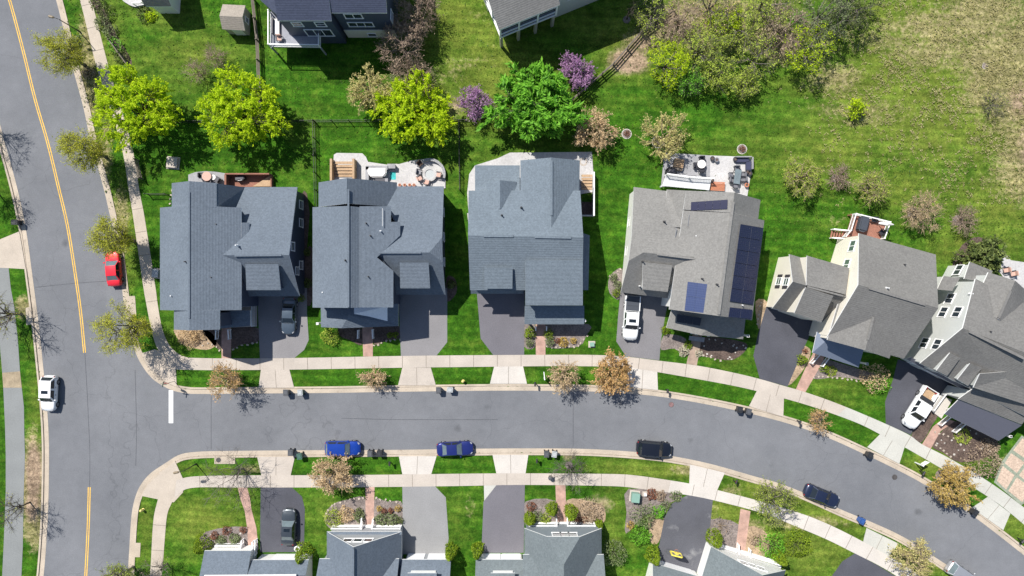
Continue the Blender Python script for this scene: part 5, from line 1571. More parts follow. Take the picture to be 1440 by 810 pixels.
# scrub wood at the top right
wg_ = 'scrub trees of the thicket at the top'
W_ = [(941,92,5.0,2.8,'l_lime','yellow green',60),(985,76,5.5,3.2,'l_yolive','olive budded',46),(1012,108,4.4,2.4,'l_yolive','pale olive',44),(1030,40,6.0,3.6,'l_yolive','tall olive',34),(1062,84,5.0,2.9,'l_yolive','brown twiggy',26),
      (1096,50,6.0,3.5,'l_brown','tall brown twiggy',26),(1128,74,5.5,3.3,'l_lime','broad olive',40),(1150,30,6.5,3.6,'l_sage','dark sage',46),(1190,10,6.0,3.6,'l_dark','dark evergreen',60),(960,34,5.0,2.8,'l_brown','brown twiggy',22),
      (920,20,4.5,2.6,'l_yolive','thin pale',20),(1000,14,6.5,3.4,'l_tan','bare brown',16),(1075,8,6.5,3.6,'l_yolive','tall olive',38),(975,115,3.0,1.7,'l_green','low green',40),(1050,118,2.8,1.5,'l_yolive','low olive',34),(1020,35,4.0,2.2,'l_lime','lime budded',50)]
wl_ = ['yellow green scrub tree at the left end of the thicket','olive budded tree over the grass edge, near the left of the thicket','pale olive tree lowest in the thicket above the patio','tall olive tree in the middle of the thicket',
       'olive twiggy tree at the lower middle edge of the thicket','tall brown twiggy tree in the right half of the thicket','broad yellow green tree at the right lower corner of the thicket','dark sage tree at the upper right of the thicket',
       'dark evergreen at the right end of the thicket along the top edge','brown twiggy tree above the yellow green one, thicket left','thin pale tree at the fence where the thicket begins','bare tan tree at the top edge of the thicket',
       'tall olive tree cut by the top edge, right of centre in the thicket','low green bush-like tree on the lawn edge of the thicket','low olive bush-like tree casting shade at the lawn edge','lime budded tree glowing in the middle of the thicket']
for i, (x, y, hh, rr, lf, nm, per) in enumerate(W_):
    tree(x - 8, y + 6, hh, rr, wl_[i], 'l_thicket' if lf == 'l_yolive' else lf, .115, per * .8, 80, 6, 'twig_brown' if lf == 'l_brown' else 'bark_grey', 'round', wg_, 50 + i, cb=.15, outer=1.0)
# trees standing in the field
fg = 'young trees planted in the field'
tree(1120, 252, 4.0, 2.5, 'olive green young field tree with a full crown, leftmost of the row', 'l_yolive', .11, 34, 100, 7, 'twig_tan', 'round', fg, 70, cb=.15)
tree(1174, 251, 2.2, 1.5, 'small brown leafless field tree, second of the row', 'l_brown', .09, 10, 60, 6, 'twig_brown', 'round', fg, 71, cb=.15)
tree(1217, 268, 3.6, 2.2, 'orange olive field tree, third of the row above the red deck', 'l_yolive', .10, 24, 90, 7, 'twig_tan', 'round', fg, 72, cb=.15)
tree(1283, 300, 3.8, 2.6, 'grey tan bare field tree with a mulch ring, right of the deck', 'l_tan', .08, 12, 130, 8, 'twig_tan', 'round', fg, 73, cb=.15)
tree(1346, 310, 2.6, 1.7, 'small brown bare field tree at the right above the evergreen', 'l_brown', .08, 12, 60, 7, 'twig_brown', 'round', fg, 74, cb=.15)
tree(1196, 156, 2.2, 1.0, 'tiny bright green sapling alone in the open field', 'l_lime', .13, 36, 30, 4, 'bark', 'round', fg, 75, cb=.15)
tree(1390, 146, 2.4, 1.7, 'thin yellow green sapling at the far right of the field', 'l_yolive', .07, 14, 50, 5, 'bark_grey', 'round', fg, 76, cb=.2)
tree(881, 27, 5.0, .9, 'slim bare sapling in a dark mulch ring by the diagonal yard fence', None, .1, 0, 22, 4, 'bark', 'vase', None, 77, cb=.4)

# evergreens, clipped shrubs and garden plants
tree(1369, 362, 3.0, 2.9, 'dense dark evergreen bush at the back corner of the sage house', 'l_dark', .2, 90, 80, 4, seed=80, cb=.02, cat='bush', name='evergreen_bush', trunkname='stem', crownname='foliage', asp=(1, .82))
cg = 'upright yellow green conifers by the front doors'
for i, (x, y, rr, hh, rz, ax, lab) in enumerate((
    (290,762,.95,2.2,.6,1.5,'yellow green conifer left of the porch of the bottom left house'),(431,773,1.1,2.6,.5,1.3,'yellow green conifer between the white garage and the next house, bottom left'),
    (635,771,.9,2.6,0,1,'yellow green conifer between the pale driveway and the lawn'),(672,769,.85,2.6,0,1,'yellow green conifer left of the violet driveway'),
    (745,727,.85,1.8,0,1,'yellow green conifer at the driveway edge of the hipped house'),(776,713,.85,2.0,0,1,'yellow green conifer on the left side of the brick walk'),
    (802,717,.95,2.4,0,1,'yellow green conifer on the right side of the brick walk'),(841,735,.6,1.6,0,1,'yellow green conifer at the right porch corner of the hipped house'),
    (916,776,.95,2.6,-.5,1.3,'yellow green conifer left of the basketball hoop'),(1001,753,.95,2.4,-.6,1.3,'yellow green conifer right of the patched driveway'),(1092,780,.85,2.2,0,1,'yellow green conifer before the bottom right house gable'))):
    shrub(x, y, rr, hh * 1.45, lab, 'l_conif', 1300, .12, cg, 90 + i, 'cone', 'conifer', 'conifer', (1, ax), rz)
sg2 = 'garden shrubs in the front beds'
SH = [(466,472,1.35,1.5,'l_yolive','loose yellow olive bush left of the brick walk, second house',600),(548.6,471,.42,.8,'l_conif','small round clipped shrub, left one before the second house porch',160),(556.5,471,.45,.8,'l_conif','small round clipped shrub beside the second driveway',160),
      (267,474,1.45,1.2,'l_tan','dry tan bush at the pavement corner of the corner house',560),(279,471,1.0,1.0,'l_tan','small dry tan bush next to the corner house wall',300),(425,420,.5,.8,'l_conif','small bright shrub at the garage corner of the corner house',170),
      (745.3,468,.75,1.2,'l_conif','round yellow green shrub left of the centre walk, upper one',330),(745,482,.6,.9,'l_sage','round olive shrub left of the centre walk, lower one',260),(771.5,470,.7,1.2,'l_conif','round yellow green shrub right of the centre walk, upper one',330),
      (773,481,.65,.9,'l_sage','round olive shrub right of the centre walk, lower one',260),(792,481,.72,.7,'l_gold','low golden shrub in the centre house bed',300),(806,479,.45,.6,'l_gold','low golden shrub at the right of the centre house bed',180),(784,479,.4,.6,'l_rust','small dark russet shrub in the centre house bed',160),
      (934.5,464,.62,1.1,'l_conif','bright green shrub at the driveway corner of the solar house',280),(966.5,485,.62,.7,'l_conif','bright flat shrub beside the tan walk',260),(961,494,.75,.5,'l_white','white flowering ground shrub beside the tan walk',300),(982,497,.55,.4,'l_white','white flowering plant at the right of the tan walk',200),
      (862,390,.6,1.0,'l_sage','olive shrub at the side wall of the solar house, upper one',240),(868,401,.65,1.0,'l_sage','olive shrub at the side wall of the solar house, middle one',260),(866,412,.6,1.0,'l_conif','bright shrub by the white pickup driveway',240),
      (1125.5,505.5,.72,1.3,'l_conif','round clipped shrub left of the brick walk, cream house',330),(1157.5,518,.62,1.1,'l_conif','round clipped shrub right of the brick walk, cream house',280),(1168,522,.8,.4,'l_yolive','low yellow plant before the metal porch roof',240),(1131,493,.35,.6,'l_rust','dark russet plant at the porch rail of the cream house',120),
      (1226,530,2.0,1.9,'l_tan','large dry pinkish bush between the cream house and the next driveway',800),(1234,538,1.5,1.2,'l_green','low green bush below the large dry bush',420),(1378,646,2.6,1.8,'l_brown','large bare brown bush right of the brick steps at the right edge',1100),(1352,612,1.2,.6,'l_yolive','low yellow olive plant before the slate porch roof',360),(1390,628,1.4,1.0,'l_brown','bare brown bush by the stamped driveway',420),
      (320,745,.65,.8,'l_rust','round maroon shrub, larger of the pair in the bottom left bed',260),(303,752,.6,.7,'l_rust','round maroon shrub at the left end of the bottom left bed',230),(343,744,.5,.6,'l_rust','small reddish shrub next to the curved brick walk',170),(331,757,.8,.5,'l_sage','low clipped hedge shrub before the bottom left porch',380),(312,759,.8,.5,'l_sage','low clipped hedge shrub left part before the bottom left porch',360),
      (470,727,1.4,1.2,'l_yolive','loose olive bush in the oval bed of the gabled house',620),(488,722,1.2,1.1,'l_tan','tan bush in the oval bed of the gabled house',480),(506,725,.8,.9,'l_sage','dark olive shrub at the left railing of the gabled house',300),(506,718,.5,.7,'l_dark','small dark shrub above the left railing of the gabled house',160),
      (537,729,.9,.9,'l_sage','clipped hedge shrub right of the gabled house walk',400),(552,729,.9,.9,'l_sage','clipped hedge shrub near the pale driveway',400),(534,714,.4,.6,'l_gold','small olive ball shrub, first in the row right of the walk',140),(541,718,.4,.6,'l_rust','small russet ball shrub, second in the row right of the walk',140),(550,717,.4,.6,'l_rust','small russet ball shrub, third in the row right of the walk',140),(560,714,.5,.7,'l_gold','small olive ball shrub at the pale driveway edge',170),(563,730,.5,.9,'l_dark','dark shrub at the porch corner by the pale driveway',170),
      (747,711,.7,.8,'l_rust','round brownish shrub at the violet driveway edge',280),(757,724,.8,.8,'l_sage','olive shrub between conifers, left part of the hipped house bed',300),(767,728,.8,.8,'l_yolive','yellow olive shrub under the left porch railing',300),(829,718,1.8,1.5,'l_brown','large pinkish bare shrub right of the hipped house walk',760),(818,733,.9,.8,'l_rust','low russet shrub before the right porch railing',300),
      (862,775,1.9,2.0,'l_sage','tall grey olive shrub between the two bottom right houses',900),(904,724,1.65,1.8,'l_sage','large round grey green shrub below the green utility box',760),(925.5,719,.9,1.1,'l_green','bright green round shrub beside the large grey green one',420),(899,750,1.45,1.6,'l_green','bright fresh green bush in the side lawn',700),(886,737,.6,.7,'l_gold','small golden shrub left of the grey green one',220),
      (916,694,.85,.7,'l_rust','rusty red shrub beside the green utility box',320),(928,696,.75,.7,'l_brown','brown shrub beside the rusty red one',260),(936,709,.7,.8,'l_sage','dull olive shrub at the top of the patched driveway',240),(950,697,.8,.5,'l_sage','low dark shrub at the pavement by the patched driveway',240),
      (1013,738,1.5,1.4,'l_brown','leafless grey twiggy shrub left of the straight brick walk',60),(1083,765,2.0,1.7,'l_green','large dark green bush at the bottom right lawn, left of two',950),(1119,763,1.95,1.7,'l_conif','large yellow green bush at the bottom right lawn, right of two',950),(1060,757,.9,.9,'l_brown','brown shrub right of the straight brick walk',300),
      (1120,30,1.2,1.2,'l_green','fresh green bush in the thicket',300)]
for i, (x, y, rr, hh, lf, lab, n) in enumerate(SH):
    shrub(x, y, rr, hh, lab, lf, n, .115 if rr > .7 else .09, sg2, 200 + i, 'dome', 'shrub', 'shrub', wood='twig_tan' if lf in ('l_brown', 'l_tan') else None)
SH2 = [(141,8,1.2,1.2,'l_dark','dark evergreen shrub at the very top of the shaded pavement bed'),(146,34,1.1,1.0,'l_sage','sage shrub close to the pavement edge, upper part of the shaded bed'),(164,66,1.2,1.1,'l_green','green shrub low in the shaded pavement bed'),(172,80,1.0,1.0,'l_dark','dark shrub at the lower tip of the shaded pavement bed'),(107,60,.9,.8,'l_sage','sage shrub in the verge below the top left street lamp'),(126,104,.8,.8,'l_brown','brown shrub in the verge beside the first olive street tree'),(205,22,1.1,1.0,'l_dark','dark shrub beside the top left terrace'),(213,24,.8,.8,'l_lime','bright lime shrub beside the top left terrace'),(152,20,1.2,1.2,'l_dark','dark evergreen shrub in the shaded bed by the top pavement'),(158,46,1.0,1.0,'l_sage','sage shrub in the shaded bed by the pavement'),
       (432,355,.5,.6,'l_dark','dark shrub in the narrow bed between the first two houses'),(434,398,.6,.6,'l_dark','dark shrub at the lower end of the bed between the first two houses'),(635,400,.6,.6,'l_dark','dark shrub in the side bed of the second house')]
for i, (x, y, rr, hh, lf, lab) in enumerate(SH2): shrub(x, y, rr, hh, lab, lf, 300, .12, sg2, 300 + i)

# mulch rings round field trees and saplings
for (x, y, rr) in ((881,188.5,.58),(1043,210,.58),(925,200,.7),(1385,93,.4)):
    flat('mulch_ring', [(x + rr * 10.6 * math.cos(a * .4), y + rr * 10.6 * math.sin(a * .4)) for a in range(16)], 0.13, M['mulch_grey'])
    flat('mulch_ring', [(x + rr * 12.4 * math.cos(a * .4), y + rr * 12.4 * math.sin(a * .4)) for a in range(16)], 0.118, M['stone_white'])
for i, (x, y) in enumerate(((881,188),(1043,210))):
    shrub(x, y, .45, .5, ('small brown plant in a white edged mulch ring behind the centre house', 'small brown plant in a white edged mulch ring above the solar house patio')[i], 'l_rust', 90, .09, 'plants in mulch rings', 400 + i)
for (x, y, rr) in ((881,28,.5),(1283,300,.75),(1174,251,.55),(1346,310,.7),(1217,266,.4),(1120,247,.3),(1149,587,.7),(800,654,.5),(1322,668,.7),(240,529,.0)):
    if rr: flat('mulch_ring', [(x + rr * 10.6 * math.cos(a * .4), y + rr * 10.6 * math.sin(a * .4)) for a in range(16)], 0.118, M['mulch_grey'])

# long dry tussocks of the field: nobody could count them
def tussocks():
    r = np.random.default_rng(5)
    n = 60000
    PX = r.uniform(1040, 1480, n); PY = r.uniform(-40, 360, n)
    dens = np.maximum.reduce([np.exp(-(((PX - 1420) / 130) ** 2 + ((PY - 100) / 170) ** 2)), .8 * np.exp(-(((PX - 1280) / 120) ** 2 + ((PY - 90) / 120) ** 2)), .35 * np.exp(-(((PX - 1200) / 80) ** 2 + ((PY - 160) / 90) ** 2))])
    nz = np.sin(PX * .05 + 1) * np.sin(PY * .06 + 2) + np.sin(PX * .13 + PY * .09) * .6 + np.sin(PX * .21 - PY * .17) * .5
    keep = r.uniform(0, 1, n) < .40 * dens * np.clip(.45 + .45 * nz, .02, 1)
    keep &= (PX > 1150) | (r.uniform(0, 1, n) < .25)
    keep &= ~((PX < 1460) & (PY > 290) & (PX > 1140))
    PX, PY = PX[keep], PY[keep]; k = len(PX)
    B = np.repeat(np.c_[(PX - 720) / S, (405 - PY) / S, np.full(k, .12)], 5, 0)
    B[:, :2] += r.normal(size=(len(B), 2)) * .13; B[:, 2] += np.abs(r.normal(size=len(B))) * .12
    t = np.repeat(r.uniform(.2, .9, k), 5) + r.normal(0, .15, len(B))
    o = leaves_mesh('grass_tussocks', B, .10, t, 'l_straw', None, 2.2, 1.6, r, loc=(0, 0, 0))
    tag(o, 'tussocks of long dry grass over the open field at the right', 'grass', kind='stuff')
tussocks()
def weeds():
    r = np.random.default_rng(9); pts = []
    while len(pts) < 9000:
        x, y = r.uniform(80, 1440), r.uniform(0, 810)
        w = 0
        if 95 < x < 190 and y < 480: w = .5
        if y < 250 and 180 < x < 1100: w = .22
        if y > 230 and 1060 < x < 1440 and y < 340: w = .4
        if r.uniform() < w: pts.append((x, y))
    A = np.array(pts); C = np.c_[(A[:, 0] - 720) / S, (405 - A[:, 1]) / S, .12 + np.abs(r.normal(size=len(A))) * .04]
    bad = inside(ROADPOLY, A[:, 0], A[:, 1])
    for q in (NW_R + NW_L[::-1],): bad |= inside(q, A[:, 0], A[:, 1])
    C = C[~bad]
    o = leaves_mesh('lawn_weeds', C, .13, r.uniform(0, 1, len(C)), 'l_tuft', None, 1.6, .5, r, loc=(0, 0, 0))
    tag(o, 'short weeds and longer grass blades scattered over the lawns', 'grass', kind='stuff')
weeds()
# ---------------------------------------------------------------- vehicles
def paint(name, c, metal=0.25):
    m = plain(name, c, 0.32, metal, 0.8)
    return m
CARP = dict(sedan=dict(L=4.85, W=1.86, H=1.45, belt=.95, hood=.92, trunk=1.0, ws=(.95, .22), rr=(-1.0, -1.75)),
            suv=dict(L=4.75, W=1.90, H=1.68, belt=1.08, hood=1.02, trunk=1.08, ws=(1.02, .42), rr=(-1.75, -2.18)),
            pickup=dict(L=5.85, W=2.02, H=1.88, belt=1.2, hood=1.15, trunk=1.2, ws=(1.42, .82), rr=(-.78, -.95)))

def car(px, py, heading, kind, body, label, cat='car', glass='carglass', group=None, sunroof=False, bed=None, roofglass=False, z=0.012, rack=False):
    d = CARP[kind]; L, W, H = d['L'], d['W'], d['H']; hw = W / 2
    root = empty('parked_car' if kind != 'pickup' else 'pickup_truck', G(px, py) + Vector((0, 0, z)), label, cat, R(heading), group)
    O = (0, 0, 0)
    xr = -L / 2; xf = L / 2
    back = xr if kind != 'pickup' else -0.98
    sec = []
    def sect(x, w, zt, zs=.24): sec.append((x, w, zs, zt))
    sect(xf, hw * .34, .60, .36); sect(xf - .05, hw * .56, .70, .32); sect(xf - .14, hw * .72, .78, .28); sect(xf - .30, hw * .85, d['hood'] - .12, .24); sect(xf - .55, hw * .94, d['hood'] - .05); sect(xf - .9, hw * .985, d['hood']); sect(d['ws'][0] + .15, hw, d['hood'] + .02); sect(d['ws'][0] - .1, hw, d['belt'])
    sect(0, hw, d['belt']); sect(d['rr'][0], hw, d['belt'] + .02)
    if kind == 'pickup': sect(back, hw, d['belt'])
    else:
        sect(d['rr'][1] + .0, hw * .985, d['trunk']); sect(xr + .40, hw * .95, d['trunk'] - .02); sect(xr + .18, hw * .85, d['trunk'] - .08, .28); sect(xr + .06, hw * .66, d['trunk'] - .18, .32); sect(xr, hw * .42, .70, .38)
    m = MB(); prof = []
    for (x, w, zs, zt) in sec:
        h = [(w * .9, zs), (w, zs + .16), (w * 1.0, zs + .36), (w * .985, zt - .16), (w * .93, zt - .04), (w * .80, zt), (w * .4, zt + .025), (0, zt + .03)]
        ring = [(x, y, zz) for y, zz in h] + [(x, -y, zz) for y, zz in h[-2::-1]]
        prof.append(ring)
    n = len(prof[0])
    for a, b in zip(prof[:-1], prof[1:]):
        for k in range(n - 1): m.poly([a[k], a[k + 1], b[k + 1], b[k]])
        m.poly([a[n - 1], a[0], b[0], b[n - 1]])
    m.poly(prof[0]); m.poly(prof[-1][::-1])
    ob = m.build('body', [body], root, origin=O, smooth=True)
    # cabin frame and roof
    bz, tz = d['belt'] - .03, H - .05
    bw, tw = hw * .93, hw * .70 if kind == 'sedan' else hw * .78
    b0, t0, t1, b1 = d['ws'][0], d['ws'][1], d['rr'][0], d['rr'][1]
    Bp = [Vector((b0, bw, bz)), Vector((b0, -bw, bz)), Vector((b1, -bw, bz)), Vector((b1, bw, bz))]
    Tp = [Vector((t0, tw, tz)), Vector((t0, -tw, tz)), Vector((t1, -tw, tz)), Vector((t1, tw, tz))]
    m = MB()
    for k in range(4): m.poly([Bp[k], Bp[(k + 1) % 4], Tp[(k + 1) % 4], Tp[k]])
    m.poly(Tp)
    m.build('cabin_frame', [body], root, origin=O)
    m = MB()
    nx, ny = 7, 5; g = []
    for i in range(nx):
        for j in range(ny):
            u = i / (nx - 1) * 2 - 1; v = j / (ny - 1) * 2 - 1
            x = (t0 + t1) / 2 + u * ((t0 - t1) / 2 + .05); y = v * (tw + .025)
            g.append((x, y, tz + .015 + .055 * (1 - u * u * .8) * (1 - v * v * .8)))
    for i in range(nx - 1):
        for j in range(ny - 1): m.poly([g[i * ny + j], g[(i + 1) * ny + j], g[(i + 1) * ny + j + 1], g[i * ny + j + 1]])
    rp = m.build('roof', [M[glass] if roofglass else body], root, origin=O, smooth=True)
    def pane(name, q, sc, mat):
        c = sum(q, Vector()) / 4; nn = (q[1] - q[0]).cross(q[3] - q[0]).normalized()
        if nn.dot(c - Vector(((t0 + t1) / 2, 0, bz))) < 0: nn = -nn
        P = [c + (p - c) * sc + nn * .012 for p in q]
        m = MB(); m.poly(P)
        for k in range(4): m.poly([P[k], P[k] - nn * .02, P[(k + 1) % 4] - nn * .02, P[(k + 1) % 4]])
        return m.build(name, [M[mat]], root, origin=O)
    pane('windscreen', [Bp[0], Bp[1], Tp[1], Tp[0]], .91, glass)
    pane('rear_window', [Bp[2], Bp[3], Tp[3], Tp[2]], .86, glass)
    xm = (b0 + b1) / 2 - .05
    for sgn, (ia, ib) in ((1, (0, 3)), (-1, (1, 2))):
        A, B, C, D = Bp[ia], Bp[ib], Tp[ib], Tp[ia]
        for f0, f1 in ((.06, .48), (.52, .94)):
            pane('side_window', [A.lerp(B, f0), A.lerp(B, f1), D.lerp(C, f1 if f1 < .9 else .96), D.lerp(C, f0 if f0 > .1 else .04)], .88, 'carglass')
    if sunroof:
        m = MB(); m.box(((t0 + t1) / 2 + .35 * (t0 - t1) / 2, 0, tz + .07), (.42, tw * 1.15, .03)); m.build('sunroof', [M['carglass']], root, origin=O)
    if rack:
        for sy in (-1, 1):
            m = MB(); m.bar((t0 - .1, sy * tw * .95, tz + .08), (t1 + .1, sy * tw * .95, tz + .08), .05); m.build('roof_rail', [M['furn_dark']], root, origin=O)
    # wheels, lamps, mirrors, bumpers
    wr = .33 if kind == 'sedan' else .37
    for x in (xf - .92, xr + (.9 if kind != 'pickup' else 1.25)):
        for sy in (-1, 1):
            m = MB(); m.tube([(x, sy * (hw - .22), wr), (x, sy * (hw + .01), wr)], [wr, wr], 16); w = m.build('wheel', [M['tyre']], root, origin=O)
            m = MB(); m.tube([(x, sy * (hw - .02), wr), (x, sy * (hw + .02), wr)], [wr * .62, wr * .58], 12); m.build('rim', [M['rim']], w, origin=O)
    for sy in (-1, 1):
        m = MB(); m.box((xf - .30, sy * hw * .70, d['hood'] - .17), (.34, .20, .12), rz=-sy * .62); m.build('headlight', [M['lamp_clear']], root, origin=O, bevel=.03)
        m = MB(); m.box((xr + .19, sy * hw * .70, d['trunk'] - .17), (.18, .28, .15), rz=sy * .55); m.build('tail_light', [M['lamp_red']], root, origin=O, bevel=.03)
        m = MB(); m.box((b0 - .22, sy * (hw + .10), d['belt'] + .04), (.16, .22, .14)); m.build('mirror', [body], root, origin=O, bevel=.03)
        for x in (.15, -.85):
            if kind != 'pickup' or x > -.5:
                m = MB(); m.bar((x - .1, sy * (hw + .012), d['belt'] - .16), (x + .1, sy * (hw + .012), d['belt'] - .16), .03); m.build('door_handle', [M['furn_dark']], root, origin=O)
    m = MB(); m.box((xf - .02, 0, .50), (.06, hw * .9, .22)); m.build('grille', [M['plastic_dark']], root, origin=O, bevel=.02)
    m = MB(); m.bar((b0 + .03, -.55, d['belt'] + .03), (b0 - .02, .05, d['belt'] + .06), .03); m.bar((b0 + .03, .05, d['belt'] + .03), (b0 - .02, .62, d['belt'] + .06), .03); m.build('wiper', [M['plastic_dark']], root, origin=O)
    if kind == 'pickup':
        m = MB(); zb = d['belt']
        m.box(((back + xr) / 2, 0, .52), (back - xr, W * .94, .34)); 
        for sy in (-1, 1): m.box(((back + xr) / 2, sy * (hw - .09), .82), (back - xr, .17, zb - .36))
        m.box((xr + .05, 0, .8), (.10, W * .93, zb - .40)); m.box((back - .04, 0, .8), (.08, W * .93, zb - .40))
        b = m.build('bed', [body], root, origin=O, bevel=.025)
        if bed == 'cover':
            m = MB(); m.box(((back + xr) / 2, 0, zb + .03), (back - xr - .06, W * .86, .06)); m.build('bed_cover', [M['plastic_dark2']], root, origin=O, bevel=.02)
            m = MB()
            for k in (.33, .66): m.bar((xr + (back - xr) * k, -W * .41, zb + .065), (xr + (back - xr) * k, W * .41, zb + .065), .03)
            m.build('bed_cover_seam', [M['plastic_dark']], root, origin=O)
        else:
            m = MB(); m.box(((back + xr) / 2, 0, .70), (back - xr - .2, W * .76, .04)); m.build('bed_liner', [M['wood_tan']], root, origin=O)
            m = MB(); m.box((back - .32, 0, zb + .05), (.48, W * .95, .40)); m.build('toolbox', [M['plastic_dark']], root, origin=O, bevel=.03)
    return root
M['plastic_dark2'] = plain('bed_cover_vinyl', (0.05, 0.058, 0.075), 0.55)
P_red = paint('red_car_paint', (0.80, 0.022, 0.040)); P_white = paint('white_car_paint', (0.78, 0.79, 0.80), 0.0); P_blue = paint('bright_blue_car_paint', (0.008, 0.050, 0.34), .3)
P_navy = paint('royal_blue_car_paint', (0.016, 0.026, 0.16), .3); P_black = paint('black_car_paint', (0.010, 0.013, 0.022), .3); P_ink = paint('ink_blue_car_paint', (0.018, 0.026, 0.060), .3)
P_silver = paint('silver_car_paint', (0.50, 0.51, 0.53), .6); P_char = paint('charcoal_car_paint', (0.060, 0.072, 0.085), .4); P_steel = paint('steel_car_paint', (0.085, 0.115, 0.150), .4)
gk = 'cars parked along the streets'
car(164, 377, 94, 'sedan', P_red, 'red sedan parked at the right kerb of the main road', glass='carglass_pale', group=gk)
car(74.5, 552, 268, 'suv', P_white, 'white hatchback with a dark sunroof, parked at the left kerb of the main road', sunroof=True, group=gk)
car(484, 628.5, 0, 'suv', P_blue, 'bright blue hatchback parked on the lower side of the street, left of another blue car', glass='carglass_pale', group=gk)
car(640.5, 629.2, 3.0, 'sedan', P_navy, 'royal blue sedan with pale windows parked on the lower side of the street', glass='carglass_pale', group=gk)
car(918.5, 629, -5, 'suv', P_black, 'black rounded car parked where the street begins to curve', group=gk)
car(1152, 695, -22, 'sedan', P_ink, 'dark navy sedan parked on the lower side of the curving street', group=gk)
car(1349, 806, -35, 'suv', P_silver, 'silver car cut by the bottom edge at the lower right', glass='carglass_pale', group=gk)
car(409, 444, 268, 'sedan', P_steel, 'dark grey sedan on the corner house driveway', z=.118)
car(408.5, 738, 88, 'sedan', P_char, 'charcoal sedan with a brown glass roof on the driveway at bottom left', glass='carglass_pale', z=.118, sunroof=True)
car(886, 447, 266, 'pickup', P_white, 'white pickup truck with a dark bed cover on the solar house driveway', 'truck', sunroof=True, bed='cover', z=.118)
car(1287, 572, 238, 'pickup', P_white, 'white pickup truck with an open bed and black toolbox on the sage house driveway', 'truck', bed='open', z=.118)

# ---------------------------------------------------------------- street furniture
def bin_(px, py, rz, mat, lid, label, group='wheeled bins put out at the kerb', open_=False):
    root = empty('wheeled_bin', G(px, py) + Vector((0, 0, .03)), label, 'bin', R(rz), group)
    O = (0, 0, 0); m = MB()
    b = [(-.24, -.27), (.24, -.27), (.24, .27), (-.24, .27)]; t = [(-.31, -.36), (.31, -.36), (.31, .36), (-.31, .36)]
    m.poly([(x, y, .05) for x, y in b[::-1]])
    for k in range(4): a, c = k, (k + 1) % 4; m.poly([(*b[a], .05), (*b[c], .05), (*t[c], 1.02), (*t[a], 1.02)])
    m.poly([(x, y, 1.02) for x, y in t]); m.build('body', [M[mat]], root, origin=O, bevel=.02)
    m = MB(); m.box((0, .02, 1.06), (.68, .80, .07)); m.box((0, .02, 1.11), (.48, .56, .05)); m.build('lid', [M[lid]], root, origin=O, bevel=.025)
    m = MB(); m.bar((-.26, -.44, 1.0), (.26, -.44, 1.0), .04); m.bar((-.24, -.36, .98), (-.24, -.45, 1.0), .04); m.bar((.24, -.36, .98), (.24, -.45, 1.0), .04); m.build('handle', [M['plastic_dark']], root, origin=O)
    for sx in (-1, 1):
        m = MB(); m.tube([(sx * .24, -.30, .12), (sx * .31, -.30, .12)], [.13, .13], 12); m.build('wheel', [M['tyre']], root, origin=O)
    return root
for a in ((405.5,550.5,0,'plastic_grey','plastic_grey','dark grey wheeled bin on the upper kerb, left of a pale green one'),(425.5,550.5,5,'plastic_green','plastic_pale','pale lidded green wheeled bin on the upper kerb beside the dark grey one'),
          (618,547.2,0,'plastic_grey','plastic_grey','dark grey wheeled bin on the upper kerb, left of the white lidded one'),(634,546.5,85,'plastic_grey','plastic_pale','white lidded wheeled bin lying near the dark one on the upper kerb'),
          (1037,574,-12,'plastic_dark','plastic_dark','black wheeled bin on the upper kerb before the black driveway, left one'),(1049,577,-18,'plastic_dark','plastic_grey','grey lidded wheeled bin on the upper kerb before the black driveway, right one'),
          (1218,637.5,-28,'plastic_dark','plastic_dark','single black wheeled bin on the upper kerb by the sage house apron'),(1364.5,717.5,-35,'plastic_dark','plastic_dark','single black wheeled bin on the kerb beneath the golden tree'),
          (412,634,180,'plastic_grey','plastic_grey','dark grey wheeled bin on the lower kerb, leftmost'),(424.5,639,190,'plastic_green','plastic_green','green wheeled bin half on the verge beside the leftmost dark one'),
          (522.5,635.2,180,'plastic_dark','plastic_grey','black wheeled bin next to the bright blue car, left one'),(535.5,635.2,180,'plastic_dark','plastic_dark','black wheeled bin next to the bright blue car, right one'),
          (768,636,180,'plastic_dark','plastic_grey','black wheeled bin on the lower kerb above the bare grey tree, left one'),(779,636,170,'plastic_grey','plastic_pale','pale lidded wheeled bin on the lower kerb above the bare grey tree, right one'),
          (1207,729,150,'plastic_blue','plastic_blue','blue wheeled bin on the lower kerb below the dark navy sedan'),(28.5,313.5,90,'plastic_dark','plastic_dark','black wheeled bin at the left kerb of the main road above the concrete ramp')):
    bin_(*a)

def mailbox(px, py, rz, label, post='fence_black'):
    root = empty('mailbox', G(px, py) + Vector((0, 0, .09)), label, 'mailbox', R(rz), 'mailboxes in the verges'); O = (0, 0, 0)
    m = MB(); m.box((0, 0, .55), (.10, .10, 1.1)); m.bar((0, 0, .8), (0, -.3, 1.0), .06); m.build('post', [M[post]], root, origin=O)
    m = MB(); pts = [(-.11, 0), (.11, 0), (.11, .14)] + [(.11 * math.cos(a), .14 + .11 * math.sin(a)) for a in (.5, 1.1, 1.57, 2.1, 2.6)] + [(-.11, .14)]
    f = [(x, -.38, 1.05 + z) for x, z in pts]; b = [(x, .16, 1.05 + z) for x, z in pts]
    m.poly(f); m.poly(b[::-1])
    for k in range(len(pts)): m.poly([f[k], f[(k + 1) % len(pts)], b[(k + 1) % len(pts)], b[k]])
    m.build('box', [M['plastic_dark']], root, origin=O)
    m = MB(); m.box((.13, -.1, 1.22), (.015, .1, .14)); m.build('flag', [M['lamp_red']], root, origin=O)
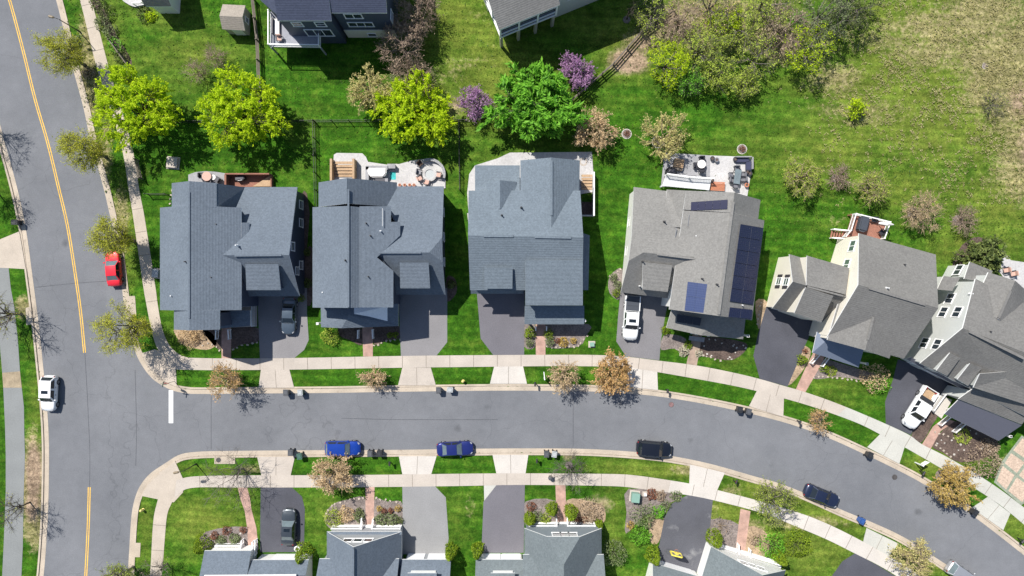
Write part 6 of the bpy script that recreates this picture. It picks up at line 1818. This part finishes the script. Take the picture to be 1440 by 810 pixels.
for a in ((550,650,180,'mailbox in the lower verge beside the pale driveway apron'),(754.5,646,180,'mailbox in the lower verge above the bare grey tree'),(1031,675,160,'mailbox in the dry lower verge right of the patched driveway apron'),
          (752,537.5,0,'mailbox in the upper verge left of the white post sign'),(936,547,-8,'mailbox at the kerb right of the solar house apron'),(1120,590.5,-20,'mailbox at the kerb before the cream house'),(1292,661,-30,'mailbox at the kerb beside the white sign post'),
          (1429.5,755.5,-38,'green mailbox at the far right kerb')): mailbox(*a)

def post_sign(px, py, rz, label):
    root = empty('sign_post', G(px, py) + Vector((0, 0, .09)), label, 'sign', R(rz)); O = (0, 0, 0)
    m = MB(); m.box((0, 0, .95), (.13, .13, 1.9)); m.build('post', [M['sign_white']], root, origin=O)
    m = MB(); m.box((.48, 0, 1.72), (1.0, .10, .10)); m.build('arm', [M['sign_white']], root, origin=O)
    m = MB(); m.box((.55, 0, 1.28), (.75, .04, .6)); m.build('board', [M['sign_white']], root, origin=O)
post_sign(1286, 650, 30, 'white post and arm sign in the verge before the sage house')
post_sign(765, 531, 96, 'white post sign standing in the verge left of a tan street tree')

root = empty('street_sign', G(246, 536) + Vector((0, 0, .1)), 'stop and street name sign at the corner by the white stop line', 'sign', R(80)); O = (0, 0, 0)
m = MB(); m.cyl((0, 0), .035, -.1, 2.9, 8); m.build('post', [M['sign_grey']], root, origin=O)
m = MB(); oc = [(.04, .38 * math.cos(a), 2.2 + .38 * math.sin(a)) for a in [math.pi / 8 + k * math.pi / 4 for k in range(8)]]; m.poly(oc); m.poly([(.06, y, z) for _, y, z in oc][::-1])
for k in range(8): a, b = oc[k], oc[(k + 1) % 8]; m.poly([a, b, (.06, b[1], b[2]), (.06, a[1], a[2])])
m.build('stop_plate', [M['lamp_red']], root, origin=O)
m = MB(); m.box((0, 0, 2.8), (.03, .8, .2)); m.box((0, 0, 3.0), (.7, .03, .2)); m.build('name_plate', [M['plastic_green']], root, origin=O)

def hydrant(px, py, label):
    root = empty('fire_hydrant', G(px, py) + Vector((0, 0, .09)), label, 'hydrant', 0, 'yellow fire hydrants'); O = (0, 0, 0)
    m = MB(); m.tube([(0, 0, 0), (0, 0, .06), (0, 0, .07), (0, 0, .55), (0, 0, .58), (0, 0, .63), (0, 0, .74), (0, 0, .80)], [.19, .19, .13, .13, .18, .18, .12, .03], 14); m.build('barrel', [M['hyd']], root, origin=O)
    for d in ((1, 0), (-1, 0), (0, -1)):
        m = MB(); m.tube([(d[0] * .1, d[1] * .1, .42), (d[0] * .22, d[1] * .22, .42)], [.075, .075], 10); m.build('outlet', [M['hyd']], root, origin=O)
hydrant(651.5, 535.5, 'yellow fire hydrant in the upper verge right of two bins'); hydrant(202, 716, 'yellow fire hydrant in the corner verge at bottom left')

def lid(px, py, r, z, mat, label):
    root = empty('manhole_cover', G(px, py) + Vector((0, 0, z)), label, 'manhole cover', 0); O = (0, 0, 0)
    m = MB(); m.cyl((0, 0), r, 0, .012, 24); m.build('rim', [M['kerb'] if z > .05 else M['iron']], root, origin=O)
    m = MB(); m.cyl((0, 0), r * .86, .0125, .02, 24); m.build('cover', [M[mat]], root, origin=O)
lid(1258, 671, .36, .0125, 'iron', 'dark round manhole cover in the curving street'); lid(944, 569, .36, .0125, 'rust_iron', 'reddish round manhole cover near the upper kerb'); lid(308, 646.5, .38, .136, 'iron', 'round iron lid in the concrete drain slab')

def ubox(px, py, rz, sx, sy, sz, mat, label, name='utility_box', cat='utility box'):
    root = empty(name, G(px, py) + Vector((0, 0, .1)), label, cat, R(rz)); O = (0, 0, 0)
    m = MB(); m.box((0, 0, .04), (sx + .35, sy + .35, .1)); m.build('pad', [M['concrete']], root, origin=O)
    m = MB(); m.box((0, 0, .09 + sz / 2), (sx, sy, sz)); m.build('cabinet', [M[mat]], root, origin=O, bevel=.04)
    m = MB(); m.box((0, 0, .11 + sz), (sx + .06, sy + .06, .06)); m.build('lid', [M[mat]], root, origin=O, bevel=.02)
    return root
ubox(892, 697, -6, 1.0, 1.15, .9, 'teal_pale', 'pale green transformer box in the bed below the street')
ubox(222.5, 384.5, -8, .75, 1.0, .55, 'plastic_pale', 'pale grey utility box beside the pavement at the corner house')
ubox(832, 484, 0, .55, .5, .3, 'teal_pale', 'tiny pale green utility box on the lawn of the centre house')
ubox(244.5, 229.5, -5, 1.35, 1.3, .35, 'concrete', 'square mossy stone planter slab in the shady yard', 'stone_slab', 'slab')
ubox(906.5, 694, 0, .3, .3, .4, 'sign_white', 'tiny white meter box near the pale green transformer')

def lamp(px, py, h, rz, label):
    root = empty('street_lamp', G(px, py) + Vector((0, 0, .09)), label, 'street lamp', R(rz), 'street lamps'); O = (0, 0, 0)
    m = MB(); m.tube([(0, 0, -.1), (0, 0, .5), (0, 0, .55), (0, 0, h)], [.11, .11, .07, .05], 10); m.build('pole', [M['fence_black']], root, origin=O)
    m = MB(); m.tube([(0, 0, h - .1), (.3, 0, h + .15), (.75, 0, h + .2)], [.035, .035, .03], 6); m.build('arm', [M['fence_black']], root, origin=O)
    m = MB(); m.tube([(.45, 0, h + .18), (.6, 0, h + .22), (1.1, 0, h + .2), (1.25, 0, h + .16)], [.06, .15, .17, .06], 10); m.build('lamp_head', [M['lamp_bronze']], root, origin=O)
M['lamp_bronze'] = plain('lamp_bronze', (0.22, 0.17, 0.11), 0.5)
lamp(113, 45, 4.2, 165, 'street lamp leaning over the main road kerb at the top left'); lamp(276.5, 652, 3.5, 190, 'street lamp in the lower verge near the corner drain')
root = empty('round_planter', G(773.5, 670) + Vector((0, 0, .125)), 'small grey rounded pot standing on the lower pavement', 'planter'); O = (0, 0, 0)
m = MB(); m.tube([(0, 0, 0), (0, 0, .5), (0, 0, .8), (0, 0, .9)], [.2, .3, .28, .14], 14); m.build('pot', [M['plastic_grey']], root, origin=O)
m = MB(); m.bar((.05, .1, .85), (.15, .5, .95), .1); m.bar((-.1, .1, .85), (-.2, .35, .9), .08); m.build('stem', [M['wood_grey']], root, origin=O)
root = empty('white_ring_planter', G(419.5, 769.5) + Vector((0, 0, .118)), 'white ringed round planter at the garage corner, bottom left driveway', 'planter'); O = (0, 0, 0)
m = MB(); n = 20
for k in range(n):
    a0, a1 = k * math.tau / n, (k + 1) * math.tau / n
    m.prism([(.22 * math.cos(a0), .22 * math.sin(a0)), (.38 * math.cos(a0), .38 * math.sin(a0)), (.38 * math.cos(a1), .38 * math.sin(a1)), (.22 * math.cos(a1), .22 * math.sin(a1))], 0, .5)
m.build('ring', [M['sign_white']], root, origin=O)
m = MB(); m.cyl((0, 0), .22, 0, .4, 14); m.build('soil', [M['mulch']], root, origin=O)

# basketball hoop with a yellow frame
root = empty('basketball_hoop', G(942, 773) + Vector((0, 0, .11)), 'yellow framed basketball hoop on the patched driveway at the bottom', 'basketball hoop', R(-14)); O = (0, 0, 0)
m = MB(); m.box((0, -.2, .1), (.9, .6, .18)); m.build('base', [M['plastic_grey']], root, origin=O, bevel=.05)
m = MB(); m.tube([(0, -.2, .2), (0, -.15, 1.8), (0, .55, 2.75)], [.06, .06, .05], 8); m.build('pole', [M['furn_dark']], root, origin=O)
m = MB()
for a, b in (((-.65, .6, 2.3), (.65, .6, 2.3)), ((-.65, .5, 3.3), (.65, .5, 3.3)), ((-.65, .6, 2.3), (-.65, .5, 3.3)), ((.65, .6, 2.3), (.65, .5, 3.3)), ((-.25, .59, 2.6), (.25, .59, 2.6)), ((-.25, .59, 3.0), (.25, .59, 3.0))): m.bar(a, b, .16)
m.build('backboard_frame', [M['yellow_plastic']], root, origin=O)
m = MB(); m.box((0, .6, 2.92), (1.2, .03, .85)); m.build('backboard', [M['sign_grey']], root, origin=O)
m = MB(); 
for k in range(14): a0, a1 = k * math.tau / 14, (k + 1) * math.tau / 14; m.bar((.23 * math.cos(a0), .88 + .23 * math.sin(a0), 2.6), (.23 * math.cos(a1), .88 + .23 * math.sin(a1), 2.6), .03)
m.build('rim', [M['terracotta']], root, origin=O)

# ---------------------------------------------------------------- patio furniture
def thing(name, px, py, z, rz, label, cat, group=None): return empty(name, G(px, py) + Vector((0, 0, z)), label, cat, R(rz), group)
O = (0, 0, 0)
def chair(px, py, z, rz, mat, label, group, frame='furn_dark'):
    r = thing('patio_chair', px, py, z, rz, label, 'chair', group)
    m = MB(); m.box((0, 0, .40), (.62, .60, .14)); m.build('seat', [M[mat]], r, origin=O, bevel=.04)
    m = MB(); m.box((0, -.30, .68), (.62, .14, .56)); m.build('backrest', [M[mat]], r, origin=O, bevel=.04)
    for sx in (-1, 1):
        m = MB(); m.box((sx * .36, -.02, .56), (.10, .66, .06)); m.build('arm', [M[frame]], r, origin=O)
        for sy in (-1, 1): m = MB(); m.box((sx * .34, sy * .28, .27), (.05, .05, .54)); m.build('leg', [M[frame]], r, origin=O)
    return r
def table(px, py, z, rz, rx, ry, h, top, label, round_=True, leg='furn_dark', group=None):
    r = thing('patio_table', px, py, z, rz, label, 'table', group)
    m = MB()
    if round_: m.prism([(rx * math.cos(k * math.tau / 24), ry * math.sin(k * math.tau / 24)) for k in range(24)], h - .05, h)
    else: m.prism([(-rx, -ry), (rx, -ry), (rx, ry), (-rx, ry)], h - .05, h)
    m.build('tabletop', [M[top]], r, origin=O)
    for sx in (-1, 1):
        for sy in (-1, 1): m = MB(); m.bar((sx * rx * .6, sy * ry * .6, 0), (sx * rx * .6, sy * ry * .6, h - .05), .06); m.build('leg', [M[leg]], r, origin=O)
    return r
# fire pit patio
r = thing('fire_pit', 605, 246, .22, 0, 'round stone fire pit on the curved patio', 'fire pit')
m = MB(); n = 24
for k in range(n):
    a0, a1 = k * math.tau / n, (k + .94) * math.tau / n
    q = [(.62 * math.cos(a0), .62 * math.sin(a0)), (.95 * math.cos(a0), .95 * math.sin(a0)), (.95 * math.cos(a1), .95 * math.sin(a1)), (.62 * math.cos(a1), .62 * math.sin(a1))]
    m.prism(q, 0, .45)
m.build('ring_wall', [M['patio']], r, origin=O)
m = MB(); m.cyl((0, 0), .62, 0, .36, 24); m.build('cover', [M['plastic_pale']], r, origin=O)
r = thing('seat_wall', 605, 246, .22, 0, 'curved grey stone seat wall around the fire pit', 'seat wall')
m = MB()
for k in range(12):
    a0, a1 = R(-15 + k * 10.5), R(-15 + (k + .96) * 10.5)
    m.prism([(1.75 * math.cos(a0), 1.75 * math.sin(a0)), (2.1 * math.cos(a0), 2.1 * math.sin(a0)), (2.1 * math.cos(a1), 2.1 * math.sin(a1)), (1.75 * math.cos(a1), 1.75 * math.sin(a1))], 0, .5)
m.build('wall', [M['patio_grey']], r, origin=O)
fg2 = 'cushioned chairs round the fire pit'
for (x, y, rz, mt, lab) in ((591.5,231.5,-135,'wicker','brown wicker chair at the upper left of the fire pit'),(590,243,-100,'furn_grey','small grey stool chair left of the fire pit'),(591,252,-60,'cushion_pink','pink cushioned chair at the lower left of the fire pit'),(601,257,-15,'cushion_pink','pink cushioned chair below the fire pit'),(617.5,247,80,'cushion_pink','pink cushioned chair right of the fire pit')):
    chair(x, y, .22, rz, mt, lab, fg2)
r = thing('covered_grill', 532, 244.5, .22, 0, 'large pale covered grill island on the fire pit patio', 'grill')
m = MB(); m.box((0, .62, .45), (2.9, .55, .9)); m.box((-1.25, -.1, .45), (.45, 1.8, .9)); m.build('counter', [M['patio_grey']], r, origin=O, bevel=.03)
m = MB()
P = [(-1.15, -.1), (-.7, -.65), (.9, -.65), (1.3, -.2), (1.3, .55), (-1.15, .55)]
m.prism([(x, y) for x, y in P], .4, 1.15); m.build('cover', [M['cushion_white']], r, origin=O, bevel=.12)
r = thing('smoker', 537, 255, .22, 0, 'black grill with a shelf at the foot of the pale cover', 'grill')
m = MB(); m.box((0, 0, .75), (1.3, .5, .3)); m.box((0, 0, .35), (1.1, .4, .6)); m.build('body', [M['furn_dark']], r, origin=O, bevel=.06)
m = MB(); m.box((.8, 0, .85), (.4, .45, .05)); m.build('shelf', [M['furn_grey']], r, origin=O)
r = ubox(552, 235.5, 0, 1.0, .55, .75, 'patio_grey', 'grey stone cabinet at the end of the grill island', 'stone_cabinet', 'cabinet')
o = flat('rug', [(549,242),(557,242),(557,253),(549,253)], .235, M['teal_mat'], .2205, kind=None, label='teal patterned rug on the fire pit patio', cat='rug')
for i, x in enumerate((563, 570, 577, 583)):
    r = thing('flower_pot', x, 261, .22, 0, ('small clay pot against the house on the fire pit patio, first in the row', 'small clay pot against the house on the fire pit patio, second in the row', 'small clay pot against the house on the fire pit patio, third in the row', 'small clay pot against the house on the fire pit patio, last in the row')[i], 'pot', 'clay pots by the fire pit house')
    m = MB(); m.tube([(0, 0, 0), (0, 0, .3), (0, 0, .34)], [.12, .19, .21], 12); m.build('pot', [M['terracotta']], r, origin=O)
    m = MB(); m.cyl((0, 0), .17, .30, .345, 12, 0, .1); m.build('soil', [M['mulch']], r, origin=O)
# corner house patio
table(295, 249.5, .25, 0, .62, .62, .72, 'cushion_pink', 'round pink topped table on the corner house patio'); table(303, 250.5, .25, 0, .35, .35, .5, 'cushion_white', 'small pale round table beside the pink topped one')
chair(287, 248, .25, -90, 'furn_dark', 'dark chair left of the pink topped table', 'dark chairs on the corner house patio'); chair(296, 257, .25, 0, 'furn_dark', 'dark chair below the pink topped table', 'dark chairs on the corner house patio'); chair(309, 254, .25, 60, 'furn_dark', 'dark chair right of the small pale table', 'dark chairs on the corner house patio')
r = thing('grill', 341, 252, .05, 10, 'dark covered grill in the red timber well behind the corner house', 'grill'); m = MB(); m.box((0, 0, .5), (1.2, .5, .9)); m.build('body', [M['furn_dark']], r, origin=O, bevel=.08); m = MB(); m.bar((-.3, -.3, .9), (.3, -.3, .9), .05); m.build('handle', [M['alu']], r, origin=O)
# centre house patio ring
r = thing('patio_medallion', 820, 228, .2, 0, 'round paved medallion in the corner of the wrapping patio', 'paving'); m = MB()
for k in range(20): a0, a1 = k * math.tau / 20, (k + .9) * math.tau / 20; m.prism([(.32 * math.cos(a0), .32 * math.sin(a0)), (.55 * math.cos(a0), .55 * math.sin(a0)), (.55 * math.cos(a1), .55 * math.sin(a1)), (.32 * math.cos(a1), .32 * math.sin(a1))], 0, .012)
m.build('ring', [M['concrete']], r, origin=O)
# solar house patio
table(984, 232.5, .2, 0, .55, .55, .72, 'cushion_white', 'white round table on the grey patio behind the solar house')
chair(985, 225, .2, 180, 'furn_dark', 'dark chair above the white round table', 'dark chairs round the white table'); chair(977, 234, .2, -90, 'furn_dark', 'dark chair left of the white round table', 'dark chairs round the white table'); chair(985, 240, .2, 0, 'furn_dark', 'dark chair below the white round table', 'dark chairs round the white table')
table(1034, 250, .204, -8, .42, .95, .72, 'glass_table', 'long glass patio table on the pale patio', False)
for (x, y, rz, lab) in ((1026,248,-90,'metal chair left of the long glass table, upper'),(1027,254,-90,'metal chair left of the long glass table, lower'),(1042,247,90,'metal chair right of the long glass table, upper'),(1043,253,90,'metal chair right of the long glass table, lower'),(1034,238,180,'metal chair at the head of the long glass table'),(1032,262,0,'metal chair at the foot of the long glass table')):
    chair(x, y, .204, rz, 'furn_grey', lab, 'metal chairs round the long glass table')
r = thing('wood_stack', 953, 231, .2, -10, 'stack of tan firewood on the solar house patio', 'firewood'); m = MB()
for k in range(5):
    for j in range(3): m.tube([(-.6, -.45 + k * .22 + (j % 2) * .1, .12 + j * .2), (.6, -.45 + k * .22 + (j % 2) * .1, .12 + j * .2)], [.11, .11], 8)
m.build('logs', [M['wood_tan']], r, origin=O)
m = MB(); m.box((0, -.75, .25), (1.2, .3, .5)); m.build('rack', [M['wood_grey']], r, origin=O)
r = thing('covered_furniture', 942, 243.5, .2, 0, 'black covered round furniture beside the white deck', 'cover'); m = MB(); m.tube([(0, 0, 0), (0, 0, .6), (0, 0, .8)], [.75, .7, .35], 18); m.build('cover', [M['furn_dark']], r, origin=O, smooth=True); m = MB(); m.cyl((0, 0), .12, .8, .86, 10); m.build('knob', [M['furn_dark']], r, origin=O)
r = thing('outdoor_sofa', 1047, 232, .204, 0, 'navy corner sofa on the solar house patio', 'sofa')
m = MB(); m.box((-.5, .55, .22), (1.8, .6, .4)); m.box((.35, -.2, .22), (.7, 1.2, .4)); m.build('seat', [M['cushion_navy']], r, origin=O, bevel=.05); m = MB(); m.box((-.4, .92, .5), (2.1, .16, .6)); m.box((.78, .1, .5), (.16, 1.6, .6)); m.build('backrest', [M['patio_grey']], r, origin=O, bevel=.04)
for i, (x, y, mt, lab) in enumerate(((1000,224,'furn_dark','dark planter at the top of the patio wall line'),(1006,226,'furn_grey','grey planter next to the dark one on the patio'),(1032,225,'furn_dark','dark planter beside the navy sofa'),(1049,243,'furn_dark','dark planter below the navy sofa'),(1052.5,245,'furn_dark','second dark planter below the navy sofa'),(1048,261,'terracotta','clay planter at the right of the glass table'),(995,253,'furn_dark','dark planter by the end of the white deck'),(999,255,'furn_dark','dark planter next to the orange deck seat'))):
    r = thing('planter', x, y, .204, 0, lab, 'planter', 'planters on the solar house patio'); m = MB(); m.tube([(0, 0, 0), (0, 0, .4), (0, 0, .45)], [.2, .3, .31], 14); m.build('pot', [M[mt]], r, origin=O); m = MB(); m.cyl((0, 0), .27, .40, .455, 12, 0, .16); m.build('soil', [M['mulch']], r, origin=O)
r = thing('deck_bench', 1007, 263, .204, -3, 'orange red slatted deck seat beside the white deck', 'bench'); m = MB()
for k in range(7): m.box((0, -.5 + k * .17, .42), (1.9, .13, .05))
m.build('seat', [M['deck_red2'] if 'deck_red2' in M else M['terracotta']], r, origin=O)
for sx in (-1, 1): m = MB(); m.box((sx * .8, 0, .2), (.1, 1.1, .4)); m.build('leg', [M['wood_grey']], r, origin=O)
r = thing('fire_table', 971, 252, .2, 0, 'dark rectangular grill bench before the white deck', 'grill'); m = MB(); m.box((0, -.0, .4), (1.2, .6, .8)); m.build('body', [M['furn_dark']], r, origin=O, bevel=.06); m = MB(); m.box((.75, 0, .7), (.3, .5, .05)); m.build('shelf', [M['furn_grey']], r, origin=O)
# red deck things
DZ2 = 1.305
r = thing('covered_grill', 1203, 317, DZ2, -15, 'dark blue covered grill on the red deck', 'grill'); m = MB(); m.box((0, 0, .55), (1.15, 1.9, 1.0)); m.build('cover', [M['plastic_dark2']], r, origin=O, bevel=.14); m = MB(); m.bar((-.3, -1.0, .8), (.3, -1.0, .8), .05); m.build('handle', [M['alu']], r, origin=O)
r = thing('deck_umbrella', 1228, 318, DZ2, 0, 'folded white umbrella over the red deck', 'umbrella'); m = MB(); m.cyl((0, 0), .04, 0, 2.0, 8); m.build('pole', [M['alu']], r, origin=O)
m = MB(); m.tube([(-.9, .1, 1.7), (0, 0, 2.1), (.9, -.1, 1.9)], [.10, .28, .06], 10); m.build('canopy', [M['cushion_white']], r, origin=O)
chair(1230, 328, DZ2, 40, 'furn_dark', 'dark chair at the lower right of the red deck', 'dark chairs on the red deck'); chair(1220, 311, DZ2, 170, 'furn_dark', 'dark chair by the top railing of the red deck', 'dark chairs on the red deck')
# sage house patio
chair(1410, 380, .2, 100, 'cushion_pink', 'pink cushioned lounge chair left one on the sage house patio', 'lounge chairs on the sage house patio'); chair(1420, 385, .2, 100, 'cushion_pink', 'pink cushioned lounge chair right one on the sage house patio', 'lounge chairs on the sage house patio')
# navy house deck
def sofa(px, py, z, rz, label):
    r = thing('outdoor_sofa', px, py, z, rz, label, 'sofa'); m = MB(); m.box((0, 0, .22), (2.0, .75, .4)); m.build('seat', [M['cushion_white']], r, origin=O, bevel=.05); m = MB(); m.box((0, -.42, .45), (2.1, .14, .8)); m.build('backrest', [M['furn_dark']], r, origin=O, bevel=.03)
sofa(400, 50, 2.7, -90, 'pale cushioned sofa on the navy house deck'); chair(418, 43, 2.7, 20, 'furn_dark', 'black chair in the middle of the navy house deck', 'chairs on the navy house deck'); chair(404, 66, 2.7, 180, 'cushion_pink', 'small pink chair at the corner of the navy house deck', 'chairs on the navy house deck')
chair(453, 40, 2.7, 60, 'furn_dark', 'black chair at the right edge of the navy house deck', 'chairs on the navy house deck')

# ---------------------------------------------------------------- fences
def fence(pts, h, mat, label, kind='picket', step=2.4, group=None):
    P = [G(x, y) + Vector((0, 0, .08)) for x, y in pts]
    root = empty('fence', P[0], label, 'fence', 0, group)
    rl = MB()
    for a, b in zip(P[:-1], P[1:]):
        for z in ((.2, h - .12) if kind == 'picket' else (.35, .75, h - .1)): rl.bar(a + Vector((0, 0, z)), b + Vector((0, 0, z)), .05 if kind == 'picket' else .11)
        L = (b - a).length
        if kind == 'picket':
            n = int(L / .14)
            for i in range(1, n): q = a.lerp(b, i / n); rl.bar(q + Vector((0, 0, .08)), q + Vector((0, 0, h)), .022)
    rl.build('rails', [M[mat]], root, origin=P[0])
    for a, b in zip(P[:-1], P[1:]):
        n = max(1, int(round((b - a).length / step)))
        for i in range(n + (1 if b is P[-1] else 0)):
            q = a.lerp(b, i / n); m = MB(); m.box((q.x, q.y, .08 + (h + .1) / 2), (.09, .09, h + .1)) if kind == 'picket' else m.box((q.x, q.y, .08 + (h + .1) / 2), (.15, .15, h + .1)); m.build('post', [M[mat]], root, origin=P[0])
    return root
fence([(246,173),(444,172)], 1.2, 'fence_black', 'black picket fence behind the corner house under the lime trees'); fence([(444,172),(662,171)], 1.2, 'fence_black', 'black picket fence along the back of the fire pit house lawn')
fence([(443,172),(446,292)], 1.2, 'fence_black', 'black picket fence running between the first two back lawns'); fence([(646,172),(647,268)], 1.2, 'fence_black', 'black picket fence running between the second and centre back lawns')
fence([(210,274),(238,274)], 1.2, 'fence_black', 'short black picket fence from the pavement to the corner house, upper one'); fence([(206,409),(227,409.5)], 1.2, 'fence_black', 'short black picket fence crossing the pavement side of the corner house, lower one') if False else None
fence([(358,0),(365,60),(369,170)], 1.3, 'wood_grey', 'weathered rail fence between the shed yard and the navy house lawn', 'rail'); fence([(795,150),(830,120),(862,92),(901,47),(945,14)], 1.3, 'wood_grey', 'weathered rail fence running diagonally up to the thicket', 'rail')
fence([(160,60),(186,96)], 1.2, 'wood_grey', 'short weathered fence by the shaded bed at the top left', 'rail')
fence([(196,226),(202,252)], 1.2, 'wood_grey', 'short weathered fence piece beside the pavement near the corner house', 'rail')

# ---------------------------------------------------------------- light and camera
scene.world = bpy.data.worlds.new('World'); scene.world.use_nodes = True
wn = scene.world.node_tree; bg = wn.nodes['Background']
sky = wn.nodes.new('ShaderNodeTexSky'); sky.sky_type = 'NISHITA'; sky.sun_disc = False
D = Vector((-0.50, 0.60, 1.0)).normalized()          # towards the sun
sky.sun_elevation = math.asin(D.z); sky.sun_rotation = math.atan2(D.x, D.y)
sky.air_density = 1.0; sky.dust_density = 0.6
wn.links.new(sky.outputs[0], bg.inputs['Color']); bg.inputs['Strength'].default_value = 0.085
sl = bpy.data.lights.new('sun', 'SUN'); sl.energy = 4.6; sl.angle = R(0.5); sl.color = (1.0, 0.955, 0.88)
so = bpy.data.objects.new('sun', sl); COL.objects.link(so)
so.rotation_euler = D.to_track_quat('Z', 'Y').to_euler(); so.location = D * 120
cam = bpy.data.cameras.new('camera'); co = bpy.data.objects.new('camera', cam); COL.objects.link(co)
co.location = (0, 0, HC); co.rotation_euler = (0, 0, 0)
cam.sensor_width = 36; cam.lens = 36 / 2 / ((720 / S) / HC); cam.clip_end = 3000; cam.clip_start = 0.5
scene.camera = co
vs = scene.view_settings; vs.view_transform = 'Standard'; vs.look = 'None'; vs.exposure = 0.50; vs.gamma = 1.0; vs.use_curve_mapping = False
scene.cycles.max_bounces = 6; scene.cycles.transparent_max_bounces = 4
